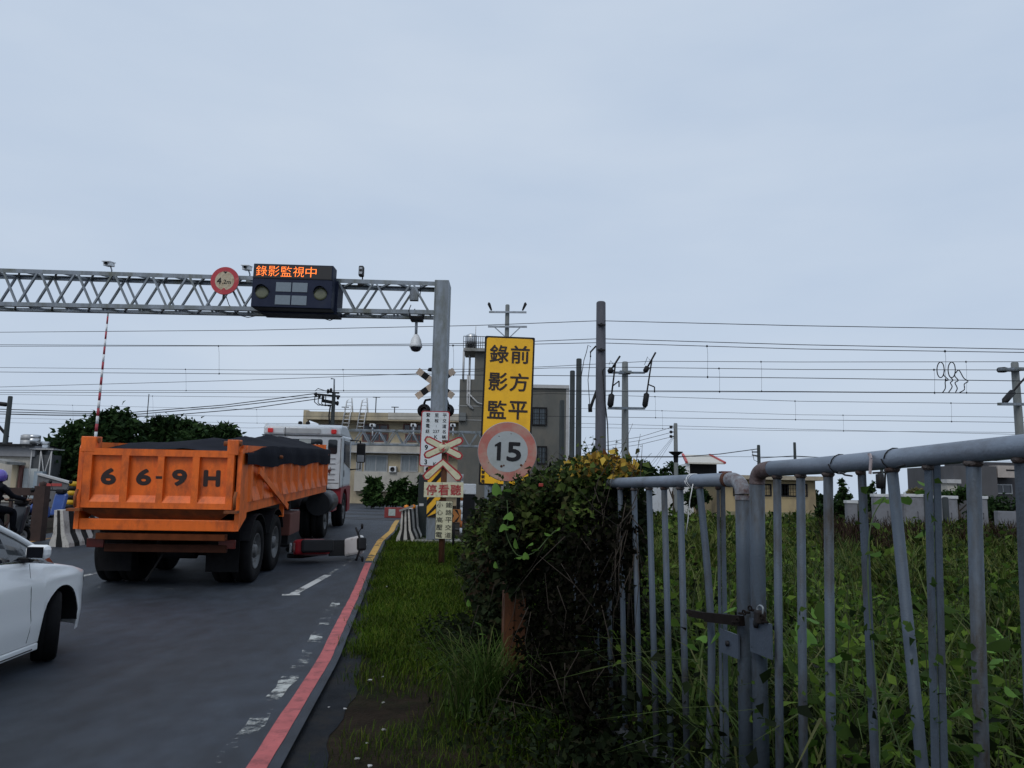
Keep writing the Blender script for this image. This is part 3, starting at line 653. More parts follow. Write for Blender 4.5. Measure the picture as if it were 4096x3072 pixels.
# far trees on the right
for i, (px, py, rx, rz, Y, lb) in enumerate(((640, 470, 13, 13, 48, 'dark bushy tree behind the pale concrete mast'), (673, 474, 14, 11, 58, 'dark tree below the black-collared pole, left of the shed'), (842, 492, 10, 12, 66, 'small conical dark tree left of the bent gate bar'), (871, 494, 9, 14, 66, 'small pointed tree right of the bent gate bar'), (806, 497, 16, 8, 68, 'low hazy hedge tree at the right of the yellow house'), (915, 494, 8, 5, 60, 'pale yellowish shrub top above the middle cabinet'), (958, 496, 22, 8, 56, 'bright green hedge top above the broad cabinet'), (1006, 508, 34, 14, 50, 'broad dark hedge behind the right-hand cabinets'), (838, 512, 18, 12, 44, 'dark bush between the yellow house and the cabinets'), (697, 496, 10, 10, 52, 'low dark bush in front of the white building'))):
    bx = at(px, py, Y).x
    conic = 'conical' in lb or 'pointed' in lb
    ll = [(px, py, rx * .7, rz, 0), (px - rx * .5, py + rz * .35, rx * .6, rz * .7, .3), (px + rx * .5, py + rz * .3, rx * .6, rz * .7, -.3)] if not conic else [(px, py - rz * .6, rx * .25, rz * .5, 0), (px, py, rx * .5, rz * .5, 0), (px, py + rz * .6, rx * .8, rz * .5, 0)]
    mt = leafmat('pale_shrub', [(.16, .14, .06), (.22, .2, .09), (.1, .11, .05)]) if 'pale' in lb and 'shrub' in lb else (LM_MID if 'bright' in lb else LM_DARK)
    bl = [(q[0], q[1], q[2] + .5, *q[3:]) for q in blobs_px(bx, Y, ll)]
    tree('far_tree', lb, (bx, Y, 0), bl, 1700 if rx > 10 else 1100, .30, mt, .12, 'trees beyond the field')
# shrubs in front of the cream building
for i, (px, py, rx, rz, lb) in enumerate(((372, 490, 8, 14, 'leafy shrub right beside the truck cab mirror'), (395, 492, 12, 17, 'tall loose shrub in front of the cream building'), (418, 490, 11, 16, 'dark shrub left of the striped gantry post'), (390, 503, 34, 7, 'low dark hedge at the foot of the cream wall'))):
    Yq = 44; bx = at(px, py, Yq).x
    tree('shrub', lb, (bx, Yq + .3 * i, .55), blobs_px(bx, Yq, [(px, py, rx * .7, rz * .8, 0), (px - rx * .6, py + rz * .3, rx * .5, rz * .5, 0), (px + rx * .5, py - rz * .35, rx * .45, rz * .5, .2), (px + rx * .5, py + rz * .4, rx * .6, rz * .5, 0), (px, py + rz * .8, rx * .9, rz * .45, -.2)]), 1700, .30, LM_MID if i in (1, 0) else LM_DARK, .06, 'shrubs before the cream building')

# ================================================================== POLES
def pole(name, label, px, ptop, Y, r0, r1, mat, group=None, base=None):
    p = at(px, ptop, Y); zb = gz(p.x, Y) - .05; h = p.z - zb
    t = thing(name, label, 'pole', (p.x, Y, zb), group=group)
    MB().lathe([(r1, 0), (r0, h - .05), (r0 * .8, h - .01), (0, h)], 18).build('shaft', mat, t); t['h'] = h
    return t, h, p
t, h, p = pole('concrete_pole', 'tallest thick dark-grey concrete pole right of the yellow sign', 601, 301.5, 26, .16, .20, pm('purple_grey_concrete', (.080, .083, .100), .85, 0, .15, 2, .15, 60, dirt=(.05, .05, .06), dscale=1.5, damt=.5, stretch=(1, 1, .3)))
b = MB()
for py in (326, 351): z = at(601, py, 26).z - t.location.z; b.tube([(-.02, -.2, z), (-.02, -.3, z)], .05, 6); b.box((-.14, -.22, z - .03), (.14, -.17, z + .03))
b.build('wire_clamp', M_DARKM, t)
b = MB(); bt = lambda px, py: Vector(at(px, py, 26)) - t.location    # bracket and stay on the left
b.tube([bt(596, 346), bt(590.5, 352), bt(590.5, 357)], .03, 5); b.tube([bt(597, 390), bt(592.5, 402), bt(590, 410)], .05, 6); b.tube([bt(590.5, 357), bt(588, 380), bt(590, 408)], .012, 4); b.tube([bt(590, 404), bt(590.3, 412)], .07, 6)
b.tube([bt(591, 347), bt(588, 345), bt(586.5, 352), bt(584, 360), bt(582, 372), bt(581, 378)], .012, 4)
b.build('bracket_arm', M_DARKM, t)
b = MB(); b.tube([bt(604.5, 368) + Vector((.0, -.1, 0)), bt(602, 372) + Vector((0, -.19, 0)), bt(604, 400) + Vector((0, -.2, 0)), bt(606, 425) + Vector((.03, -.18, 0)), bt(606.5, 470) + Vector((.05, -.18, 0))], .022, 5); b.build('cable', M_BLACK, t)

def arm_mast(label, px, ptop, Y, a_top, a_bot, left, right):
    t, h, p = pole('catenary_mast', label, px, ptop, Y, .13, .18, M_CONCP, 'concrete masts of the overhead line')
    loc = t.location; q = lambda x, y, dd=0: Vector(at(x, y, Y + dd)) - loc
    b = MB(); b.bar(q(left, a_bot, -1.5), q(right, a_bot + .5, 1.5), .12, .10); b.bar(q(left, a_top, -1.5), q(right, a_top + .3, 1.5), .09, .09)
    b.box(tuple(q(px, a_top) - Vector((.25, .25, .05))), tuple(q(px, a_top) + Vector((.25, .25, .05)))); b.build('cross_arm', [M_GALVD], t)
    return t, q
t, q = arm_mast('pale concrete catenary mast with insulators on both arms right of the tallest pole', 625, 361.5, 33, 372.5, 408, 609, 644)
def steady(t, q, x0, y0, x1, y1, x2, y2, x3, y3, dd):
    """bottom insulator (x0,y0) -> tube -> top (x1,y1); upper insulator from arm (x2,y2); steady arm to (x3,y3)"""
    A, B, C = q(x0, y0, dd), q(x1, y1, dd), q(x2, y2, dd); D = q(x3, y3, dd)
    ins = A.lerp(B, .28)
    MB().tube([A, A.lerp(ins, .2), ins, A.lerp(B, .31)], [.05, .13, .13, .05], 10).build('insulator', M_BLACK, t)
    MB().tube([C, C.lerp(B, .10), C.lerp(B, .4), C.lerp(B, .45)], [.05, .12, .12, .05], 10).build('insulator', M_BLACK, t)
    b = MB(); b.tube([A.lerp(B, .3), B], .035, 6); b.tube([C.lerp(B, .42), B, B + (B - C).normalized() * .35], .045, 6); E_ = A.lerp(B, .48); b.tube([E_, D], .03, 6); b.tube([D, D - Vector((0, 0, .25))], .03, 5); b.tube([B + Vector((-.1, 0, -.05)), B + Vector((-.2, 0, .1)), C + Vector((0, 0, .35))], .012, 4)
    b.build('cantilever_tube', M_DARKM, t)
steady(t, q, 610, 407.5, 615.5, 363, 609, 373, 619, 381, -1.5)
steady(t, q, 644.5, 408, 652, 359, 644.5, 372.5, 654.5, 387, 1.5)
t, q = arm_mast('catenary mast with a slanted insulator at the right edge above the gate rail', 1014.5, 362, 29, 369.5, 404, 999, 1040)
A, B = q(1003, 403, -1), q(1030, 372, 0)
MB().tube([A, A.lerp(B, .08), A.lerp(B, .33), A.lerp(B, .36)], [.04, .12, .12, .04], 10).build('insulator', M_BLACK, t)
MB().tube([A.lerp(B, .3), B], .035, 6).build('cantilever_tube', M_DARKM, t)
MB().tube([q(999, 370, -1), q(1004, 369.8, -.9), q(1010, 369.6, -.4)], [.1, .11, .05], 10).build('insulator', M_BLACK, t)
t, h, p = pole('catenary_mast', 'dark leaning mast with arm stubs at the far left edge', 10.5, 396, 50, .14, .18, M_CONCD)
loc = t.location; q = lambda x, y, d=0: Vector(at(x, y, 50 + d)) - loc
MB().tube([q(-8, 403), q(6, 404.5), q(9, 405)], [.14, .14, .06], 8).build('insulator', M_BLACK, t)
b = MB(); b.tube([q(-8, 418), q(8, 437)], .09, 6); b.bar(q(-10, 443), q(12, 443), .1, .1); b.build('cross_arm', M_DARKM, t)
pole('dark_pole', 'taller of the two dark poles left of the tallest pole', 579, 358.5, 42, .15, .17, M_CONCD)
pole('dark_pole', 'shorter dark pole left beside its taller twin', 572.5, 370.5, 44, .145, .17, M_CONCD)
pole('dark_pole', 'short dark post before the right end of the grey building', 562, 400, 45, .14, .16, M_CONCD)
# crossarm pole behind the yellow sign
t, h, p = pole('crossarm_pole', 'concrete pole with two steel crossarms rising behind the yellow sign', 507.5, 304.5, 43, .12, .15, M_CONCP)
loc = t.location; q = lambda x, y, d=0: Vector(at(x, y, 43 + d)) - loc
for a_, bq in ((312, 489), (326.5, 488)):
    b = MB(); b.bar(q(bq, a_, -.2), q(527 if a_ > 320 else 526.5, a_ + .3, -.2), .09, .10)
    if a_ > 320: b.bar(q(495, a_ + 1, -.2), q(505.5, 337, -.15), .05, .05); b.bar(q(520, a_ + 1, -.2), q(510, 337, -.15), .05, .05)
    b.build('cross_arm', M_GALV, t)
for x0, x1 in ((491.5, 489), (522.5, 525.5)):
    b = MB(); b.tube([q(x0, 310.5, -.2), q(x1, 304, -.2), q(x1 - .2, 302.5, -.2)], [.045, .09, .04], 8); b.build('insulator', M_BLACK, t)
# transformer pole
t, h, p = pole('distribution_pole', 'utility pole with clustered insulators and cables above the cream building', 334, 392, 50, .12, .15, M_CONCD)
loc = t.location; q = lambda x, y, d=0: Vector(at(x, y, 50 + d)) - loc
b = MB(); b.tube([q(334, 395), q(334.3, 379), q(331, 378.5)], .05, 6); b.build('lamp_mast', M_GALVD, t)
b = MB(); b.bar(q(314, 394, -.5), q(340, 396.5, .3), .12, .12); b.bar(q(322, 400.5, -.4), q(338, 403.5, .2), .14, .2); b.bar(q(328, 392, -.3), q(339, 393, .2), .1, .1); b.build('cross_arm', M_DARKM, t)
for x, y in ((316, 394.5), (319.5, 395.5), (323, 397), (328, 391), (338, 397), (331, 390), (337.5, 403)):
    c = q(x, y, -.4); MB().lathe([(0, -.18), (.07, -.15), (.10, 0), (.07, .1), (0, .14)], 8, c).build('insulator', M_BLACK, t)
b = MB()
for a in range(4):
    x = 315 + 3.6 * a; b.tube([q(x, 396, -.5), q(x - .5, 402 + a, -.5), q(x + 3, 405 + .4 * a, -.4), q(332, 405, -.2)], .03, 4)
b.tube([q(315, 391, -.4), q(318, 388.5, -.4), q(326, 391, -.4)], .025, 4); b.tube([q(330.5, 405, -.2), q(329, 415, -.2), q(329.5, 424, -.2), q(327, 427, -.2)], .05, 5); b.build('jumper', M_WIRE, t)
# right-hand small poles
t, h, p = pole('field_pole', 'slim grey pole with black funnel collar left of the shed building', 675.5, 423, 45, .11, .14, M_CONCP)
loc = t.location; q = lambda x, y, d=0: Vector(at(x, y, 45 + d)) - loc
c = q(677, 453); b = MB(); b.lathe([(.13, -.55), (.15, -.15), (.40, .02), (.42, .07), (.1, .07)], 16, (0, 0, c.z)); b.build('funnel_collar', M_BLACK, t)
for y in (427, 432, 436.5): c = q(671, y, -.1); b = MB(); b.tube([q(674.5, y), c], .025, 5); b.lathe([(0, -.1), (.09, -.05), (.09, .06), (0, .1)], 8, c); b.build('insulator', M_DARKM, t)
t, h, p = pole('field_pole', 'short pole with bracket left of the bend in the gate rail', 758.5, 444.8, 55, .11, .14, M_CONCD)
loc = t.location; q = lambda x, y, d=0: Vector(at(x, y, 55 + d)) - loc
b = MB(); b.bar(q(752, 452), q(758, 452), .1, .08); b.bar(q(752, 455), q(758, 456), .1, .08); b.tube([q(752, 450), q(754, 460), q(758, 462)], .02, 4); b.build('bracket', M_DARKM, t)
pole('field_pole', 'short bare pole just above the right gate rail', 794.5, 442.2, 58, .10, .12, M_CONCD)
t, h, p = pole('utility_pole', 'thin utility pole with a dark transformer seen between the gate bars', 881.5, 466, 60, .12, .16, M_CONCD)
loc = t.location; q = lambda x, y, d=0: Vector(at(x, y, 60 + d)) - loc
b = MB(); b.bar(q(873, 473), q(889, 472), .2, .15); b.lathe([(0, -.6), (.3, -.55), (.3, .5), (0, .6)], 10, q(880, 481, -.4)); b.tube([q(885.5, 470), q(884.5, 495)], .08, 5); b.build('transformer', M_DARKM, t)
p = at(149, 394, 60); o = MB().tube([(0, 0, 0), (0, 0, p.z - .5)], [.05, .035], 6).build('lightning_rod', M_DARKM); o.location = (p.x, 60, .5); tag(o, 'thin dark rod standing above the tree tops', 'pole')

# ================================================================== OVERHEAD WIRES
def S(px, py): return (px / 4, py / 4)       # photograph pixels -> 1024 px
def wire_pts(src, Yc):
    pts = [S(*s) for s in src]
    a, c = pts[0], pts[1]; f = (-90 - a[0]) / (c[0] - a[0]); pts = [(-90, a[1] + (c[1] - a[1]) * f)] + pts
    a, c = pts[-2], pts[-1]; f = (1120 - a[0]) / (c[0] - a[0]); pts = pts + [(1120, a[1] + (c[1] - a[1]) * f)]
    return pts, [onp(x, y, Yc) for x, y in pts]
def yat(pts, x):
    for i in range(len(pts) - 1):
        if pts[i][0] <= x <= pts[i + 1][0]: return pts[i][1] + (pts[i + 1][1] - pts[i][1]) * (x - pts[i][0]) / (pts[i + 1][0] - pts[i][0])
def wires(label, Yc, lines, droppers=(), r=.0125):
    t = None; ps = []
    P0 = onp(512, 300, Yc)
    t = thing('overhead_line', label, 'wire', (P0.x, P0.y, 0), group='railway overhead lines')
    for i, ln in enumerate(lines):
        px, w = wire_pts(ln, Yc); ps.append(px)
        MB().tube([v - t.location for v in w], r, 5).build('messenger_wire' if i == 0 else 'contact_wire', M_WIRE, t)
    for x in droppers:
        a = onp(x, yat(ps[0], x), Yc) - t.location; c = onp(x + .6, yat(ps[1], x + .6), Yc) - t.location
        b = MB(); b.tube([a, a.lerp(c, .25) + Vector((.02, 0, 0)), c], .005, 4); b.lathe([(0, -.05), (.05, 0), (0, .05)], 6, a); b.lathe([(0, -.05), (.04, 0), (0, .06)], 6, c); b.build('dropper', M_WIRE, t)
wires('topmost single wire crossing the sky, held near the top of the tallest pole', 27, [[(0, 1329), (1000, 1321), (1900, 1302), (2400, 1283), (3200, 1303), (4096, 1318)]])
wires('second single wire from the top, meeting the tallest pole below the first', 27.3, [[(0, 1379), (1000, 1383), (1900, 1374), (2400, 1355), (3200, 1379), (4096, 1397)]])
wires('uppermost catenary pair with long droppers, nearest track', 28.5, [[(0, 1385), (1000, 1384), (1900, 1382), (2380, 1371), (3200, 1396), (4096, 1410)], [(0, 1488), (1000, 1496), (1900, 1500), (2400, 1504), (3200, 1512), (4096, 1524)]], (218.5, 453, 707, 945))
wires('catenary pair held by the right arm of the pale mast', 36.5, [[(0, 1470), (1000, 1480), (1900, 1477), (2200, 1466), (2600, 1445), (3200, 1448), (4096, 1447)], [(0, 1561), (1000, 1563), (2200, 1561), (3200, 1566), (4096, 1573)]], (185.5, 343, 761, 966))
wires('catenary pair held by the left arm of the pale mast', 33, [[(0, 1548), (1000, 1520), (1660, 1495), (2200, 1472), (2500, 1469), (3200, 1478), (4096, 1480)], [(0, 1570), (1000, 1570), (2200, 1566), (3200, 1568), (4096, 1574)]], (719, 934))
wires('fourth catenary pair from the top, farther track', 44, [[(0, 1578), (1000, 1588), (1900, 1588), (2200, 1574), (2500, 1583), (3200, 1605), (4096, 1616)], [(0, 1655), (1000, 1665), (2200, 1665), (3200, 1679), (4096, 1690)]], (152.5, 655, 795, 951, 1020))
wires('lowest catenary pair, farthest track', 52, [[(0, 1614), (1000, 1638), (1900, 1638), (2330, 1634), (3200, 1659), (4096, 1669)], [(0, 1672), (1000, 1692), (2200, 1708), (3200, 1723), (4096, 1730)]], (72.5, 256.5, 662, 843), r=.011)
wires('thin pair of low wires just above the roofs', 56, [[(0, 1690), (1000, 1712), (2200, 1690), (3200, 1717), (4096, 1738)], [(0, 1812), (1000, 1822), (2200, 1823), (3200, 1828), (4096, 1846)]], r=.012)
# looped jumpers on the right
Z = lambda x, y: onp((3000 + .5426 * x) / 4, (1200 + .5426 * y) / 4, 32)
jt = thing('jumper_cables', 'looped black jumper cables hanging between the wires at the upper right', 'cable', Z(1480, 690))
def zt(pts, cyc=False):
    q = [Z(*p) - jt.location for p in pts]
    if cyc: q.append(q[0])
    # catmull-rom smoothing
    out = []
    for i in range(len(q) - 1):
        p0, p1, p2, p3 = q[max(i - 1, 0)], q[i], q[i + 1], q[min(i + 2, len(q) - 1)]
        for k in range(6):
            s = k / 6; out.append(.5 * ((2 * p1) + (p2 - p0) * s + (2 * p0 - 5 * p1 + 4 * p2 - p3) * s * s + (3 * p1 - p0 - 3 * p2 + p3) * s ** 3))
    out.append(q[-1]); MB().tube(out, .018, 5).build('jumper', M_WIRE, jt)
for cx in (1405, 1487): zt([(cx + 27 * math.cos(k * .628), 515 + 57 * math.sin(k * .628)) for k in range(10)], True)
zt([(1435, 518), (1430, 555), (1462, 588), (1440, 600), (1440, 650), (1420, 682)]); zt([(1460, 520), (1470, 560), (1495, 590), (1478, 610), (1490, 640), (1465, 680)])
zt([(1515, 530), (1510, 560), (1535, 592), (1512, 610), (1528, 650), (1515, 680)]); zt([(1515, 540), (1540, 518), (1575, 575), (1607, 600), (1580, 620), (1580, 660), (1545, 682)])
# distribution cables from the left to the transformer pole and on the right
def cable(label, pts, r=.02):
    w = [at(x, y, Y) for x, y, Y in pts]; o = MB().tube([v - w[0] for v in w], r, 5).build('service_cable', M_WIRE); o.location = w[0]; tag(o, label, 'cable', 'service cables')
cable('upper thick cable rising from the left to the clustered utility pole', [(-40, 408, 52), (60, 411, 52), (130, 412.5, 51), (225, 405, 50), (316, 393.5, 49.5)], .028)
cable('middle thick cable rising to the clustered utility pole', [(-40, 411, 52), (60, 413, 52), (140, 414, 51), (225, 407, 50), (320, 396, 49.5)], .028)
cable('lower thick cable rising to the clustered utility pole', [(-40, 413, 52), (60, 415.5, 52), (155, 416.5, 51), (250, 408.5, 50), (324, 398, 49.5)], .028)
cable('highest of three thin lines sloping up to the collared pole', [(582, 446, 46), (640, 437, 45.5), (671, 427.5, 45)], .013)
cable('middle of three thin lines sloping up to the collared pole', [(582, 449.5, 46), (640, 440.5, 45.5), (671, 432.5, 45)], .013)
cable('lowest of three thin lines sloping up to the collared pole', [(582, 453.5, 46), (640, 444.5, 45.5), (671, 437, 45)], .013)
cable('dark cable dipping from the pale mast to the bracketed short pole', [(629, 457, 50), (680, 457, 52), (720, 454, 54), (757, 449, 55)], .03)
cable('thin cable running over the right gate rail to the bare pole', [(758, 458, 55), (794, 456, 58), (840, 458.5, 66)], .03)
for k, x in enumerate((617, 621, 626)): cable(f"{('left', 'middle', 'right')[k]} stay wire slanting down from the collared pole", [(675, 434 + k, 45), (x + 24, 475, 45.5)], .008)

# ================================================================== GANTRY
GY = 20.0; pT = at(442, 280, GY); gx = pT.x; gzb = gz(gx, GY)
gan = thing('sign_gantry', 'grey steel lattice gantry spanning the road above the truck', 'gantry', (gx, GY, gzb))
SLP = .0115                          # the truss deepens a little towards the far end
zt1 = pT.z - gzb                     # top of the post
zt0 = at(440, 283.5, GY).z - gzb; zb0 = at(440, 312, GY).z - gzb
PW = .185
MB().box((-PW, -.02, .05), (PW, .72, zt1), 0, None, .012).build('post', M_GALVD, gan)
b = MB(); b.box((-PW - .004, -.035, .05), (-PW + .02, .73, zt1 - .01)); b.box((PW - .02, -.035, .05), (PW + .004, .73, zt1 - .01)); b.build('post_flange', M_GALVD, gan)
xe = -15.2 - gx
MB().box((xe - PW, -.02, .05), (xe + PW, .72, zt1 - SLP * xe), 0, None, .012).build('post', M_GALVD, gan)
for nm, yy, zz in (('front_top_chord', .03, zt0), ('front_bottom_chord', .03, zb0), ('rear_top_chord', .70, zt0), ('rear_bottom_chord', .70, zb0)):
    b = MB(); sgn = 1 if 'top' in nm else -1; up_ = -SLP * (xe + PW) if sgn > 0 else 0; y2 = yy + (.05 if yy < .3 else -.05)
    b.bar((xe + PW, yy, zz + up_), (-PW, yy, zz), .024, .11); b.bar((xe + PW, y2, zz + up_ + sgn * .049), (-PW, y2, zz + sgn * .049), .1, .012); b.build(nm, M_GALVD, gan)
pitch_ = 1.0; nb = int((-PW - (xe + PW)) / pitch_)
for k in range(nb):
    x0 = -PW - .12 - k * pitch_; xm = x0 - pitch_ / 2; x1 = x0 - pitch_
    for yy in (.05, .68):
        hw = .03 if yy < .3 else .028
        for (xa, za), (xb, zb_) in (((x0 - .04, zb0 + .05), (xm + .05, zt0 - .05)), ((xm - .05, zt0 - .05), (x1 + .04, zb0 + .05))):
            za -= SLP * xa * (za > zb0 + .2); zb_ -= SLP * xb * (zb_ > zb0 + .2); MB().bar((xa, yy, za), (xb, yy, zb_), .045, .065, up=(0, 1, 0)).build('brace', M_GALVD, gan)
    for zz in (zt0, zb0):
        for xa, ya, xb, yb in ((x0 - .04, .05, xm + .04, .68), (xm - .04, .68, x1 + .04, .05)):
            k_ = SLP * (zz == zt0); MB().bar((xa, ya, zz - k_ * xa), (xb, yb, zz - k_ * xb), .05, .05).build('lacing', M_GALVD, gan)
b = MB(); b.box((-.75, -.12, -.3), (.75, .85, .05), 0, None, .02); b.build('footing', M_CONC, gan)
# hazard plate on the post
zz0, zz1 = at(433, 517, GY).z - gzb, at(433, 466, GY).z - gzb
MB().box((-PW - .01, -.05, zz0), (PW + .01, -.036, zz1)).build('hazard_plate', pm('hazard_yellow', (.78, .42, .02), .55, 0, .08), gan)
w2 = PW + .01; sl = .46; z = zz0 - .45
while z < zz1:
    poly = []
    for xx, off in ((-w2, 0), (w2, sl)): poly.append((xx, z + off))
    q = [(-w2, z), (w2, z + sl), (w2, z + sl + .155), (-w2, z + .155)]
    q = [(x, min(max(v, zz0 + .002), zz1 - .002)) for x, v in q]
    if max(v for _, v in q) - min(v for _, v in q) > .1 and q[3][1] > q[0][1] - .2 and (q[2][1] - q[1][1] > .02 or q[3][1] - q[0][1] > .02):
        MB().prism(q, -.056, -.0505).build('black_stripe', M_BLACK, gan)
    z += .36
# cables and camera boxes
b = MB(); q = lambda x, y, d=0: Vector(at(x, y, GY + d)) - gan.location
b.tube([q(226, 296, .1), q(229, 305, .2), q(238, 315, .3), q(248, 317.5, .4), q(258, 315.5, .3)], .012, 5); b.tube([q(322, 318, .4), q(330, 320.5, .4), q(336, 318, .4), q(339, 316, .4)], .012, 5); b.tube([q(415, 309, .3), q(410, 314, 0), q(408.5, 311, 0), q(411, 305, .1)], .012, 5)
b.tube([q(417.5, 283, .3), q(421, 286, .2), q(420, 297, .4)], .012, 5); b.build('cable', M_BLACK, gan)
b = MB(); b.box(tuple(q(411, 290, .65) - Vector((.02, .08, .3))), tuple(q(415, 288, .65) + Vector((.1, .08, .02)))); b.build('junction_box', M_GALVD, gan)

def sign_pt(px, py, Y): return at(px, py, Y)
# 4.2 m disc
c = at(224.7, 280.7, 19.9); ds = thing('height_limit_sign', 'round red-rimmed height limit sign reading 4.2m on the gantry', 'sign', c, ry=R(1))
M_SRED = pm('sign_red', (.42, .022, .035), .5, 0, .1, 6, dirt=(.5, .18, .12), dscale=5, damt=.2); M_SCREAM = pm('faded_cream', (.48, .41, .29), .6, 0, .25, 9, dirt=(.30, .22, .13), dscale=7, damt=.55)
rr = .378; Mx = Matrix.Rotation(R(90), 3, 'X')
MB().lathe([(0, -.03), (rr, -.03), (rr, 0), (0, 0)], 40, (0, 0, 0), Mx).build('disc', pm('sign_back', (.3, .3, .3), .5), ds)
MB().disc((0, 0), rr - .002, -.004, 40, 0, rr * .68).build('red_rim', M_SRED, ds); MB().disc((0, 0), rr * .68, -.005, 40).build('face', M_SCREAM, ds)
text('4', M_BLACK, ds, (-.145, -.01), .17, None, -.008, .02); text('.2m', M_BLACK, ds, (.055, -.03), .115, None, -.008, .012)
for s_ in (1, -1): MB().prism([(-.06, s_ * .25), (.06, s_ * .25), (0, s_ * .19)], -.009, -.006).build('arrow', M_SRED if s_ < 0 else M_BLACK, ds)
b = MB(); b.bar((0, .02, -.5), (0, .02, .35), .05, .03); b.build('bracket', M_DARKM, ds)
# message board
A_, B_ = at(253.5, 263, 19.55), at(333, 266, 19.55); zlo = at(292, 307.5, 19.55).z
bw, bh = B_.x - A_.x, (A_.z + B_.z) / 2 - zlo
ms = thing('message_board', 'dark LED message board with orange characters and two round lamps on the gantry', 'sign', ((A_.x + B_.x) / 2, 19.55, zlo), ry=R(.6))
M_NAVY = pm('board_navy', (.012, .018, .042), .6, 0, .2, 2, dirt=(.02, .026, .045), dscale=2, damt=.4, spec=.2)
MB().box((-bw / 2, 0, 0), (bw / 2, .42, bh), 0, None, .012).build('front_box', M_NAVY, ms)
MB().box((-bw / 2 + .1, .42, -.06), (bw / 2 + .06, 1.05, bh - .3), 0, None, .01).build('rear_box', M_NAVY, ms)
b = MB(); b.box((-bw / 2 + .06, .05, -.02), (bw / 2 - .0, 1.0, -.001)); b.build('underside_tray', M_BLACK, ms)
zz_ = bh * .66; b = MB(); b.box((-bw / 2, -.012, zz_), (bw / 2, -.002, zz_ + .02)); b.build('trim', M_BLACK, ms)
MB().box((-bw / 2 + .03, -.008, bh * .68), (bw / 2 - .03, -.002, bh - .03)).build('screen', pm('led_screen', (.006, .005, .006), .5), ms)
M_LED = pm('led_orange', (.9, .25, .03), .5, 0, 0, emit=(1.0, .17, .02), estr=1.5); M_LEDY = pm('led_yellow', (.9, .6, .1), .5, 0, 0, emit=(1, .55, .08), estr=2.4)
for i, ch in enumerate('錄影監視中'):
    cx = -bw / 2 + bw * (.105 + .155 * i); text(ch, M_LED, ms, (cx, bh * .83), .275, .285, -.011, -.008)
M_LAMP = pm('amber_lens_off', (.12, .125, .075), .3, 0, .2, 30); M_PAN = pm('unlit_panel', (.16, .20, .235), .4, 0, .08, 20)
for s_ in (-1, 1):
    x = s_ * bw * .365 - .01; lp = MB().lathe([(.0, .016), (.12, .014), (.17, .006), (.17, 0)], 24, (x, -.004, bh * .33), Matrix.Rotation(R(90), 3, 'X')).build('warning_lamp', M_LAMP, ms)
    b = MB(); n = 16
    for k in range(n):
        a0, a1 = R(180 * k / n), R(180 * (k + 1) / n); rr_ = .185; d0_, d1_ = .12 * math.sin(a0) + .02, .12 * math.sin(a1) + .02
        b.add([(x + rr_ * math.cos(a0), -.003, bh * .33 + rr_ * math.sin(a0)), (x + rr_ * math.cos(a1), -.003, bh * .33 + rr_ * math.sin(a1)), (x + rr_ * math.cos(a1), -.003 - d1_, bh * .33 + rr_ * math.sin(a1)), (x + rr_ * math.cos(a0), -.003 - d0_, bh * .33 + rr_ * math.sin(a0))], [(0, 1, 2, 3)])
    b.build('lamp_hood', M_BLACK, lp)
for i in (0, 1):
    for j in (0, 1):
        x0_ = -bw * .20 + i * bw * .205; z0_ = bh * .06 + j * bh * .30; MB().box((x0_, -.014, z0_), (x0_ + bw * .188, -.003, z0_ + bh * .215)).build('signal_panel', M_PAN, ms)
# cameras along the top chord
def cctv(label, px, py, style):
    c = at(px, py, GY + .3); t = thing('traffic_camera', label, 'camera', c, group='cameras on the gantry'); t.scale = (.62,) * 3 if style == 'box' else (.6, .6, .6)
    if style == 'box':
        b = MB(); b.box((-.17, -.15, .12), (.14, .3, .30), 0, Matrix.Rotation(R(8), 3, 'X'), .03); b.build('housing', M_WHITE, t)
        MB().box((-.19, -.24, .29), (.16, .32, .32), 0, Matrix.Rotation(R(8), 3, 'X')).build('sunshield', M_WHITE, t)
        MB().lathe([(0, -.01), (.06, -.01), (.07, .04)], 12, (-.01, -.17, .19), Mx).build('lens', M_BLACK, t)
        b = MB(); b.tube([(.05, .1, .12), (.12, .1, -.05), (.12, .1, -.2)], .03, 6); b.box((-.02, .05, -.42), (.2, .3, -.28)); b.build('bracket', M_GALVD, t)
    else:
        MB().box((-.11, -.06, .0), (.11, .25, .48), 0, None, .05).build('housing', M_DARKM, t)
        MB().box((-.07, -.075, .08), (.07, -.062, .40), 0, None, .005).build('glass_front', pm('lamp_glass', (.35, .37, .4), .15), t)
        MB().box((-.055, -.09, .2), (.055, -.077, .30)).build('shutter', M_BLACK, t)
        b = MB(); b.tube([(.06, .1, 0), (.06, .1, -.2)], .03, 6); b.box((-.14, .05, -.42), (.12, .3, -.3)); b.build('bracket', M_DARKM, t)
cctv('white box camera above the truss left of the round sign', 108, 268.5, 'box'); cctv('white box camera partly behind the round sign, left of the message board', 246.5, 272.5, 'box')
cctv('dark upright flash unit on the truss right of the message board', 360.8, 276, 'flash')
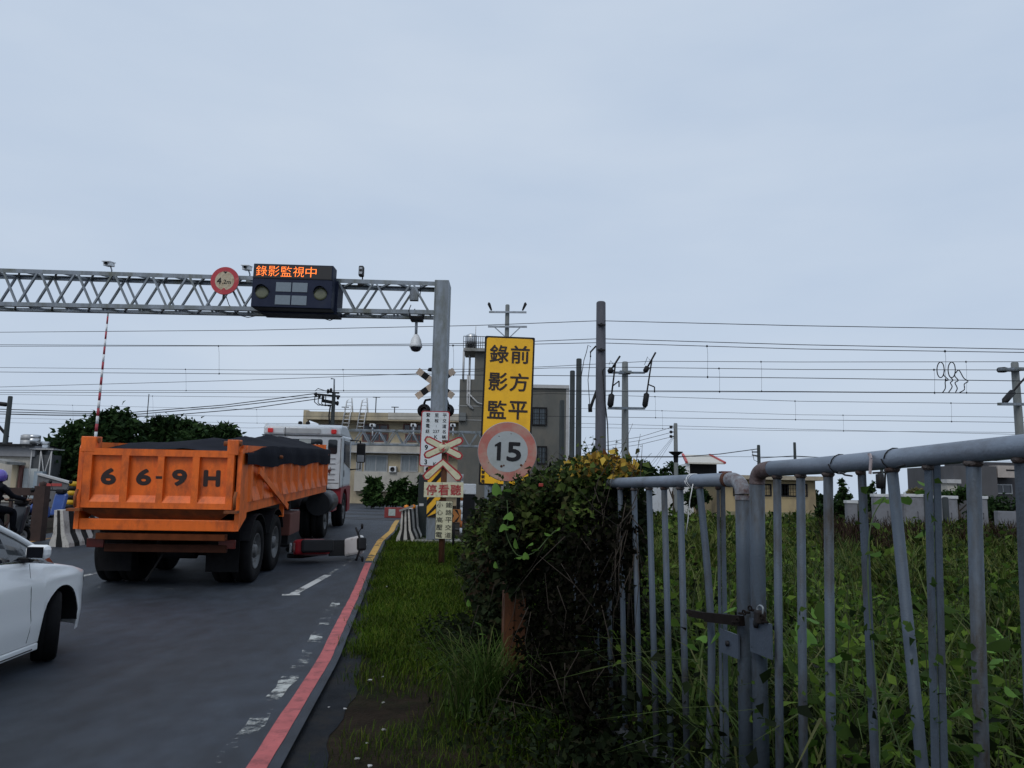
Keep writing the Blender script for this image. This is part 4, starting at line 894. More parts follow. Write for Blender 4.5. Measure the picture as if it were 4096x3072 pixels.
# dome camera hanging below
c = at(415, 318, GY + .35); dm = thing('dome_camera', 'white dome camera hanging under the gantry beside the post', 'camera', c)
q = lambda x, y, d=.35: Vector(at(x, y, GY + d)) - c
b = MB(); b.tube([q(416.5, 318.5), q(416, 336)], .038, 8); b.build('drop_pipe', M_GALV, dm)
b = MB(); b.box(tuple(q(411, 320) - Vector((0, .15, .03))), tuple(q(423, 318.5) + Vector((0, .15, .03)))); b.bar(q(411, 319), q(409, 312.5), .05, .05); b.bar(q(423, 319), q(424, 312.5), .05, .05); b.build('mount', M_DARKM, dm)
zc = q(416, 342.5)
MB().lathe([(.045, .22), (.06, .21), (.13, .08), (.168, -.07), (.172, -.13), (.155, -.135)], 22, zc).build('housing', M_WHITE, dm)
MB().lathe([(.15, -.13), (.145, -.17), (.11, -.225), (.05, -.25), (0, -.255)], 20, zc).build('dome', glassmat('smoked_dome', (.02, .02, .03), .05), dm)

# far gantry over the other side of the crossing
FY = 44; p0, p1 = at(352, 446, FY), at(486, 431, FY)
fg = thing('far_gantry', 'distant grey lattice gantry across the railway in front of the cream building', 'gantry', (p1.x, FY, .57))
zt_, zb_ = at(420, 431, FY).z - .57, at(420, 445, FY).z - .57; xl = p0.x - p1.x - 3
for nm, yy, zz in (('top_chord', 0, zt_), ('bottom_chord', 0, zb_), ('rear_top_chord', .7, zt_), ('rear_bottom_chord', .7, zb_)): MB().box((xl, yy - .06, zz - .05), (0, yy + .06, zz + .05)).build(nm, M_GALVD, fg)
n = int(-xl / .95)
for k in range(n):
    for yy in (0, .7):
        MB().bar((-.95 * k, yy, zb_), (-.95 * k - .475, yy, zt_), .05, .06).build('brace', M_GALVD, fg); MB().bar((-.95 * k - .475, yy, zt_), (-.95 * k - .95, yy, zb_), .05, .06).build('brace', M_GALVD, fg)
MB().box((0, -.2, 0), (.4, .9, zt_ + .2)).build('post', M_GALVD, fg)
MB().box((xl - .4, -.2, 0), (xl, .9, zt_ + .2)).build('post', M_GALVD, fg)
for k, px in enumerate((372.5, 413.5, 453)):
    c = at(px, 430, FY); t = thing('traffic_camera', f"{('left', 'middle', 'right')[k]} small white camera on the distant gantry", 'camera', c, group='cameras on the far gantry'); t.scale = (.7, .7, .7)
    MB().box((-.22, -.25, .25), (.2, .35, .5), 0, None, .04).build('housing', M_WHITE, t); MB().lathe([(0, -.01), (.1, -.01), (.1, .03)], 10, (-.02, -.27, .37), Mx).build('lens', M_BLACK, t)
    b = MB(); b.tube([(0, 0, .27), (.02, 0, -.5)], .06, 6); b.build('bracket', M_WHITE, t)

# ================================================================== CROSSING SIGNS
CY = 15.8
def sgn(name, label, px0, py0, px1, py1, Y, ry=0, rz=0):
    cx, cy = (px0 + px1) / 2, (py0 + py1) / 2; c = at(cx, cy, Y)
    w = at(px1, cy, Y).x - at(px0, cy, Y).x; h = at(cx, py0, Y).z - at(cx, py1, Y).z
    return thing(name, label, 'sign', c, ry=ry, rz=rz), w, h
p = at(443.8, 468, CY); zb = gz(p.x, CY)
po = thing('sign_post', 'rusty brown steel post carrying the crossing signs', 'post', (p.x, CY + .09, zb - .15))
MB().tube([(0, 0, 0), (.0, 0, at(443.8, 440, CY).z - zb + .15)], .062, 12).build('shaft', M_RUSTW, po)
M_FACE = pm('white_enamel', (.60, .64, .66), .4, 0, .04, 4, dirt=(.42, .42, .38), dscale=5, damt=.25)
M_CREAMS = pm('cream_enamel', (.56, .54, .37), .5, 0, .06, 5, dirt=(.30, .27, .17), dscale=6, damt=.35); M_SDRED = pm('deep_red', (.32, .012, .02), .5, 0, .1)
# information board
t, w, h = sgn('crossing_information_sign', 'white red-edged information board with small black characters on the gantry post', 420.5, 411, 449, 466.5, 19.86, R(.5))
MB().prism(rrect(-w / 2, -h / 2, w / 2, h / 2, .05), -.02, 0).build('red_edge', M_SDRED, t); MB().prism(rrect(-w / 2 + .025, -h / 2 + .025, w / 2 - .025, h / 2 - .025, .05), -.024, -.0205).build('face', M_FACE, t)
def col(chars, u, v0, dv, hh, bold=.012):
    for i, ch in enumerate(chars):
        if ch == ' ': continue
        x = (u - .5) * w; z = (.5 - v0 - dv * i) * h
        if ch in ':.': text(ch, M_BLACK, t, (x, z), hh * .5, None, -.028, bold)
        elif len(ch) > 1: text(ch, M_BLACK, t, (x, z), hh * .8, None, -.028, bold)
        else: text(ch, M_BLACK, t, (x, z), hh, None, -.028, bold)
hh = h * .068
col('平交道名稱', .82, .075, .098, hh); col('緊急電話:', .24, .075, .098, hh)
col(['里', '程', ':', '237', 'K', ' ', '30', ' ', ' ', 'K'], .54, .075, .098, hh, .006)
for i, ch in enumerate('923'): text(ch, M_BLACK, t, ((.22 - .5) * w, (.5 - .66 - .13 * i) * h), h * .085, None, -.028, .03)
# crossbuck with chevron
t, w, h = sgn('crossbuck_sign', 'cream red-edged railway crossbuck with lightning mark above a chevron', 423.7, 436.7, 463.6, 459, CY, R(.4))
hw, hh = w / 2, h / 2; ang = math.atan2(h * .74, w * .86)
def arm_poly(a, L_, tw, x0=0, z0=0):
    pts = [(-L_, -tw * .25), (-L_ + tw * .42, -tw / 2), (L_ - tw * .42, -tw / 2), (L_, -tw * .25), (L_, tw * .25), (L_ - tw * .42, tw / 2), (-L_ + tw * .42, tw / 2), (-L_, tw * .25)]
    return [(x0 + x * math.cos(a) - z * math.sin(a), z0 + x * math.sin(a) + z * math.cos(a)) for x, z in pts]
LL = hw / math.cos(ang) * .95; tw = .165
for k, a in enumerate((ang, -ang)):
    MB().prism(arm_poly(a, LL, tw), -.018 + .002 * k - .002, .002 * k).build('red_arm', M_SDRED, t)
for k, a in enumerate((ang, -ang)):
    MB().prism(arm_poly(a, LL - .035, tw - .062), -.026 - .002 * k, -.0205).build('cream_arm', M_CREAMS, t)
MB().lathe([(0, .012), (.105, .012), (.105, 0), (0, 0)], 24, (0, -.02, 0), Mx).build('hub', M_CREAMS, t)
MB().prism([(.03, .02), (-.065, -.055), (-.005, -.045), (-.05, -.12), (.065, -.02), (.0, -.035)][::-1], -.038, -.0325).build('lightning_mark', M_SDRED, t)
MB().prism([(-.045, .07), (.045, .07), (.02, .1), (0, .125), (-.02, .1)], -.038, -.0325).build('lightning_mark', M_SDRED, t)
zc = at(443.7, 462.6, CY).z - t.location.z; drop = .30
for s_ in (-1, 1):
    e = s_ * hw
    def chev(ins, tw_):
        n_ = tw_ / 2
        return [(0, zc + n_ + .0), (e - s_ * .06 - s_ * ins * .6, zc - drop * .9 + n_), (e - s_ * ins, zc - drop + .02), (e - s_ * .05 - s_ * ins * .5, zc - drop - n_ * .7), (e - s_ * .13, zc - drop - n_ * .75), (0, zc - n_)]
    MB().prism(chev(0, tw), -.018, 0).build('red_chevron', M_SDRED, t); MB().prism(chev(.035, tw - .065), -.023, -.0185).build('cream_chevron', M_CREAMS, t)
# stop-look-listen board
t, w, h = sgn('stop_look_listen_sign', 'cream horizontal board with three red characters below the crossbuck', 424, 482.3, 463.4, 497.3, CY - .02, R(-.6))
MB().box((-w / 2, -.02, -h / 2), (w / 2, 0, h / 2), 0, None, .004).build('board', M_CREAMS, t)
for i, ch in enumerate('停看聽'): text(ch, M_SDRED, t, ((-.31 + .31 * i) * w, -.01 * h), h * .70, w * .26, -.0225, .016)
b = MB(); b.prism([(-.035, h / 2 - .003), (-.025, h * .2), (-.03, h * .16), (-.028, h / 2 - .003)][::-1], -.0235, -.0215); b.prism([(-.03, -h / 2 + .003), (-.022, -h * .25), (-.026, -h / 2 + .003)], -.0235, -.0215); b.build('crack', M_BLACK, t)
# high voltage board
t, w, h = sgn('high_voltage_sign', 'small cream upright board with two columns of black characters at the post foot', 435.5, 500.7, 452.5, 539, CY - .01, R(.2))
MB().box((-w / 2, -.02, -h / 2), (w / 2, 0, h / 2), 0, None, .003).build('black_edge', M_BLACK, t); MB().box((-w / 2 + .009, -.0245, -h / 2 + .009), (w / 2 - .009, -.0205, h / 2 - .009)).build('face', M_CREAMS, t)
for j, s_ in enumerate(('小心高壓電', '鐵路平交道')):
    for i, ch in enumerate(s_): text(ch, M_BLACK, t, ((-.26 + .53 * j) * w, (.39 - .195 * i) * h), h * .14, w * .37, -.027, .003)
# far crossing signal (black and cream crossbuck, lamps with hoods), behind the gantry post
SY = 21.8; c = at(436, 540, SY); zb = gz(c.x, SY)
cs = thing('crossing_signal', 'black and cream striped crossbuck with hooded lamps behind the gantry post', 'signal', (c.x, SY, zb))
q = lambda x, y, d=0: Vector(at(x, y, SY + d)) - cs.location
MB().tube([(0, 0, 0), (0, 0, q(436, 362).z)], .06, 10).build('mast', M_BLACK, cs)
M_XC = pm('faded_cream_stripe', (.60, .47, .36), .6, 0, .1)
for a_, c_ in (((418, 371), (453.5, 397)), ((417, 397.5), (454.5, 371))):
    A, B = q(*a_), q(*c_)
    for k in range(7):
        f0, f1 = k / 7, (k + 1) / 7; d_ = 0 if a_[1] < 380 else .022
        MB().bar(A.lerp(B, f0) + Vector((0, -.1 - d_, 0)), A.lerp(B, f1) + Vector((0, -.1 - d_, 0)), .02, .185, up=(0, 0, 1)).build('stripe', M_XC if k % 2 == 0 else M_BLACK, cs)
b = MB(); b.tube([q(424, 404), q(425.5, 400.2), q(430, 399.5), q(443, 399.5), q(447, 400.2), q(448, 404)], .035, 8); b.build('cross_arm', M_BLACK, cs)
for px in (424, 447.5):
    cc = q(px, 410.5, -.1)
    lp = MB().lathe([(0, -.02), (.19, -.02), (.19, 0), (0, .02)], 24, cc, Mx).build('lamp_board', M_BLACK, cs)
    MB().lathe([(.10, .22), (.115, .02), (.12, 0)], 18, cc - Vector((0, .03, 0)), Mx).build('hood', M_BLACK, lp)
    MB().lathe([(0, .01), (.10, .0)], 16, cc - Vector((0, .035, 0)), Mx).build('lens', pm('dark_red_lens', (.03, .004, .004), .2), lp)
MB().lathe([(0, .1), (.1, .08), (.13, 0), (0, -.02)], 14, q(431.8, 371, 0) + Vector((0, 0, 0))).build('bell', M_BLACK, cs)
# green-black cabinet and red box near the crossing
c = at(421.5, 514, 20.9); o = thing('signal_cabinet', 'tall dark green cabinet left of the gantry post', 'cabinet', (c.x, 20.9, gz(c.x, 20.9)))
hz = at(421.5, 474.5, 20.9).z - o.location.z
MB().box((-.11, 0, 0), (.11, .3, hz), 0, None, .01).build('body', pm('dark_green', (.012, .022, .022), .5), o); MB().box((-.07, -.012, hz * .5), (.05, -.002, hz * .54)).build('label_plate', M_CAP, o)
c = at(393.3, 524, 30); o = thing('red_box', 'red utility box with a pale panel beyond the crossing', 'cabinet', (c.x, 30, gz(c.x, 30)))
hz = at(393, 507.5, 30).z - o.location.z
MB().box((-.36, 0, 0), (.36, .3, hz), 0, None, .015).build('body', pm('faded_red', (.22, .03, .028), .7, 0, .15), o); MB().box((-.2, -.012, hz * .2), (.06, -.002, hz * .85)).build('panel', pm('pale_green_panel', (.36, .42, .39), .7, 0, .2, 12), o)
o = thing('white_block', 'white painted kerb block beside the signs at the crossing', 'block', at(466, 489, 24)); MB().box((-.3, 0, -.16), (.3, .3, .16), 0, None, .02).build('block', M_WHITE, o); MB().box((-.28, .02, -1.0), (.28, .28, -.162)).build('plinth', M_BLACK, o)
c = at(460.5, 540, 22); o = thing('marker_pole', 'slim orange and white marker pole right of the crossing signs', 'post', (c.x, 22, gz(c.x, 22)))
hz = at(460.5, 474, 22).z - o.location.z; n = 9
for k in range(n): MB().tube([(0, 0, hz * k / n + (.001 if k else 0)), (0, 0, hz * (k + 1) / n)], .035, 10).build('band', pm('marker_orange', (.5, .14, .03), .6) if k % 4 == 1 else (M_WHITE if k < 5 else M_GREYL), o)
c = at(454, 515, 19); o = thing('hazard_board', 'small black and orange chevron board behind the high voltage sign', 'sign', c)
MB().box((-.17, -.02, -.17), (.17, 0, .14)).build('board', pm('dull_orange', (.34, .13, .03), .7, 0, .3, 8), o)
for k in range(2): MB().prism([(-.15 + .16 * k, .13), (-.03 + .16 * k, -.02), (-.15 + .16 * k, -.16), (-.08 + .16 * k, -.16), (.0 + .14 * k, -.02), (-.08 + .16 * k, .13)], -.026, -.021).build('black_chevron', M_BLACK, o)
b = MB(); b.tube([(0, .03, .1), (0, .03, -c.z + gz(c.x, 19) - .05)], .03, 8); b.build('post', M_DARKM, o)

# ================================================================== YELLOW SIGN AND 15 SIGN
YS = 10.0; TL, TR = at(486, 336.3, YS), at(535.7, 337.6, YS); zbot = at(505, 486, YS).z; w = TR.x - TL.x; h = (TL.z + TR.z) / 2 - zbot
ys_ = thing('camera_warning_sign', 'tall yellow sign with black Chinese characters above the vines', 'sign', ((TL.x + TR.x) / 2 - .05, YS, zbot), ry=R(1.2))
M_SY = pm('sign_yellow', (.86, .46, .005), .5, 0, .05, 4, dirt=(.62, .32, .01), dscale=3, damt=.3)
MB().prism(rrect(-w / 2, 0, w / 2, h, .02), -.02, 0).build('black_border', M_BLACK, ys_)
MB().prism(rrect(-w / 2 + .024, .024, w / 2 - .024, h - .024, .025), -.0245, -.0205).build('yellow_face', M_SY, ys_)
M_TXT = pm('sign_black_brown', (.018, .007, .006), .6)
for j, s_ in enumerate(('錄影監視', '前方平交')):
    for i, ch in enumerate(s_):
        text(ch, M_TXT, ys_, ((-.205 + .42 * j) * w, h * (.879 - .1885 * i)), h * .119, w * .365, -.028, .018)
for i in range(5): text('鐵路警察局'[i], M_TXT, ys_, (-w * .42, h * (.085 - .0 + .03 * (2 - i))), h * .022, None, -.028, .03)
random.seed(5)
for k in range(9):
    x, z = random.uniform(-.3, .1) * w, random.uniform(.03, .1) * h; MB().lathe([(0, 0), (random.uniform(.004, .011), 0), (0, .001)], 7, (x, -.027, z), Mx).build('stain', M_TXT, ys_)
b = MB()
for s_ in (-.18, .18): b.tube([(s_, .03, h * .96), (s_, .03, -zbot - .05)], .03, 10)
b.build('post', M_GALVD, ys_)
DY = 8.6; c = at(507.4, 451.6, DY); rr = 29.7 * DY / F
s15 = thing('speed_limit_sign', 'faded round speed limit sign reading 15 in front of the yellow sign', 'sign', c, ry=R(1.2))
MB().lathe([(0, -.012), (rr - .01, -.012), (rr, -.004), (rr, .004), (rr - .005, .01), (0, .01)], 48, (0, 0, 0), Mx).build('disc', pm('sign_grey_back', (.3, .3, .3), .5, .3), s15)
def fade_mat():
    m = pm('faded_red_rim', (.40, .12, .095), .6, 0, .2, 4, dirt=(.36, .27, .21), dscale=2.4, damt=.62); return m
MB().disc((0, 0), rr - .006, -.0135, 48, 0, rr * .685).build('red_rim', fade_mat(), s15)
MB().disc((0, 0), rr * .685, -.0145, 48).build('face', pm('grey_white_face', (.33, .355, .36), .45, 0, .1, 5, dirt=(.27, .29, .28), dscale=3, damt=.5), s15)
MB().prism([(x * rr, z * rr) for x, z in ((-.43, .21), (-.28, .31), (-.22, .31), (-.22, -.31), (-.35, -.31), (-.35, .17), (-.43, .15))][::-1], -.0185, -.015).build('digit', M_BLACK, s15); text('5', M_BLACK, s15, (rr * .22, 0), rr * .60, rr * .44, -.0175, .028)
for x, z, r_ in ((-.18, -.5, .03), (-.1, -.47, .02), (.48, -.44, .028), (.62, -.3, .012), (-.62, -.4, .01), (-.3, .5, .012), (.1, .6, .01)):
    MB().lathe([(0, .002), (r_ * rr * 1.4, .001), (r_ * rr * 1.6, 0)], 7, (x * rr, -.0155, z * rr), Mx).build('bullet_hole_stain', M_RUST, s15)
b = MB(); b.tube([(0, .05, rr * .8), (0, .05, -c.z - .05)], .03, 10); b.build('post', M_GALVD, s15)

# ================================================================== BARRIERS
def jersey(parent, L_, n, mats, name='stripe', h=.82, x=0):
    prof = [(.24, 0), (.23, .09), (.14, .30), (.10, h), (-.10, h), (-.14, .30), (-.23, .09), (-.24, 0)]
    for k in range(n):
        y0, y1 = L_ * k / n, L_ * (k + 1) / n; b = MB(); m_ = len(prof); vs = []
        for y, s_ in ((y0, 1), (y1 - .001, 1)):
            for px_, pz in prof: vs.append((px_ + x, y - pz * .12, pz))      # stripes lean a little
        b.add(vs, [tuple(range(m_)), tuple(range(m_, 2 * m_))[::-1]] + [(i, i + 1, m_ + i + 1, m_ + i) for i in range(m_ - 1)]); b.build(name, mats[k % 2], parent)
def end_stripes(jb, n):
    lp_ = [(-.24, 0), (-.23, .09), (-.14, .30), (-.10, .82)]
    for i in range(n):
        L0 = [(x * (1 - 2 * i / n), z) for x, z in lp_]; L1 = [(x * (1 - 2 * (i + 1) / n), z) for x, z in lp_]; b = MB()
        for j in range(3): b.add([(L0[j][0], -.004 - L0[j][1] * .12, L0[j][1]), (L1[j][0], -.004 - L1[j][1] * .12, L1[j][1]), (L1[j + 1][0], -.004 - L1[j + 1][1] * .12, L1[j + 1][1]), (L0[j + 1][0], -.004 - L0[j + 1][1] * .12, L0[j + 1][1])], [(0, 1, 2, 3)])
        b.build('end_stripe', M_BB if i % 2 else M_BW, jb)
M_BW = pm('barrier_white', (.62, .60, .56), .85, 0, .1, 4, .3, 40, dirt=(.20, .17, .13), dscale=5, damt=.35); M_BB = pm('barrier_black', (.012, .012, .013), .85, 0, .25, 4, .3, 40, dirt=(.07, .06, .05), dscale=4, damt=.35)
for k, lb in enumerate(('near striped concrete barrier left of the truck', 'second striped concrete barrier, half hidden by the truck body')):
    y0 = 17.5 + 2.4 * k; x_ = -10.02 - .05 * k
    jb = thing('jersey_barrier', lb, 'barrier', (x_, y0, gz(-10.7, y0)), group='striped barriers left of the road', rz=R(-6), rx=math.atan(.043)); jersey(jb, 2.35, 13, (M_BW, M_BB)); k or end_stripes(jb, 3)
p = at(411, 541, 19.6); jb = thing('jersey_barrier', 'black and white barrier with orange lamps at the gantry foot', 'barrier', (p.x - .18, 19.9, gz(p.x, 19.9)), rz=R(-4), rx=math.atan(.04)); jersey(jb, 1.9, 7, (M_BB, M_BW))
end_stripes(jb, 5)
for x_, y_ in ((-.06, .3), (.1, .45)): MB().lathe([(0, .1), (.05, .08), (.065, .04), (.05, 0), (0, 0)], 12, (x_, y_, .815)).build('warning_lamp', pm('orange_lamp', (.75, .24, .01), .35), jb)
MB().box((-.16, -.15, .82), (.2, -.02, .87), 0, Matrix.Rotation(R(-20), 3, 'Y')).build('broken_slab', M_CONC, jb)
# boom barrier (raised)
BY = 24.5; pb = at(88.5, 508, BY); pa = at(95, 440, BY); ptp = at(108.5, 309, BY)
bz = gz(pb.x, BY)
bm_ = thing('boom_barrier', 'raised red and white crossing boom behind the trailer', 'barrier', (pb.x, BY, bz))
n = 23; A, B = Vector((0, 0, 1.0)), ptp - bm_.location; M_BR = pm('boom_red', (.38, .04, .06), .6); 
for k in range(n): MB().tube([A.lerp(B, k / n), A.lerp(B, (k + .998) / n)], .055 - .03 * k / n, 8).build('band', M_BR if k % 2 else M_WHITE, bm_)
MB().box((-.28, -.2, 0), (.25, .35, 1.15), 0, None, .03).build('machine_box', pm('barrier_yellow', (.62, .35, .02), .6), bm_)
p = at(69.5, 510, 25); zb = gz(p.x, 25); sp = thing('striped_post', 'yellow and black banded post left of the trailer', 'post', (p.x, 25, zb)); hz = at(71, 481.5, 25).z - zb
M_BY = pm('band_yellow', (.66, .40, .02), .55)
for k in range(8): MB().tube([(.07 * k / 8, 0, hz * k / 8), (.07 * (k + 1) / 8, 0, hz * (k + .999) / 8)], .145, 12).build('band', M_BY if k % 2 else M_BLACK, sp)
# brown railing at far left
FYr = 18.6; p = at(36.5, 540, FYr); zb = gz(p.x, FYr); rl = thing('rusty_railing', 'rusty brown railing beside the scooter rider at the left edge', 'railing', (p.x, FYr, zb))
q = lambda x, y, d=0: Vector(at(x, y, FYr + d)) - rl.location; top = q(36, 488).z
M_RB = pm('brown_railing_paint', (.040, .022, .018), .8, 0, .3, 6)
MB().box((-.12, -.1, -.05), (.14, .12, top + .05)).build('post', M_RB, rl); MB().box((-2.4, -.06, top - .18), (-.12, .06, top)).build('top_rail', M_RB, rl)
MB().box((-2.4, -.05, .15), (-.12, .05, .25)).build('bottom_rail', M_RB, rl)
for k in range(7): x_ = -2.3 + .32 * k; MB().box((x_ - .035, -.03, .25), (x_ + .035, .03, top - .18)).build('baluster', M_RB, rl)
MB().bar((-.85, 0, .3), (-.12, 0, top - .25), .08, .06).build('diagonal_stay', M_RB, rl); MB().lathe([(0, .12), (.08, .08), (.07, 0)], 10, (.02, 0, top + .05)).build('finial', M_RB, rl)

# ================================================================== VEHICLE HELPERS
MY = Matrix.Rotation(R(90), 3, 'Y')
def wheel(parent, c, r, w, rim_mat, side=1, rimr=.62, truck=False):
    """axis along x; side +1 faces +x"""
    c = Vector(c); h = w / 2
    prof = [(r * rimr, -h * .92), (r * .80, -h), (r * .93, -h * .96), (r * .985, -h * .8), (r, -h * .5), (r, -h * .18), (r * .975, -h * .15), (r * .975, -h * .05), (r, 0), (r, h * .5), (r * .985, h * .8), (r * .93, h * .96), (r * .80, h), (r * rimr, h * .92), (r * rimr, -h * .92)]
    ty = MB().lathe(prof, 36, c, MY).build('tyre', M_RUBBER, parent); ty.name = 'wheel'
    b = MB(); s_ = side
    if truck:
        b.lathe([(r * rimr * 1.02, s_ * h * .93), (r * rimr * .97, s_ * h * .95), (r * rimr * .9, s_ * h * .55), (r * rimr * .55, s_ * h * .30), (r * .22, s_ * h * .35), (r * .2, s_ * h * .9), (r * .12, s_ * h * .98), (0, s_ * h)], 28, c, MY)
        for k in range(10):
            a = k * .6283; b.lathe([(0, .03), (.022, .02), (.022, -.02)], 6, c + Vector((s_ * h * .36, r * .38 * math.cos(a), r * .38 * math.sin(a))), MY)
    else:
        b.lathe([(r * rimr * 1.03, s_ * h * .93), (r * rimr * .97, s_ * h * .98), (r * rimr * .92, s_ * h * .5), (r * rimr * .9, -s_ * h * .5)], 28, c, MY)
        b.lathe([(r * .16, s_ * h * .8), (r * .10, s_ * h * .85), (0, s_ * h * .86)], 16, c, MY)
        for k in range(10):
            a = k * .6283 + .2
            for da in (-.10, .10):
                p0 = c + Vector((s_ * h * .78, r * .12 * math.cos(a), r * .12 * math.sin(a))); p1 = c + Vector((s_ * h * .82, r * rimr * .95 * math.cos(a + da), r * rimr * .95 * math.sin(a + da))); b.bar(p0, p1, .035, .03, up=(1, 0, 0))
        b.lathe([(r * rimr * .7, -s_ * h * .1), (0, -s_ * h * .1)], 20, c, MY, 1)
    b.build('rim', [rim_mat, M_DARKM], ty); return ty

# ================================================================== DUMP TRUCK
HEAD = R(4.2); TY = 12.05; TXc = -5.42
tr = thing('dump_truck', 'orange dump trailer truck with black tarp and white cab marked 66-9H', 'truck', (TXc, TY, gz(-5, TY)), rz=HEAD, rx=R(2.35))
M_OR = pm('orange_paint', (.82, .145, .006), .5, 0, .12, 3, .06, 40, dirt=(.40, .07, .008), dscale=3.2, damt=.56, stretch=(1, 1, .5), coat=.05)
M_ORD = pm('dirty_orange', (.22, .06, .012), .75, 0, .3, 5, .1, 40, dirt=(.08, .03, .012), dscale=3, damt=.55)
M_TARP = pm('black_tarp', (.007, .008, .014), .9, 0, .3, 3, .35, 14, spec=.12)
BW = 1.16; ZF, ZS, ZT = 1.26, 2.19, 2.34; BL = 8.3
# side walls with ribs
for s_ in (-1, 1):
    b = MB(); b.box((s_ * BW - .03, .12, ZF + .12), (s_ * BW + .03, BL, ZS)); b.box((s_ * BW - .05, .12, ZS - .001), (s_ * BW + .06, BL, ZS + .10)); sw_ = b.build('side_wall', M_OR, tr)
    MB().box((s_ * BW - .06, .10, ZF - .04), (s_ * BW + .055, BL - .05, ZF + .13)).build('lower_rail', M_OR, sw_)
    n = 10
    for k in range(n + 1):
        y = .55 + (BL - .75) * k / n
        b = MB(); x0, x1 = s_ * BW + s_ * .03, s_ * (BW + .10); b.add([(x0, y - .13, ZF + .13), (x0, y + .13, ZF + .13), (x1, y + .06, ZF + .13), (x1, y - .06, ZF + .13), (x0, y - .13, ZS), (x0, y + .13, ZS), (x1, y + .06, ZS), (x1, y - .06, ZS)], [(0, 1, 2, 3), (4, 7, 6, 5), (0, 3, 7, 4), (3, 2, 6, 7), (2, 1, 5, 6), (0, 4, 5, 1)]); b.build('rib', M_OR, sw_)
        if k < n:
            y0, y1 = y + .13, y + (BL - .75) / n - .13; b = MB(); b.add([(s_ * (BW + .03), y0, ZF + .36), (s_ * (BW + .03), y1, ZF + .36), (s_ * (BW + .10), y1, ZF + .13), (s_ * (BW + .10), y0, ZF + .13)], [(0, 1, 2, 3)]); b.build('sloping_ledge', M_OR, sw_)
    # rear corner post: tapered flange plate
    b = MB(); b.prism([(.0, ZF - .30), (.42, ZF - .12), (.5, ZF + .2), (.36, ZF + .75), (.30, ZS + .1), (.22, ZT - .12), (.05, ZT - .10), (.02, ZS)], s_ * BW - s_ * .0, s_ * (BW + .07), 'x'); b.build('rear_flange', M_OR, tr)
    b = MB(); b.box((s_ * BW - .15 if s_ > 0 else s_ * BW - .02, -.06, ZS - .06), (s_ * BW + .02 if s_ > 0 else s_ * BW + .20, .16, ZT + .03), 0, None, .01); b.build('hinge_post', M_OR, tr)
    MB().tube([(s_ * (BW - .22), .02, ZT - .03), (s_ * (BW + .05), .02, ZT - .03)], .04, 10).build('hinge_pin', M_ORD, tr)
    b = MB(); b.tube([(s_ * (BW + .02), -.1, ZF + .04), (s_ * (BW + .02), -.12, ZF + .2), (s_ * (BW + .02), -.06, ZF + .3)], .025, 6); b.box((s_ * BW - .12, -.16, ZF - .02), (s_ * BW + .08, -.03, ZF + .02)); b.build('latch_hook', M_ORD, tr)
MB().box((-BW, .1, ZF - .02), (BW, BL, ZF + .1)).build('floor', M_ORD, tr); MB().box((-BW, BL - .04, ZF), (BW, BL + .03, ZS + .25)).build('front_wall', M_OR, tr)
# diagonal stay seen on the right side
MB().bar((BW + .12, .9, ZF + .62), (BW + .14, 3.2, ZF - .12), .03, .11).build('diagonal_stay', M_OR, tr); MB().box((BW + .02, 3.0, ZF - .3), (BW + .1, 3.08, ZF - .04)).build('stay_bracket', M_OR, tr)
# tailgate
tw_ = BW - .035; tz0, tz1 = ZF + .03, ZS + .005; TH = tz1 - tz0; TWD = 2 * tw_
tg = MB().box((-tw_, .02, tz0), (tw_, .06, tz1)).build('tailgate', M_OR, tr)
fx = [(.055, .250), (.298, .490), (.533, .722), (.768, .955)]
b = MB(); yA, yB = -.055, .02
xsF = [0] + [v for f_ in fx for v in f_] + [1]
for i in range(0, 10, 2): b.box((-tw_ + TWD * xsF[i], yA, tz0 + .10 * TH), (-tw_ + TWD * xsF[i + 1], yB, tz1 - .115 * TH))
b.box((-tw_, yA - .002, tz1 - .115 * TH), (tw_, yB, tz1)); b.box((-tw_, yA - .002, tz0), (tw_, yB, tz0 + .10 * TH)); b.build('tailgate_frame', M_OR, tg)
for a_, c_ in fx:
    x0, x1 = -tw_ + TWD * a_, -tw_ + TWD * c_; b = MB(); za, zb_ = tz0 + .10 * TH, tz0 + .215 * TH
    b.add([(x0, yA, za), (x1, yA, za), (x1 - .0, .02, zb_), (x0 + .0, .02, zb_)], [(0, 1, 2, 3)]); b.build('sloping_ledge', M_OR, tg)
xz = lambda u, v: (-tw_ + TWD * u, tz1 - TH * v)
for ch, u in (('6', .158), ('6', .392), ('9', .630), ('H', .848)):
    text(ch, M_TXT, tg, xz(u, .475), TH * .25, TWD * (.088 if ch != 'H' else .10), .0165, .048)
text('-', M_TXT, tg, xz(.505, .475), TH * .045, TWD * .042, yA - .004, .0)
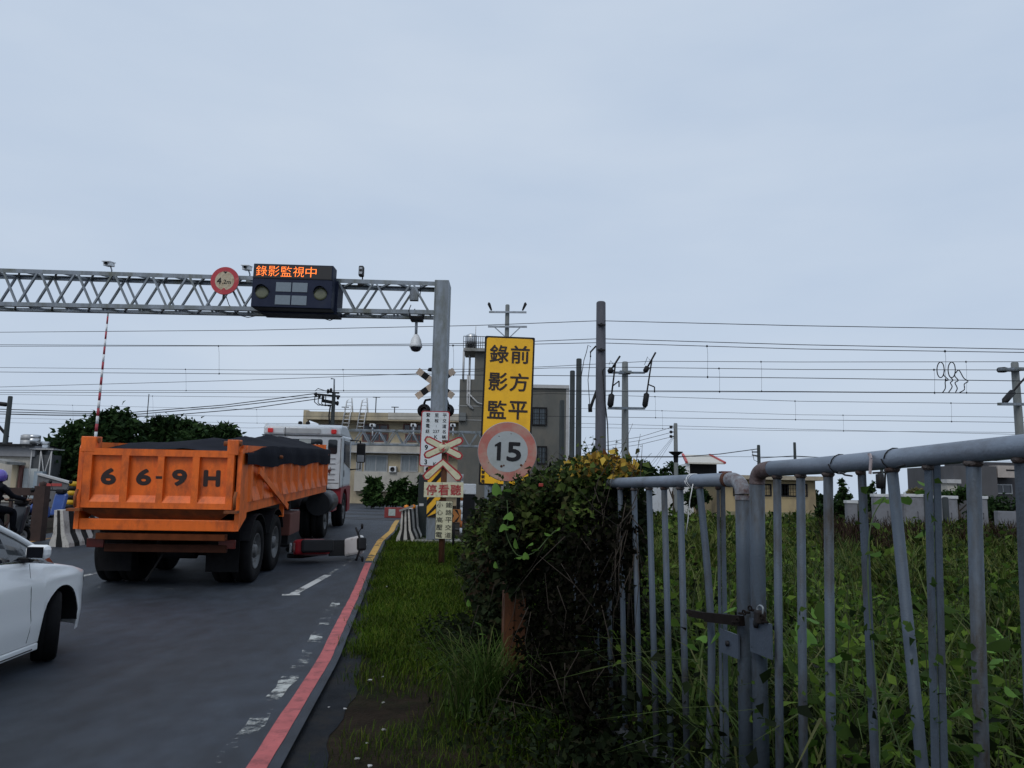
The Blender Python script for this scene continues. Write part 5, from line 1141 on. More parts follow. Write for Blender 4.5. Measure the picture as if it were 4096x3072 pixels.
# lip, lower flange, bumpers
b = MB(); b.add([(-BW, -.07, ZF + .02), (BW, -.07, ZF + .02), (BW - .25, .12, ZF - .14), (-BW + .25, .12, ZF - .14)], [(0, 1, 2, 3)]); b.add([(-BW, -.07, ZF + .02), (-BW + .25, .12, ZF - .14), (-BW + .25, .3, ZF - .14), (-BW, .3, ZF + .02)], [(0, 1, 2, 3)]); b.build('discharge_lip', M_ORD, tr)
MB().box((-BW - .03, .02, ZF - .31), (BW + .03, .14, ZF - .14), 0, None, .01).build('lower_beam', M_OR, tr)
MB().box((-.92, .06, ZF - .46), (1.02, .2, ZF - .36), 0, None, .01).build('under_beam', pm('shaded_orange', (.12, .032, .010), .85, 0, .3, 5, spec=.15), tr)  # orange darkened, the shade below the tail is in the colour
MB().box((-.85, .22, .60), (1.0, .32, .72), 0, None, .01).build('rear_bumper', pm('shaded_bumper', (.045, .015, .008), .85, 0, .3, 5, spec=.2), tr)  # near-black brown carries the shade under the truck
for s_ in (-1, 1):
    MB().box((s_ * 1.0 - .13, .25, .66), (s_ * 1.0 + .13, .29, .80), 0, None, .01).build('tail_lamp', pm('tail_lamp_red', (.10, .012, .008), .3), tr)
    MB().box((s_ * .84 - .26, .62, .25), (s_ * .84 + .26, .64, .98)).build('mudflap', M_RUBBER, tr)
    b = MB(); b.box((s_ * .42 - .05, .3, .80), (s_ * .42 + .05, 9.5, ZF - .03)); b.build('chassis_beam', M_DARKM, tr)
b = MB()
for y in (.5, 2.0, 3.6, 5.5, 7.5): b.box((-.45, y, .85), (.45, y + .12, 1.05))
b.tube([(-.3, 1.05, .52), (.3, 1.05, .52)], .12, 10); b.build('cross_member', M_DARKM, tr)
for y in (1.25, 2.62):
    for s_ in (-1, 1):
        wheel(tr, (s_ * 1.08, y, .52), .52, .30, pm('truck_rim', (.14, .145, .15), .5, .5, .3, 8, dirt=(.05, .045, .04), dscale=8, damt=.5), s_, .56, True); wheel(tr, (s_ * .74, y, .52), .52, .28, M_DARKM, s_, .56, True)
    MB().tube([(-1.0, y, .52), (1.0, y, .52)], .09, 10).build('axle', M_DARKM, tr)
    for s_ in (-1, 1):
        b = MB(); prv = None
        for k in range(9):
            a = R(20 + 140 * k / 8); c_ = Vector((s_ * .93, y + .60 * math.cos(a), .54 + .60 * math.sin(a)))
            if prv: b.bar(prv, c_, .62, .012, up=(0, -math.cos(a), 0))
            prv = c_
        b.build('mudguard', M_BLACK, tr)
# landing gear, tank, toolbox
for s_ in (-1, 1): b = MB(); b.box((s_ * .85 - .07, 5.2, .2), (s_ * .85 + .07, 5.34, ZF - .05)); b.box((s_ * .85 - .15, 5.1, .14), (s_ * .85 + .15, 5.44, .2)); b.build('landing_leg', M_DARKM, tr)
MB().tube([(1.08, 7.9, .92), (1.08, 9.4, .92)], .30, 18).build('fuel_tank', pm('dark_tank', (.03, .032, .036), .4, .4), tr)
MB().tube([(-1.08, 7.9, .92), (-1.08, 9.4, .92)], .30, 18).build('air_tank', M_DARKM, tr)
MB().box((.72, 4.0, .5), (1.2, 5.0, .95), 0, None, .02).build('tool_box', pm('rust_red_box', (.12, .04, .03), .8), tr)
# tarp mound
b = MB(); ny, nxx = 34, 22; vs = []
rg = np.random.default_rng(5)
for j in range(ny + 1):
    y = .12 + (BL + .05) * j / ny; f = j / ny
    ridge = ZS + .08 + .36 * f ** 1.2 * (1 - .2 * sstep(.94, 1, f))
    for i in range(nxx + 1):
        u = -1 + 2 * i / nxx; au = abs(u)
        if au > .82:
            hang = (au - .82) / .18; z = ZS + .11 - hang * (.34 - .03 * math.sin(y * 2.1 + u)) ; x = math.copysign(BW + .115 + .02 * math.sin(y * 4.3), u)
        else:
            s_ = au / .82; x = math.copysign((BW + .10) * s_, u); z = ZS + .11 + (ridge - ZS - .05) * (1 - s_ ** 1.02) + .03 * math.sin(3 * y + 4 * u) * (1 - s_)
        if au <= .82: z -= .13 * (1 - sstep(0, .22, f))
        vs.append((x, y, z + rg.normal() * .006))
n1 = nxx + 1; b.add(vs, [(j * n1 + i, j * n1 + i + 1, (j + 1) * n1 + i + 1, (j + 1) * n1 + i) for j in range(ny) for i in range(nxx)], 0, True)
b.build('tarp', M_TARP, tr)
for s_ in (1,):
    for y in (2.4,): MB().lathe([(0, .03), (.03, .02), (.035, -.03)], 8, (BW + .15, y, ZS - .08), MY).build('tarp_hook', M_ORD, tr)
# tractor chassis and wheels
M_CABW = pm('cab_white', (.66, .69, .71), .4, 0, .05, 3, dirt=(.42, .42, .42), dscale=3, damt=.28, coat=.2); M_CABR = pm('cab_red', (.25, .018, .03), .45, 0, .1, 3, coat=.2)
for s_ in (-1, 1):
    wheel(tr, (s_ * 1.05, 8.5, .52), .52, .30, MATS['truck_rim'], s_, .56, True); wheel(tr, (s_ * .72, 8.5, .52), .52, .28, M_DARKM, s_, .56, True)
    wheel(tr, (s_ * 1.02, 12.0, .52), .52, .32, MATS['truck_rim'], s_, .56, True)
CBk, CFr = 11.05, 13.2; CW = 1.17; cz0, cz1 = 1.18, 2.78
cb = thing('x', 'x', 'x'); bpy.data.objects.remove(cb)
b = MB(); b.prism(rrect(-CW, cz0, CW, cz1, .10, 4), CBk, CFr); cab = b.build('cab', M_CABW, tr)
b = MB(); b.prism([(CBk - .04, cz1 - .02), (CBk - .02, cz1 + .22), (CBk + .25, cz1 + .30), (CBk + 1.3, cz1 + .30), (CFr - .3, cz1 + .16), (CFr - .02, cz1 - .06)], -CW + .03, CW - .03, 'x'); b.build('roof', M_CABW, cab, .05)
b = MB(); b.prism(rrect(-.55, cz1 + .03, .55, cz1 + .17, .06, 3), CBk - .055, CBk - .02); b.build('roof_recess', pm('cab_grey_panel', (.45, .46, .46), .5), cab)
MB().box((-CW - .01, CBk - .03, cz1 - .05), (CW + .01, CBk - .005, cz1 - .028)).build('roof_seam', M_BLACK, cab)
yb = CBk - .012
MB().prism(rrect(-.62, cz1 - .50, .60, cz1 - .14, .05, 3), yb, CBk - .001).build('rear_window', M_GLASS, cab)
MB().prism(rrect(.77, cz1 - .57, 1.04, cz1 - .14, .05, 3), yb, CBk - .001).build('quarter_window', M_GLASS, cab)
MB().box((-.08, yb - .006, cz1 - .27), (.26, yb - .002, cz1 - .15)).build('notice', pm('notice_grey', (.40, .43, .42), .7), cab)
text('RAK', M_WHITE, cab, (.25, cz1 - .36), .13, .56, yb - .006, .03, shear=.25)
b = MB()
for k in range(5): z = cz1 - .72 - .155 * k; b.box((.75, CBk - .02, z), (1.0, CBk - .002, z + .03))
b.build('louvre', pm('louvre_grey', (.30, .31, .32), .5), cab)
MB().box((CW - .03, CBk - .006, cz0 + .02), (CW - .015, CBk - .001, cz1 - .1)).build('corner_seam', M_BLACK, cab)
MB().box((.72, CBk - .008, cz0 + .16), (1.12, CBk - .001, cz0 + .175)).build('panel_seam', M_BLACK, cab)
# small horse emblem
hs = [(0, .0), (.02, .0), (.03, .07), (.10, .08), (.12, 0), (.14, 0), (.145, .10), (.17, .15), (.19, .15), (.185, .18), (.15, .22), (.135, .25), (.125, .2), (.10, .155), (.02, .155), (-.01, .11), (-.025, .16), (-.02, .06)]
MB().prism([(x + .72, z + cz0 + .40) for x, z in hs][::-1], CBk - .010, CBk - .003).build('horse_emblem', pm('emblem_brown', (.10, .015, .008), .6), cab)
for x in (-.93, .93):
    lp = MB().box((x - .075, CBk - .10, cz1 + .03), (x + .075, CBk - .03, cz1 + .16), 0, None, .02).build('marker_lamp', pm('marker_red', (.45, .012, .012), .3, emit=(.8, .02, .02), estr=.15), cab)
b = MB(); b.tube([(-.5, CBk + .1, cz1 - .1), (-.5, CBk - .06, cz1 - .05), (-.5, CBk - .06, cz1 + .2)], .012, 5); b.build('antenna', M_BLACK, cab)
for x in (-.03, .2): MB().lathe([(0, .09), (.06, .07), (.07, 0), (0, -.02)], 12, (x - .15, CBk + .5, cz1 + .32)).build('horn', M_BLACK, cab)
MB().lathe([(0, .12), (.05, .1), (.05, 0)], 10, (-1.1, CBk + .15, cz1 + .2)).build('beacon', M_WHITE, cab)
for s_ in (-1, 1):
    b = MB(); b.prism([(CBk + .55, 1.95), (CFr - .22, 1.75), (CFr - .42, 2.60), (CBk + .55, 2.62)], s_ * CW - s_ * .003, s_ * (CW + .008), 'x'); b.build('side_window', pm('blue_glass', (.03, .045, .075), .08), cab)
    b = MB(); b.prism([(CBk + .50, cz0 + .02), (CBk + .52, cz0 + .02), (CBk + .52, 2.7), (CBk + .50, 2.7)], s_ * CW - s_ * .002, s_ * (CW + .006), 'x'); b.build('door_gap', M_BLACK, cab)
    MB().lathe([(0, .012), (.05, .01), (.06, 0)], 12, (s_ * CW, CBk + .68, 1.62), Matrix.Rotation(R(90 * s_), 3, 'Y') @ Matrix.Diagonal((1.9, 1, 1))).build('door_handle', M_BLACK, cab)
    b = MB(); b.tube([(s_ * CW, CFr - .3, 2.66), (s_ * (CW + .30), CFr - .1, 2.66), (s_ * (CW + .32), CFr - .08, 1.75), (s_ * CW, CFr - .1, 1.72)], .028, 6); ma = b.build('mirror_arm', M_BLACK, cab)
    MB().box((s_ * (CW + .33) - .14, CFr - .14, 1.95), (s_ * (CW + .33) + .14, CFr - .02, 2.58), 0, None, .04).build('mirror', M_BLACK, ma)
    MB().box((s_ * (CW + .33) - .11, CFr - .146, 1.98), (s_ * (CW + .33) + .11, CFr - .1405, 2.2)).build('mirror_glass', pm('mirror_glass', (.30, .32, .34), .2), ma)
    # red wheel-arch and lower panel
    prof = []
    for k in range(11): a = R(-8 + 170 * k / 10); prof.append((12.0 + .66 * math.cos(a), .50 + .66 * math.sin(a)))
    b = MB(); b.prism([(13.22, .45), (13.22, 1.2), (11.12, 1.2), (11.12, .75)] + prof[::-1], s_ * (CW - .25), s_ * (CW + .02), 'x'); b.build('wheel_arch_panel', M_CABR, cab)
    MB().box((s_ * .75 if s_ > 0 else -1.1, 10.3, .55), (1.1 if s_ > 0 else -.75, 11.05, .95), 0, None, .03).build('red_step_box', M_CABR, tr)
MB().box((-CW, CFr - .25, .42), (CW, CFr + .12, 1.22), 0, None, .05).build('front_bumper', M_CABR, cab)
MB().prism([(CFr - .0, 1.7), (CFr + .03, 1.72), (CFr - .12, 2.66), (CFr - .15, 2.66)], -CW + .12, CW - .12, 'x').build('windscreen', M_GLASS, cab)
b = MB(); b.box((-.45, 9.0, .75), (.45, 13.0, .98)); b.box((-.8, 10.2, .7), (.8, 10.95, 1.35)); b.build('tractor_frame', M_DARKM, tr)
b = MB(); b.prism([(.02, .1), (.05, .1), (-.20, -.35), (-.23, -.35)], .3, .32); o = b.build('hanging_cable', M_RUBBER, tr); o.location = (0, 0, .5)

# ================================================================== WHITE CAR
CXr, CYf = -4.22, 7.46       # right side plane, front axle
car = thing('white_car', 'white sedan waiting behind the orange truck', 'car', (CXr - .89, CYf, 0), rz=R(5))
M_CARP = pm('white_car_paint', (.84, .86, .87), .28, 0, .02, 2, coat=.6); M_CARG = glassmat('car_glass', (.012, .015, .02), .04)
WB = 2.70; yN, yT = .86, -WB - .98        # nose, tail (front axle at y=0)
def top_z(y):   # shoulder / bonnet edge height
    return float(np.interp(y, [yT, yT + .12, yT + .5, -2.4, -.95, -.55, .2, .55, .75, yN], [.72, .98, 1.0, .99, .965, .94, .85, .765, .67, .48]))
def cen_z(y):   # centre line of bonnet / boot
    return float(np.interp(y, [yT, yT + .12, yT + .5, -2.4, -.75, -.3, .3, .62, .78, yN], [.74, 1.02, 1.06, 1.06, 1.03, .99, .905, .81, .70, .50]))
def bot_z(y):
    z = .24 if -WB + .3 < y < -.3 else .22
    for a in (0, -WB):
        d = y - a
        if abs(d) < .375: z = max(z, .315 + math.sqrt(max(0, .375 ** 2 - d * d)))
    return z
def halfw(y):
    t_ = (y - (yN + yT) / 2) / ((yN - yT) / 2); return .89 * (1 - abs(t_) ** 13) ** .5 if abs(t_) < 1 else .02
ysn = sorted(set(list(np.linspace(yT, yN, 92)) + [yT + .01, yT + .03, yN - .01, yN - .03, -.375, .375, -WB - .375, -WB + .375]))
b = MB(); nr = 12; grid = []
for y in ysn:
    w_ = max(halfw(y), .05); z0, z1 = bot_z(y), top_z(y); z1 = max(z1, z0 + .02); row = []
    for k in range(nr + 1):
        f = k / nr; z = z0 + (z1 - z0) * f; g = (z - .24) / .68
        bul = 1.0 - .055 * max(0, g - .55) ** 1.5 * 4 - .03 * max(0, .25 - g) * 3 + .012 * math.exp(-((g - .78) / .05) ** 2) * (1 if y > -2.9 else 0) - .010 * math.exp(-((g - .45) / .16) ** 2)
        row.append((w_ * bul, y, z))
    for k in range(1, 6):
        f = k / 5; row.append((row[nr][0] * (1 - f), y, z1 + (cen_z(y) - z1) * math.sin(f * math.pi / 2)))
    grid.append(row)
m_ = len(grid[0])
for s_ in (-1, 1):
    vs = [(s_ * x, y, z) for row in grid for x, y, z in row]
    b.add(vs, [(j * m_ + i, j * m_ + i + 1, (j + 1) * m_ + i + 1, (j + 1) * m_ + i) for j in range(len(grid) - 1) for i in range(m_ - 1)], 0, True)
bo = b.build('body', M_CARP, car)
b = MB()
for s_ in (-1, 1):      # wheel wells
    for a in (0, -WB):
        prv = None
        for k in range(13):
            q_ = R(180 * k / 12); p_ = (a + .37 * math.cos(q_), .315 + .37 * math.sin(q_))
            if prv: b.add([(s_ * .865, prv[0], prv[1]), (s_ * .865, p_[0], p_[1]), (s_ * .5, p_[0], p_[1]), (s_ * .5, prv[0], prv[1])], [(0, 1, 2, 3)])
            prv = p_
        b.box((min(s_ * .5, s_ * .52), a - .38, .1), (max(s_ * .5, s_ * .52), a + .38, .72))
b.box((-.55, yT + .3, .2), (.55, yN - .3, .24)); b.build('wheel_wells', M_BLACK, bo)
# greenhouse
gy = [-.62, -.40 - .35, -1.05, -1.38, -1.62, -2.0, -2.4, -2.75, -3.05, -3.35]
gy = [-.05, -.28, -.55, -.83, -1.12, -1.7, -2.3, -2.7, -3.05, -3.3]
gzv = [1.02, 1.13, 1.25, 1.36, 1.415, 1.44, 1.42, 1.35, 1.23, 1.08]
gy2 = list(np.linspace(-.05, -3.3, 56)); b = MB(); rows = []
for y in gy2:
    zr = float(np.interp(-y, [-v for v in gy], gzv)); zb_ = top_z(y) - .005; wb = .80; row = []
    for k in range(9):
        f = k / 8; z = zb_ + (zr - .06 - zb_) * f; row.append((wb - .24 * f ** 1.25 * ((zr - zb_) / .5), y, z))
    xt = row[-1][0]
    for k in range(1, 6): f = k / 5; row.append((xt * math.cos(f * math.pi / 2), y, zr - .06 + .06 * math.sin(f * math.pi / 2)))
    rows.append(row)
m_ = len(rows[0]); glass = {}; parts = {'roof': MB()}
def gpart(nm): return parts.setdefault(nm, MB())
for s_ in (-1, 1):
    for j in range(len(rows) - 1):
        for i in range(m_ - 1):
            y = (rows[j][0][1] + rows[j + 1][0][1]) / 2; quad = [rows[j][i], rows[j][i + 1], rows[j + 1][i + 1], rows[j + 1][i]]
            nm = 'roof'; zmid = sum(q_[2] for q_ in quad) / 4
            if i <= 7 and y > -2.80: nm = f"side_window_{'front' if y > -1.98 else 'rear'}{s_}"
            if i >= 9 and y > -1.02: nm = 'windscreen'
            if i >= 9 and y < -2.72: nm = 'rear_screen'
            if i == 8 and y > -1.02: nm = 'windscreen'
            gpart(nm).add([(s_ * x, y_, z) for x, y_, z in quad], [(0, 1, 2, 3)], 0, True)
def gsurf(y, z):
    zr = float(np.interp(-y, [-v for v in gy], gzv)); zb_ = top_z(y) - .005; f = max(0, min(1, (z - zb_) / max(.02, zr - .06 - zb_))); return .80 - .24 * f ** 1.25 * ((zr - zb_) / .5)
for s_ in (-1, 1):
    pts = []
    for k in range(12):
        y = -.22 - .90 * k / 11; zr = float(np.interp(-y, [-v for v in gy], gzv)); z = max(top_z(y) + .01, zr - .075); pts.append((s_ * (gsurf(y, z) + .004), y, z))
    pts += [(s_ * (gsurf(y, z) + .004), y, z) for y, z in ((-1.4, 1.355), (-1.9, 1.375), (-2.4, 1.345), (-2.75, 1.27))]
    MB().tube(pts, [.030] * 12 + [.028] * 4, 8).build('a_pillar', M_CARP, bo)
    MB().tube([(s_ * (gsurf(-1.98, z) + .002), -1.98 - .1 * (z - .97), z) for z in (.97, 1.1, 1.25, 1.37)], .028, 6).build('b_pillar', M_BLACK, bo)
for nm, mb in parts.items():
    isg = 'window' in nm or 'screen' in nm
    mb.build('side_window' if 'side_window' in nm else nm, M_CARG if isg else M_CARP, bo)
for s_ in (-1, 1):
    b = MB(); b.box((s_ * .80 - .012, -2.9, .955), (s_ * .80 + .014, -.45, .975)); o = b.build('belt_trim', pm('chrome_trim', (.55, .57, .6), .2, .9), bo)
    # mirror
    b = MB(); b.box((s_ * .95 - .095, -.74, .99), (s_ * .95 + .095, -.62, 1.112), 0, Matrix.Rotation(R(-6 * s_), 3, 'Z'), .04); mr_ = b.build('door_mirror', M_CARP, car)
    MB().box((s_ * .948 - .068, -.752, 1.004), (s_ * .948 + .074, -.742, 1.098), 0, Matrix.Rotation(R(-6 * s_), 3, 'Z'), .003).build('mirror_glass', pm('mirror_dark', (.02, .022, .03), .08, .6), mr_)
    b = MB(); b.box((min(s_ * .76, s_ * .88), -.68, .955), (max(s_ * .76, s_ * .88), -.60, 1.0), 0, None, .01); b.build('mirror_foot', M_BLACK, mr_)
    b = MB(); b.box((s_ * .86 - .02, -1.75, .795), (s_ * .86 + .035, -1.55, .825), 0, None, .01); b.build('door_handle', M_CARP, bo)
    b = MB(); b.box((s_ * .868 - .04, -WB + .36, .17), (s_ * .868 + .012, -.38, .235), 0, None, .012); b.build('sill_trim', M_CARP, bo)
    b = MB(); b.box((s_ * .876 - .02, -WB + .45, .185), (s_ * .876 + .006, -.48, .195)); b.build('sill_groove', M_DARKM, bo)
    b = MB()
    for j in range(len(grid) - 1):
        for i in range(8, 12):
            y = grid[j][i][1]
            if .50 + (11 - i) * .05 < y < .835: b.add([(s_ * (grid[a][c_][0] + .004), grid[a][c_][1] + .003, grid[a][c_][2]) for a, c_ in ((j, i), (j, i + 1), (j + 1, i + 1), (j + 1, i))], [(0, 1, 2, 3)], 0, True)
    b.build('headlight', pm('headlight_glass', (.35, .37, .4), .08, .3), bo)
    for yy in (-.58, -1.96, -2.82):
        b = MB(); pts = []
        for k in range(8):
            z = .26 + (top_z(yy) - .27) * k / 7; g = (z - .24) / .68; bul = 1.0 - .055 * max(0, g - .55) ** 1.5 * 4 - .03 * max(0, .25 - g) * 3 + .012 * math.exp(-((g - .78) / .05) ** 2) - .010 * math.exp(-((g - .45) / .16) ** 2); pts.append((s_ * (.89 * bul - .0005), yy + .02 * math.sin(k), z))
        b.tube(pts, .0035, 4); b.build('door_gap', M_BLACK, bo)
    for y, st in ((0, R(-26)), (-WB, 0)):
        wh = wheel(car, (0, 0, 0), .315, .215, pm('alloy', (.25, .26, .28), .3, .8), s_, .70); wh.location = (s_ * .755, y, .315); wh.rotation_euler = (0, 0, -st)
        
# ================================================================== SCOOTERS AND RIDER
def scooter(name, label, loc, rz, body_mat, rx=0, ry=0, group=None, front_mat=None):
    front_mat = front_mat or body_mat
    t = thing(name, label, 'scooter', loc, rz=rz, group=group, rx=rx, ry=ry)      # faces +y
    for y in (.62, -.58):
        prof = [(.13, -.045), (.19, -.05), (.225, -.025), (.23, 0), (.225, .025), (.19, .05), (.13, .045), (.13, -.045)]
        w_ = MB().lathe(prof, 24, (0, y, .23), MY).build('wheel', M_RUBBER, t); MB().lathe([(.13, -.03), (.05, -.04), (.05, .04), (.13, .03)], 16, (0, y, .23), MY).build('rim', M_ALU, w_)
    b = MB(); prof = [(-.72, .62), (-.55, .72), (-.1, .66), (.02, .5), (.05, .30), (-.15, .22), (-.45, .30), (-.74, .5)]
    b.prism(prof, -.15, .15, 'x'); b.build('rear_body', body_mat, t, .09)
    b = MB(); b.prism([(.05, .26), (.42, .26), (.42, .33), (.05, .33)], -.16, .16, 'x'); b.build('floorboard', M_BLACK, t, .01)
    b = MB(); b.prism([(.36, .30), (.46, .28), (.62, .82), (.60, .95), (.50, .92)], -.19, .19, 'x'); b.build('front_shield', front_mat, t, .05)
    b = MB(); b.prism([(.40, .40), (.68, .44), (.82, .38), (.72, .50), (.50, .54)], -.07, .07, 'x'); b.build('front_mudguard', front_mat, t, .02)
    b = MB(); b.box((-.13, -.62, .70), (.13, .02, .80), 0, None, .04); b.build('seat', M_BLACK, t)
    b = MB(); b.tube([(-.33, .40, 1.03), (-.15, .47, 1.02), (0, .52, 1.0), (.15, .47, 1.02), (.33, .40, 1.03)], .022, 8); b.box((-.13, .44, .92), (.13, .62, 1.06), 0, None, .04); hb = b.build('handlebar', M_BLACK, t)
    b = MB(); b.tube([(0, .55, .9), (.0, .63, .3)], .03, 8); b.build('fork', M_DARKM, t)
    for s_ in (-1, 1):
        b = MB(); b.tube([(s_ * .22, .45, 1.04), (s_ * .30, .46, 1.22)], .008, 5); b.lathe([(0, .012), (.055, .01), (.055, -.01), (0, -.012)], 12, (s_ * .32, .46, 1.26), Mx); b.build('mirror', M_BLACK, hb)
    MB().lathe([(0, .06), (.07, .03), (.08, 0)], 14, (0, .62, .86), Matrix.Rotation(R(-80), 3, 'X')).build('headlight', pm('scooter_lamp', (.5, .5, .5), .15), t)
    MB().box((-.08, -.76, .60), (.08, -.71, .66), 0, None, .01).build('tail_light', MATS['tail_lamp_red'], t)
    b = MB(); b.tube([(.12, -.15, .2), (.14, -.5, .22), (.14, -.78, .3)], [.03, .05, .045], 8); b.build('exhaust', M_DARKM, t)
    b = MB(); b.box((-.09, -.78, .42), (.09, -.765, .54)); b.build('plate', M_WHITE, t)
    return t
rxp = at(9, 491, 17.2); zs = gz(rxp.x, 17.2)
scooter('motor_scooter', 'dark scooter under the rider in the purple helmet', (rxp.x, 17.0, zs), R(-12), pm('scooter_dark', (.02, .022, .03), .35, coat=.3))
def skin_body(name, joints, edges, radii, mat, parent, sub=2):
    me = bpy.data.meshes.new(name); me.from_pydata(joints, edges, []); o = bpy.data.objects.new(name, me); COL.objects.link(o); o.parent = parent
    md = o.modifiers.new('skin', 'SKIN'); md.use_smooth_shade = True
    if not me.skin_vertices: me.skin_vertices.new()
    for i, r_ in enumerate(radii): me.skin_vertices[0].data[i].radius = (r_, r_) if not isinstance(r_, tuple) else r_
    me.skin_vertices[0].data[0].use_root = True
    s_ = o.modifiers.new('sub', 'SUBSURF'); s_.levels = sub; s_.render_levels = sub; me.materials.append(mat); return o
rd = thing('person', 'scooter rider in dark jacket and purple helmet at the left edge', 'person', (rxp.x, 17.0, zs), R(-12))
J = [(0, -.28, .86), (0, -.26, 1.0), (0, -.22, 1.18), (0, -.18, 1.33), (0, -.15, 1.42), (0, -.13, 1.52),
     (.17, -.17, 1.31), (.24, .02, 1.12), (.30, .33, 1.05), (-.17, -.17, 1.31), (-.24, .02, 1.12), (-.30, .33, 1.05),
     (.11, -.20, .84), (.17, .16, .80), (.15, .20, .42), (.15, .32, .37), (-.11, -.20, .84), (-.17, .16, .80), (-.15, .20, .42), (-.15, .32, .37)]
Ed = [(0, 1), (1, 2), (2, 3), (3, 4), (4, 5), (3, 6), (6, 7), (7, 8), (3, 9), (9, 10), (10, 11), (0, 12), (12, 13), (13, 14), (14, 15), (0, 16), (16, 17), (17, 18), (18, 19)]
rr_ = [.16, .16, .17, .14, .06, .085, .075, .058, .045, .075, .058, .045, .10, .085, .06, .05, .10, .085, .06, .05]
skin_body('body', J, Ed, rr_, pm('dark_clothes', (.008, .009, .013), .95, 0, .3, 8, spec=.1), rd)
b = MB(); b.lathe([(.10, -.11), (.135, -.07), (.145, 0), (.13, .07), (.09, .12), (.04, .145), (0, .15)], 22, (0, -.12, 1.55)); b.build('helmet', pm('purple_helmet', (.13, .10, .42), .25, 0, .05, coat=.5), rd)
b = MB()
for k in range(9):
    a0, a1 = R(35 + 110 * k / 9), R(35 + 110 * (k + 1) / 9); b.add([(.148 * math.cos(a0), -.12 + .148 * math.sin(a0), 1.46), (.148 * math.cos(a1), -.12 + .148 * math.sin(a1), 1.46), (.15 * math.cos(a1), -.12 + .15 * math.sin(a1), 1.58), (.15 * math.cos(a0), -.12 + .15 * math.sin(a0), 1.58)], [(0, 1, 2, 3)], 0, True)
b.build('visor', M_GLASS, rd)
b = MB(); b.lathe([(0, .1), (.07, .06), (.08, -.03), (.05, -.1), (0, -.12)], 14, (0, -.10, 1.51)); b.build('face', pm('skin', (.35, .2, .13), .6), rd)
for s_ in (-1, 1):
    b = MB(); c_ = Vector((s_ * .30, .38, 1.045)); b.cbox(c_, Vector((.028, .045, .02)), .012)
    for k in range(4): b.tube([c_ + Vector((s_ * (-.028 + .019 * k), .03, .012)), c_ + Vector((s_ * (-.028 + .019 * k), .075, .0)), c_ + Vector((s_ * (-.028 + .019 * k), .065, -.035)), c_ + Vector((s_ * (-.028 + .019 * k), .04, -.04))], [.010, .0095, .009, .008], 6)
    b.tube([c_ + Vector((-s_ * .03, -.02, -.005)), c_ + Vector((-s_ * .045, .03, -.02)), c_ + Vector((-s_ * .03, .05, -.035))], [.011, .010, .009], 6); b.build('hand', MATS['skin'], rd)
g_ = gp(342, 557); scooter('motor_scooter', 'red and white scooter lying on its side beside the truck wheels', (g_.x - .35, g_.y - .3, g_.z + .17), R(-62), pm('scooter_red', (.42, .02, .03), .4, coat=.3), ry=R(80), front_mat=M_WHITE)
g_ = at(44, 530, 21.8); scooter('motor_scooter', 'blue scooter parked beyond the railing, left of the striped barrier', (g_.x, 21.8, gz(g_.x, 21.8)), R(-8), pm('scooter_blue', (.03, .08, .30), .35, coat=.3))

# ================================================================== GATE
def fpt(px, py, off=0.0):
    d = ray(px, py); t_ = (1.742 + off) / (d.x + .22 * d.y); return Vector((d.x * t_, d.y * t_, CAM_Z + d.z * t_))
def smooth(pts, n=8):
    q = [Vector(p) for p in pts]; out = []
    for i in range(len(q) - 1):
        p0, p1, p2, p3 = q[max(i - 1, 0)], q[i], q[i + 1], q[min(i + 2, len(q) - 1)]
        for k in range(n):
            s_ = k / n; out.append(.5 * ((2 * p1) + (p2 - p0) * s_ + (2 * p0 - 5 * p1 + 4 * p2 - p3) * s_ * s_ + (3 * p1 - p0 - 3 * p2 + p3) * s_ ** 3))
    return out + [q[-1]]
RP = .031
base = fpt(742, 700); base.z = 0
gl = thing('gate_leaf', 'left leaf of the grey tubular gate, half swallowed by vines', 'gate', base)
gr_b = fpt(757, 700); gr_b.z = 0
gr = thing('gate_leaf', 'right leaf of the grey tubular gate running out of the picture', 'gate', gr_b)
def loc(p, t_): return Vector(p) - t_.location
hl = fpt(500, 484); 
MB().tube([loc(fpt(520, 484.5), gl), loc(fpt(600, 483.3), gl), loc(fpt(660, 481.8), gl), loc(fpt(727, 479.6), gl)], RP, 20).build('top_rail', M_GATE, gl)
el = smooth([loc(fpt(726.5, 479.6), gl), loc(fpt(734, 480), gl), loc(fpt(740, 484), gl), loc(fpt(742.3, 492), gl), loc(fpt(742.5, 500), gl)])
MB().tube(el, RP * 1.04, 18).build('elbow', pm('chipped_white_rust', (.26, .29, .32), .6, 0, .1, 8, .3, 60, dirt=(.07, .022, .014), dscale=9, damt=.62), gl)
MB().tube([loc(fpt(726.4, 479.4), gl), loc(fpt(729.5, 479.5), gl)], RP * 1.12, 18).build('weld_collar', M_RUST, gl)
p_lo = fpt(745.5, 760); p_lo.z = .02
MB().tube([loc(fpt(742.5, 499), gl), loc(fpt(743.5, 560), gl), loc(p_lo, gl)], RP * .98, 18).build('end_post', M_BAR, gl)
MB().tube([loc(fpt(520, 668), gl), loc(fpt(565, 697), gl), loc(fpt(661, 757), gl), loc(fpt(742, 812), gl)], RP, 14).build('bottom_rail', pm('dirty_pipe', (.05, .055, .062), .7, .2, .3, 6, .2, 60, dirt=(.05, .04, .03), dscale=4, damt=.5), gl)
M_WELD = pm('weld_bead', (.10, .085, .08), .7, .3, .4, 40, .4, 120, dirt=(.05, .022, .014), dscale=20, damt=.6)
def ground_clip(p, zmin=.03):
    return p if p.z > zmin else Vector((p.x, p.y, zmin))
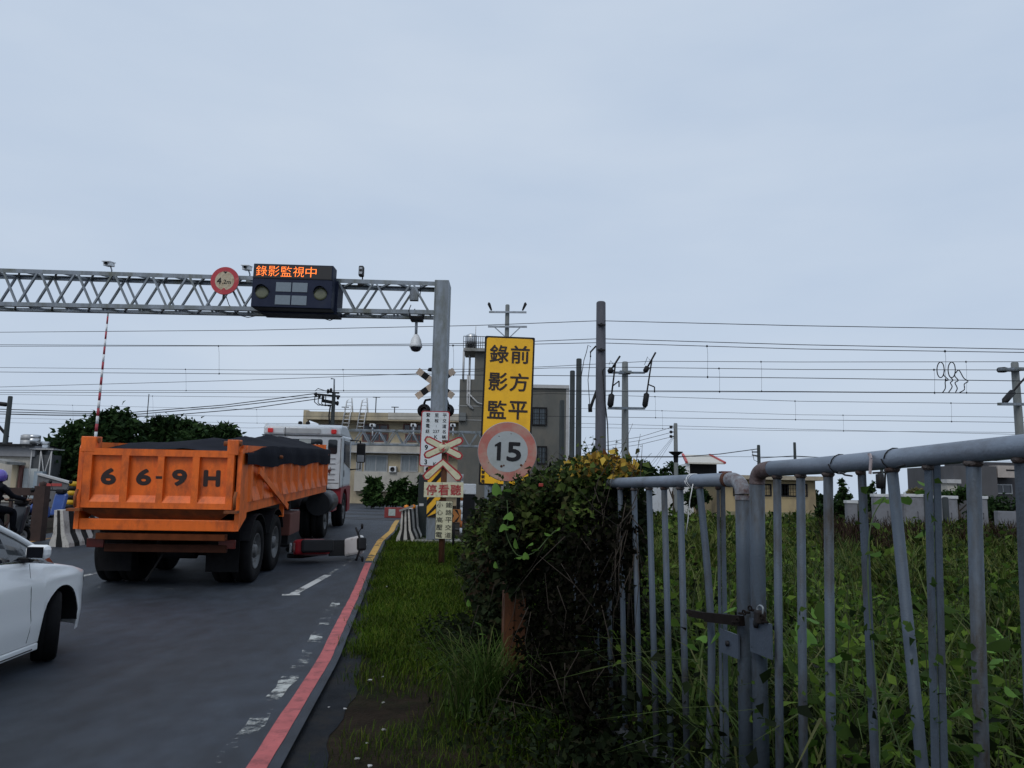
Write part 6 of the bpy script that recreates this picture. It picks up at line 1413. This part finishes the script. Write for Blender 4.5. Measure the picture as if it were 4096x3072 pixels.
def bar(t_, px0, py0, px1, py1, r_, kind='tube', mid=None):
    a = loc(fpt(px0, py0), t_); c_ = loc(ground_clip(fpt(px1, py1)), t_); b_ = MB()
    # run on down to the ground along its own line
    d_ = (c_ - a); 
    zl = .13 if t_ is gl else .05
    if c_.z > zl or t_ is gl: c_ = a + d_ * ((a.z - zl) / (a.z - c_.z))
    pts = [a, c_] if mid is None else smooth([a, loc(fpt(*mid), t_), c_], 6)
    if kind == 'tube': b_.tube(pts, r_, 14)
    else:
        f_ = Vector((.976, -.216, 0)) * 0 + Vector((.2148, -.9767, 0)); n_ = Vector((.9767, .2148, 0))     # along fence, across
        b_.bar(a, c_, r_ * 2, .006, up=tuple(n_)); s_ = 1 if kind == 'Lr' else -1
        b_.bar(a + f_ * (r_ * s_) + n_ * .018, c_ + f_ * (r_ * s_) + n_ * .018, .005, .022, up=tuple(n_))
    br_ = b_.build('bar', M_BAR, t_)
    u_ = (c_ - a).normalized(); MB().tube([a + u_ * (RP * .80), a + u_ * (RP * 1.05), a + u_ * (RP * 1.3)], [r_ * 1.25, r_ * 1.4, r_ * 1.05], 12).build('weld', M_WELD, br_)
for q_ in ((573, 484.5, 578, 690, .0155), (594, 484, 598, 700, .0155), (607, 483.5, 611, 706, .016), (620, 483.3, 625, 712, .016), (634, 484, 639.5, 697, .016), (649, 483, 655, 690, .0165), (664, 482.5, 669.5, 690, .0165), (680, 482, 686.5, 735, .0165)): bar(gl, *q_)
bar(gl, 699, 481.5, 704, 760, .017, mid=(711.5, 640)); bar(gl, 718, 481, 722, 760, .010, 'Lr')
# right leaf
rt = [(757, 484), (757.3, 479), (759.5, 473), (764.5, 469.8), (772, 468.6)]
MB().tube(smooth([loc(fpt(*p), gr) for p in rt]), RP * 1.03, 18).build('elbow', M_RUSTW if False else pm('rust_stained_elbow', (.13, .10, .10), .7, .2, .3, 10, .3, 60, dirt=(.06, .022, .016), dscale=8, damt=.6), gr)
MB().tube([loc(fpt(771.5, 468.6), gr), loc(fpt(815, 466), gr), loc(fpt(860, 462.2), gr), loc(fpt(915, 456.8), gr), loc(fpt(973, 451.2), gr), loc(fpt(1024, 446.3), gr), loc(fpt(1180, 432), gr)], RP, 22).build('top_rail', M_GATE, gr)
q_ = fpt(761, 768); q_.z = .02
MB().tube([loc(fpt(757, 483.5), gr), loc(fpt(757.5, 560), gr), loc(q_, gr)], RP, 18).build('end_post', M_BAR, gr)
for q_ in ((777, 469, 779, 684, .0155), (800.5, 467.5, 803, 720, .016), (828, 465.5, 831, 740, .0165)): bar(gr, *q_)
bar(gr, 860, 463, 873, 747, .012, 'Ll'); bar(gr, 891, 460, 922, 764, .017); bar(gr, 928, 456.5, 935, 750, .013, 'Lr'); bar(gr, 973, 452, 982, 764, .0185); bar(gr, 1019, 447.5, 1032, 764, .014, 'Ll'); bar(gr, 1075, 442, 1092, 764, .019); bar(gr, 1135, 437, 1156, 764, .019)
A_ = fpt(757, 800); A_.z = .1; B_ = fpt(1180, 1300); B_.z = .1
MB().tube([loc(A_, gr), loc(Vector((1.742 - .22 * 1.2, 1.2, .1)), gr)], RP, 14).build('bottom_rail', MATS['dirty_pipe'], gr)
n_ = Vector((.9767, .2148, 0)); f_ = Vector((.2148, -.9767, 0))
def plate(t_, px0, py0, px1, py1, off, name, mat):
    c_ = fpt((px0 + px1) / 2, (py0 + py1) / 2, off) - t_.location; a = fpt(px0, py0, off); d_ = fpt(px1, py1, off)
    w_ = (Vector((d_.x, d_.y)) - Vector((a.x, a.y))).length / 2; h_ = abs(a.z - d_.z) / 2; b_ = MB()
    vs = [c_ + f_ * (sx * w_) + n_ * sy * .004 + Vector((0, 0, sz * h_)) for sz in (-1, 1) for sy in (-1, 1) for sx in (-1, 1)]
    b_.add(vs, [(0, 2, 3, 1), (4, 5, 7, 6), (0, 1, 5, 4), (2, 6, 7, 3), (0, 4, 6, 2), (1, 3, 7, 5)]); o = b_.build(name, mat, t_); return o, c_
M_PLATE = pm('lock_plate', (.065, .085, .115), .55, .3, .12, 8, .1, 60)
o, c_ = plate(gl, 720, 628, 739, 659, -.045, 'lock_plate', M_PLATE); MB().lathe([(0, .012), (.012, .01), (.012, 0)], 12, c_ - n_ * .006, Matrix.Rotation(R(-90), 3, 'Y')).build('keyhole', M_BLACK, o)
o, c_ = plate(gr, 750, 617, 772, 659, -.05, 'lock_plate', M_PLATE); MB().lathe([(0, .012), (.016, .01), (.016, 0)], 12, c_ - n_ * .006 + f_ * -.02 + Vector((0, 0, .05)), Matrix.Rotation(R(-90), 3, 'Y')).build('keyhole', M_BLACK, o)
b = MB(); lb_ = lambda x, y, o_=-.05: fpt(x, y, o_) - gl.location
b.bar(lb_(690, 613), lb_(724, 620), .02, .03); b.tube([lb_(688, 611.5), lb_(694, 614)], .012, 8); b.bar(lb_(706, 617), lb_(742, 621), .025, .04); b.build('sliding_bolt', pm('dark_rust', (.010, .007, .006), .9, 0, .4, 12, spec=.15), gl)
ch = thing('chain_padlock', 'rusty chain and padlock wrapped round the meeting gate posts', 'lock', fpt(752, 620, -.06))
lc = lambda x, y, o_=-.06: fpt(x, y, o_) - ch.location
for k in range(11):
    a = k / 10; x = 735 + 30 * a; y = 622 - 12 * math.sin(a * 3.0) + 2 * math.sin(k * 2.1); c_ = lc(x, y, -.06 - .01 * (k % 2)); b = MB(); pts = []
    for m in range(9): g = m / 8 * 2 * math.pi; pts.append(c_ + f_ * (.014 * math.cos(g)) + (Vector((0, 0, 1)) if k % 2 else n_) * (.009 * math.sin(g)))
    b.tube(pts, .0035, 6); b.build('link', MATS['dark_rust'], ch)
b = MB(); b.cbox(lc(760, 617), Vector((.02, .02, .025)), .006); b.build('padlock_body', M_DARKM, ch); b = MB(); b.tube(smooth([lc(758, 614), lc(757.5, 608), lc(760, 605.5), lc(763, 608), lc(762.5, 614)]), .004, 6); b.build('shackle', M_GALV, ch)
# wire ties on the rails
def tie(label, px, py, mat, turns=1, r_=.0022, extra=None):
    t_ = thing('wire_tie', label, 'wire tie', fpt(px, py)); b_ = MB(); pts = []
    for k in range(turns * 14 + 1):
        g = k / 14 * 2 * math.pi; pts.append(f_ * (-.012 * turns * (k / (turns * 14.)) + .02 * math.sin(g * .5)) + n_ * (-(RP + .003) * math.cos(g)) + Vector((0, 0, (RP + .003) * math.sin(g))))
    b_.tube(pts, r_, 6); b_.build('loop', mat, t_)
    if extra: b_ = MB(); b_.tube([fpt(x, y, -.045) - t_.location for x, y in extra], r_ * 1.6, 6); b_.build('loose_end', mat, t_)
tie('white wire wound round the left gate rail', 694, 480.7, M_WHITE, 3, .0016, [(693, 484), (690, 500), (688, 520), (686, 534)])
tie('dark wire loop round the right rail nearest the elbow', 839, 464.2, M_BLACK, 1, .002, [(838, 471), (845, 475), (852, 476)]); tie('dark wire loop round the right rail beside the hanging strap', 893, 459, M_BLACK, 1, .002, [(897, 467), (905, 465)])
st = thing('hanging_strap', 'pale plastic strap hanging over the right gate rail', 'strap', fpt(871, 461.2))
b = MB(); sp_ = [fpt(868, 455.0, -.02), fpt(870, 454.6, -.035), fpt(871, 459, -.045), fpt(870.5, 466, -.046), fpt(870, 474, -.046)]
for i in range(4): b.bar(sp_[i] - st.location, sp_[i + 1] - st.location, .010, .004, up=tuple(n_))
b.build('strap', pm('pinkish_strap', (.36, .30, .30), .6), st)
# rusty hinge post inside the vines
p = gp(512, 704); hp = thing('hinge_post', 'rust-brown steel channel post hidden in the vines', 'post', (p.x, p.y, 0), rz=R(12))
ht = at(513, 497, p.y).z
b = MB(); b.box((-.085, -.05, -.05), (.085, -.035, ht)); b.box((-.085, -.034, -.05), (-.07, .05, ht - .01)); b.box((.07, -.034, -.05), (.085, .05, ht - .01)); b.box((-.02, -.06, -.05), (-.01, -.051, ht)); b.build('channel', M_RUSTW, hp)

# ================================================================== VEGETATION
LV = leafmat('shaded_vine_leaves', [(.006, .010, .004), (.010, .018, .007), (.016, .025, .010), (.028, .042, .016), (.026, .020, .012)], .5, .2)  # core and gate-foot leaves darkened: shade put into their colour
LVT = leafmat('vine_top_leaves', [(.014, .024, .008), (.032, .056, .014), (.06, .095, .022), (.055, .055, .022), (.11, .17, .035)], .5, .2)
LY = leafmat('yellow_leaves', [(.16, .06, .02), (.40, .26, .04), (.58, .42, .07), (.48, .30, .05), (.20, .12, .03)], .5, .2)
LB = leafmat('dry_brown', [(.020, .012, .007), (.036, .021, .013), (.016, .010, .007)], .8, .1)
LG = leafmat('verge_grass', [(.016, .036, .003), (.032, .066, .004), (.058, .104, .006), (.10, .115, .020)], .6, .2)
LF = leafmat('field_leaves', [(.008, .017, .005), (.014, .030, .007), (.026, .052, .010), (.06, .105, .016), (.12, .19, .032)], .45, .3)
LFG = leafmat('field_grass', [(.018, .030, .007), (.04, .06, .012), (.072, .10, .020), (.11, .12, .035)], .6, .25)
LBR = leafmat('bright_leaf', [(.09, .20, .035), (.13, .26, .05), (.16, .28, .07)], .4, .35)

vb = thing('vine_thicket', 'dense dark climbing vines smothering the gate end and post', 'vine', (0, 6.4, 0))
def blob_pts(lst, n, shell=.55):
    out = []; wts = np.array([q[3] * q[4] for q in lst], float); wts /= wts.sum()
    for q, w_ in zip(lst, wts):
        px, py, Yq, rx, rz, ry = q; c_ = at(px, py, Yq); s_ = Yq / F; k = int(n * w_)
        D = rng.normal(size=(k, 3)); D /= np.linalg.norm(D, axis=1, keepdims=True); D *= rng.uniform(shell, 1.06, (k, 1)) ** .6
        out.append(D * np.array([rx * s_, ry, rz * s_]) + np.array([c_.x, c_.y, c_.z]) + rng.normal(size=(k, 3)) * .03)
    P = np.concatenate(out); return P[P[:, 2] > .02]
core = [(605, 494, 5.3, 34, 22, .35), (575, 495, 5.9, 36, 30, .45), (540, 510, 6.5, 36, 30, .5), (508, 520, 7.1, 32, 26, .6), (486, 534, 8.0, 20, 20, .6), (560, 535, 6.1, 44, 34, .4), (515, 552, 7.0, 34, 36, .45), (496, 600, 7.2, 18, 50, .4), (590, 535, 5.7, 30, 34, .3), (488, 575, 8.0, 20, 40, .5), (474, 562, 9.0, 14, 18, .6), (492, 640, 6.8, 14, 40, .3), (630, 525, 4.9, 12, 36, .2)]
core.append((511, 540, 5.9, 15, 42, .12)); core.append((520, 575, 5.95, 9, 20, .08))
front = [(602, 560, 4.85, 26, 60, .10), (575, 610, 5.1, 26, 80, .12), (545, 640, 5.6, 30, 60, .15), (625, 545, 4.6, 12, 50, .08), (590, 690, 4.95, 30, 40, .12), (530, 690, 5.7, 30, 24, .15)]
inner = [(545, 610, 7.2, 50, 70, .35), (590, 600, 6.4, 40, 80, .3), (530, 660, 6.9, 44, 40, .3), (575, 680, 6.2, 44, 36, .3), (620, 620, 5.7, 22, 70, .25)]
o6 = np.array([0, 6.4, 0])
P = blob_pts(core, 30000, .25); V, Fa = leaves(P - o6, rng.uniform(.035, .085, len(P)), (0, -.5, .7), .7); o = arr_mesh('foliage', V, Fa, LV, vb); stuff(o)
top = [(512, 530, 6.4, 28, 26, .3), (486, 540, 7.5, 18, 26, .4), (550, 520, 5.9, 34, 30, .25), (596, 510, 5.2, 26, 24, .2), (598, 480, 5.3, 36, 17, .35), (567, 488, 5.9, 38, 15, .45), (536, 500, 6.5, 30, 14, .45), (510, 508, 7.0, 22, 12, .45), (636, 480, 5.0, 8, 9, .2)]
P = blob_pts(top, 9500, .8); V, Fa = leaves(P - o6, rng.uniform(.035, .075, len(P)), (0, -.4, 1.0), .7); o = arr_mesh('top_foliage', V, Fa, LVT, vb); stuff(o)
P = blob_pts([(600, 473, 5.25, 28, 8, .25), (625, 479, 5.05, 14, 7, .2), (580, 478, 5.5, 14, 7, .25), (624, 509, 4.9, 3, 3, .05), (604, 467, 5.2, 22, 6, .2)], 900, .6); V, Fa = leaves(P - o6, rng.uniform(.05, .085, len(P)), (0, -.7, .6), .6); o = arr_mesh('yellow_leaves', V, Fa, LY, vb); stuff(o)
LIN = leafmat('shaded_dry_vine', [(.003, .003, .002), (.006, .005, .003), (.006, .008, .003), (.012, .009, .006)])  # dry inner growth, coloured near black for the shade inside the thicket
P = np.concatenate([blob_pts(inner, 12000, .2), blob_pts(front, 3600, .1)]); V, Fa = leaves(P - o6, rng.uniform(.03, .07, len(P)), (0, -.2, .2), .5); stuff(arr_mesh('shaded_dry_foliage', V, Fa, LIN, vb))
P = blob_pts(core[1:8], 3500, .9); V, Fa = leaves(P - o6, rng.uniform(.03, .07, len(P)), (0, -.3, .3), .35); o = arr_mesh('dry_leaves', V, Fa, LB, vb); stuff(o)
# hanging dry stems
b = MB(); random.seed(9)
for k in range(190):
    q_ = random.choice(core + inner + front + front); c_ = at(q_[0] + random.uniform(-1, 1) * q_[3], q_[1] + random.uniform(-1, 1) * q_[4], q_[2]); c_ += Vector((0, -q_[5] * random.uniform(.2, 1.1), 0)); L_ = random.uniform(.15, .6)
    d_ = Vector((random.gauss(0, .35), random.gauss(0, .3), random.choice((-1, -1, -1, .5)))).normalized(); b.tube([c_ - Vector(o6), c_ + d_ * L_ * .5 + Vector((random.gauss(0, .03), 0, 0)) - Vector(o6), c_ + d_ * L_ - Vector(o6)], [.003, .0025, .0012], 4)
o = b.build('dry_stems', pm('dry_stem', (.036, .027, .019), .9, 0, .4), vb); stuff(o)
# big bright leaves one can pick out
random.seed(2)
def big_leaf(px, py, Yq, s_, tilt, parent, mat=LBR):
    c_ = at(px, py, Yq) - parent.location; outl = [(0, 0), (.30, -.10), (.5, .12), (.46, .45), (.25, .80), (0, 1.0), (-.25, .80), (-.46, .45), (-.5, .12), (-.30, -.10)]
    Mt = Matrix.Rotation(random.uniform(-1.2, 1.2), 3, 'Z') @ Matrix.Rotation(tilt, 3, 'X') @ Matrix.Rotation(random.uniform(-.5, .5), 3, 'Y'); vs = [c_ + Mt @ Vector((x * s_, y * s_, -.18 * s_ * (x * x * 4) + .0)) for x, y in outl] + [c_ + Mt @ Vector((0, .4 * s_, .05 * s_))]
    b_ = MB(); n = len(outl); b_.add(vs, [(i, (i + 1) % n, n) for i in range(n)], 0, True); b_.build('leaf', mat, parent, recalc=False)
for px, py, s_ in ((499, 494, .16), (509, 489, .12), (507, 519, .14), (504, 530, .13), (511, 528, .12), (518, 548, .13), (528, 546, .11), (535, 549, .10), (551, 535, .11), (556, 531, .09), (516, 558, .1), (526, 559, .09), (470, 606, .10), (497, 568, .09), (481, 624, .11), (484, 634, .1)):
    big_leaf(px, py, 5.45 if px > 490 else 6.2, s_ * .55, R(random.uniform(-20, 70)), vb)
b = MB(); sv = lambda x, y: at(x, y, 5.5) - Vector(o6)
b.tube(smooth([sv(507, 500), sv(508, 520), sv(506, 532), sv(512, 548), sv(520, 556), sv(535, 552), sv(548, 538), sv(556, 530)]), .0035, 5); b.build('tendril', pm('green_stem', (.06, .10, .03), .6), vb)
MB().cbox(at(541, 485, 5.5) - Vector(o6), Vector((.016, .014, .012)), .004).build('red_scrap', pm('red_scrap', (.30, .03, .02), .6), vb)

# sprigs breaking the outline
b = MB(); Pl = []; random.seed(31)
for k in range(46):
    px = random.uniform(480, 640); py = np.interp(px, [470, 500, 540, 570, 600, 640], [522, 500, 486, 474, 466, 474]); Yq = np.interp(px, [470, 540, 640], [8, 6.4, 5.0]); a = at(px, py, Yq); L_ = random.uniform(.06, .26); d_ = Vector((random.gauss(0, .45), random.gauss(-.1, .3), 1)).normalized(); c_ = a + d_ * L_
    b.tube([a - d_ * .1 - Vector(o6), a + d_ * L_ * .5 - Vector(o6) + Vector((random.gauss(0, .01), 0, 0)), c_ - Vector(o6)], [.0028, .002, .001], 4)
    for m in range(5): q_ = a.lerp(c_, random.uniform(.2, 1)); Pl.append(q_ - Vector(o6))
stuff(b.build('sprigs', MATS['dry_stem'], vb)); Pl = np.array([tuple(v) for v in Pl]); V, Fa = leaves(Pl, rng.uniform(.025, .06, len(Pl)), (0, -.4, .8), .6); stuff(arr_mesh('sprig_leaves', V, Fa, LVT, vb))

# --- verge grass
def verge_ok(P): return np.array([(xedge(y) + (.40 if y < 8 else .24) + .07 * math.sin(y * 5) + random.gauss(0, .07) < x < 1.45 - .22 * y + min(1.8, max(0, (y - 6.5) * .6))) and True for x, y in P])
def sample_verge(n):
    Yv = 3.6 * np.exp(rng.uniform(0, 1, n) * math.log(26 / 3.6)); Xv = rng.uniform(-4.6, 1.2, n); P = np.stack([Xv, Yv], 1); return P[verge_ok(P)]
P = sample_verge(270000)
bare = (np.sin(P[:, 0] * 2.3 + P[:, 1] * .7) + np.sin(P[:, 1] * 1.9 - P[:, 0] * 1.3) + .8 * np.sin(P[:, 0] * 5.1) * np.sin(P[:, 1] * 4.3)); near = np.clip((8.4 - P[:, 1]) / 2.0, 0, 1)
P = P[(rng.uniform(0, 1, len(P)) > near * (.84 + .26 * np.clip(bare, -1, .6)))]
z = np.array([gz(x, y) for x, y in P]) - .045; P3 = np.column_stack([P, z]); sc_ = np.clip(P[:, 1] / 7, .7, 2.2)
V, Fa = blades(P3, rng.uniform(.03, .10, len(P)) * (.8 + .3 * sc_), .0055 * sc_, .5, .6); stuff(arr_mesh('verge_grass', V, Fa, LG), 'short green grass on the road verge', 'grass')
# low leafy weeds hugging the vine foot and gate foot
Pw = []
for k in range(9000):
    y = random.uniform(2.2, 9.5); x = 1.742 - .22 * y - abs(random.gauss(0, .35)) + .05
    if x > xedge(y) + .9: Pw.append((x, y, random.uniform(0, .32) ** 1.3 + .0))
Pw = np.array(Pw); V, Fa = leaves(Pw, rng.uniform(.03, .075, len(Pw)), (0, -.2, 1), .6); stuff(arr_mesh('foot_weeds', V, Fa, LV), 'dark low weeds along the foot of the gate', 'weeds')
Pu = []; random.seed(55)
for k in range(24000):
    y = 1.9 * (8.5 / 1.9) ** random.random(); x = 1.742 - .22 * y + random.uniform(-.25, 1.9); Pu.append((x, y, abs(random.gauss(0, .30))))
Pu = np.array(Pu); V, Fa = leaves(Pu, rng.uniform(.04, .09, len(Pu)), (0, -.2, .7), .6); stuff(arr_mesh('undergrowth', V, Fa, leafmat('shade_leaves', [(.005, .008, .003), (.008, .014, .005), (.013, .022, .007), (.012, .010, .006)])), 'matted undergrowth along the gate, coloured dark as shade', 'weeds')  # leaf layer added to deepen the gate foot, its dark colour stands for shade
# long grass tuft
g_ = gp(486, 716); tf = thing('grass_tuft', 'tall drooping grass clump at the foot of the vines', 'grass', g_)
n = 420; P = np.column_stack([rng.normal(0, .14, n), rng.normal(0, .10, n), np.zeros(n)]); V, Fa = blades(P, rng.uniform(.32, .72, n), rng.uniform(.006, .011, n), .5, .9); stuff(arr_mesh('blades', V, Fa, leafmat('tuft_grass', [(.03, .07, .012), (.05, .10, .018), (.08, .14, .03), (.14, .15, .06)], .5, .3), tf))
for i, (px, py, lb) in enumerate(((452, 560, 'small grass clump left of the vines near the sign foot'), (560, 752, 'low broken grass clump at the bottom under the gate'))):
    g_ = gp(px, py); t_ = thing('grass_tuft', lb, 'grass', g_); n = 160; P = np.column_stack([rng.normal(0, .2, n), rng.normal(0, .15, n), np.zeros(n)]); V, Fa = blades(P, rng.uniform(.15, .35, n), rng.uniform(.006, .011, n), .6, .9); stuff(arr_mesh('blades', V, Fa, LG, t_))

# --- overgrown field beyond the gate
def field(n, y0, y1, power=1.0):
    Yv = y0 * (y1 / y0) ** rng.uniform(0, 1, n); lo = 1.742 - .22 * Yv + .10; hi = (1100 - 512) / F * Yv + .6; lo = np.where(Yv > 8.5, np.maximum(-.4, lo), lo); ok = hi > lo; Yv = Yv[ok]; lo = lo[ok]; hi = hi[ok]
    return np.stack([lo + (hi - lo) * rng.uniform(0, 1, len(Yv)), Yv], 1)
def hmap(P):      # clumps and hollows
    x, y = P[:, 0], P[:, 1]; n = (np.sin(x * 2.3 + y * .8) + np.sin(y * 1.9 - x * 1.1 + 1.3) + np.sin(x * 4.7 + y * 2.1 + .7) * .7 + np.sin(x * .9 - y * .45) ) / 3.7
    return .26 + .72 * np.clip(.5 + .75 * n, 0, 1) ** 1.6 - .10 * np.clip((y - 6) / 10, 0, 1)
P = field(30000, 1.9, 9); P = P[rng.uniform(0, 1, len(P)) < np.clip((P[:, 1] - 2.0) / 2.6, .22, 1)]; h_ = hmap(P); z = h_ * np.sqrt(rng.uniform(0, 1, len(P))) * rng.uniform(.75, 1.15, len(P))
V, Fa = leaves(np.column_stack([P, z]), rng.uniform(.035, .085, len(P)) * np.clip(P[:, 1] / 4.5, .75, 1.5), (0, -.1, 1.0), .62); stuff(arr_mesh('field_weeds', V, Fa, LF), 'leafy green weeds filling the field just behind the gate', 'weeds')
P = field(40000, 2.2, 14); P = P[rng.uniform(0, 1, len(P)) < np.clip((P[:, 1] - 2.6) / 3.2, .10, 1)]; h_ = hmap(P); V, Fa = blades(np.column_stack([P, np.zeros(len(P))]), h_ * rng.uniform(.6, 1.25, len(P)), .008 * np.clip(P[:, 1] / 4, .8, 2), .3, .5); stuff(arr_mesh('field_grass', V, Fa, LFG), 'long grass among the weeds behind the gate', 'grass')
P = field(52000, 10, 48); h_ = hmap(P) * .95; V, Fa = blades(np.column_stack([P, np.zeros(len(P))]), h_ * rng.uniform(.7, 1.3, len(P)), .0035 * P[:, 1] * .55 + .004, .35, .5); stuff(arr_mesh('far_field_grass', V, Fa, leafmat('far_grass', [(.036, .05, .012), (.065, .088, .019), (.105, .135, .030), (.135, .14, .05)])), 'far tall grass stretching to the houses', 'grass')
P = field(14000, 8, 46); h_ = hmap(P); V, Fa = leaves(np.column_stack([P, h_ * np.sqrt(rng.uniform(.1, 1, len(P)))]), rng.uniform(.012, .022, len(P)) * P[:, 1] ** .75 * 1.3, (0, -.1, 1), .55); stuff(arr_mesh('far_field_weeds', V, Fa, LF), 'far leafy weeds in the field', 'weeds')
P = field(9000, 20, 44); P = P[P[:, 0] / P[:, 1] > .40]; V, Fa = blades(np.column_stack([P, np.zeros(len(P))]), rng.uniform(.6, 1.05, len(P)), .03, .3, .4); stuff(arr_mesh('brown_field_stalks', V, Fa, LB), 'brown dry stalks near the cabinets', 'weeds')
# tall leafy weeds and reed clumps rising out of the mass
b = MB(); Pt = []; St = []; random.seed(44); P_ = field(520, 2.3, 11)
for x, y in P_:
    if y < 1e9:
        hh = random.uniform(.55, 1.15) * (1 if y > 3 else .85); lx, ly = random.gauss(0, .12), random.gauss(0, .12)
        b.tube([(x, y, 0), (x + lx * .4, y + ly * .4, hh * .5), (x + lx, y + ly, hh)], [.006, .004, .002], 4)
        for k in range(random.randint(9, 20)):
            f = random.uniform(.25, 1.02); Pt.append((x + lx * f * f + random.gauss(0, .05), y + ly * f * f + random.gauss(0, .05), hh * f)); St.append(random.uniform(.05, .13) * (1.2 - .5 * f))
stuff(b.build('weed_stems', pm('weed_stem', (.035, .045, .018), .8, 0, .3, spec=.1)), 'stems of the tall weeds behind the gate', 'weeds')
V, Fa = leaves(np.array(Pt), np.array(St), (0, -.3, .8), .55); stuff(arr_mesh('tall_weeds', V, Fa, leafmat('tall_weed_leaves', [(.02, .045, .008), (.045, .09, .014), (.085, .15, .022), (.14, .21, .035)], .5, .35)), 'taller bright weeds rising behind the gate bars', 'weeds')
Pc = []
for x, y in field(70, 2.8, 16):
    for k in range(34): Pc.append((x + random.gauss(0, .10), y + random.gauss(0, .10), 0))
Pc = np.array(Pc); V, Fa = blades(Pc, rng.uniform(.5, 1.15, len(Pc)), rng.uniform(.010, .02, len(Pc)), .4, .8); stuff(arr_mesh('reed_clumps', V, Fa, leafmat('reed', [(.035, .06, .015), (.06, .10, .025), (.10, .14, .04), (.12, .12, .05)], .5, .35)), 'clumps of long arching reed grass in the field', 'grass')
# bright broad-leaved weeds behind the gate
wd = thing('broadleaf_weed', 'bright broad-leaved weed behind the right gate bars', 'weed', (1.6, 3.4, 0))
random.seed(4)
for k in range(70):
    px, py = random.uniform(790, 1024), random.uniform(610, 740); big_leaf(px, py, random.uniform(2.9, 4.2), random.uniform(.05, .10), R(random.uniform(-30, 60)), wd, LBR if k % 3 == 0 else LF)
for px, py, s_ in ((884, 497, .06), (873, 525, .05), (905, 497, .05), (930, 487, .07), (920, 490, .06), (880, 552, .05), (925, 530, .06), (933, 530, .05), (893, 500, .05), (700, 640, .05), (716, 634, .06), (691, 644, .05), (735, 607, .06), (840, 656, .06), (962, 708, .07), (975, 714, .06)): big_leaf(px, py, 2.75, s_ * .8, R(random.uniform(-60, 30)), wd, LBR)
Pk = []; random.seed(77)
for (x0, y0, x1, y1, n) in ((858, 470, 872, 740, 24), (927, 470, 936, 740, 16), (893, 560, 920, 750, 12), (800, 600, 803, 740, 10), (828, 640, 830, 745, 16), (973, 640, 982, 760, 18), (757, 640, 760, 740, 14), (700, 640, 706, 740, 12)):
    for k in range(n):
        f = random.uniform(0, 1) ** .7; c_ = fpt(x0 + (x1 - x0) * f + random.gauss(0, 3.5), y0 + (y1 - y0) * f, -.03 + random.gauss(0, .02)) - wd.location; Pk.append(tuple(c_))
Pk = np.array(Pk); V, Fa = leaves(Pk, rng.uniform(.018, .042, len(Pk)), (-.6, -.3, .5), .7); stuff(arr_mesh('creeper_leaves', V, Fa, leafmat('creeper', [(.02, .045, .010), (.04, .08, .016), (.07, .12, .022)]), wd))
b = MB(); lw = lambda x, y: at(x, y, 2.55) - wd.location
b.tube(smooth([lw(925, 560), lw(932, 620), lw(938, 580), lw(934, 540), lw(928, 500), lw(938, 487)]), .002, 4); b.tube(smooth([lw(880, 765), lw(878, 700), lw(870, 620), lw(868, 560), lw(872, 520), lw(884, 498)]), .0022, 4); b.tube(smooth([lw(905, 765), lw(895, 735), lw(885, 705)]), .002, 4); b.build('vine_stem', MATS['green_stem'], wd)
# dry twigs lying at the gate foot
b = MB(); random.seed(12)
for k in range(60):
    c_ = gp(random.uniform(560, 760), random.uniform(700, 765)); c_.z = random.uniform(.02, .2); a = random.uniform(0, 3.14); L_ = random.uniform(.15, .6); b.tube([c_, c_ + Vector((math.cos(a) * L_ * .5, math.sin(a) * L_ * .3, random.uniform(0, .12))), c_ + Vector((math.cos(a) * L_, math.sin(a) * L_ * .6, random.uniform(-.02, .15)))], [.004, .003, .0015], 4)
stuff(b.build('dry_twigs', MATS['dry_stem']), 'dry twigs lying at the foot of the gate', 'twigs')
# litter on the verge
random.seed(21)
for px, py, s_ in ((411, 597.5, .035), (387, 586, .04), (383, 592, .02), (414, 616, .022), (380, 630, .02), (370, 679, .035), (383, 675, .018), (345, 707, .025), (367, 741, .02), (383, 701, .025), (384, 728, .03), (329, 705, .015), (325, 663, .012), (295, 757 - 40, .012), (357, 765 - 8, .03), (370, 764, .03)):
    s_ *= .7
    g_ = gp(px, py); bm = bmesh.new(); bmesh.ops.create_icosphere(bm, subdivisions=1, radius=s_)
    for v in bm.verts: v.co = Vector((v.co.x * random.uniform(.6, 1.2), v.co.y * random.uniform(.6, 1.2), v.co.z * random.uniform(.2, .6)))
    me = bpy.data.meshes.new('litter_scrap'); bm.to_mesh(me); bm.free(); me.materials.append(M_GREYL if random.random() < .6 else M_CONC)
    o = bpy.data.objects.new('litter_scrap', me); COL.objects.link(o); o.location = g_ + Vector((0, 0, -.02 + s_ * .5)); tag(o, 'small pale scrap of litter lying on the grass verge', 'litter', 'litter scraps on the verge')
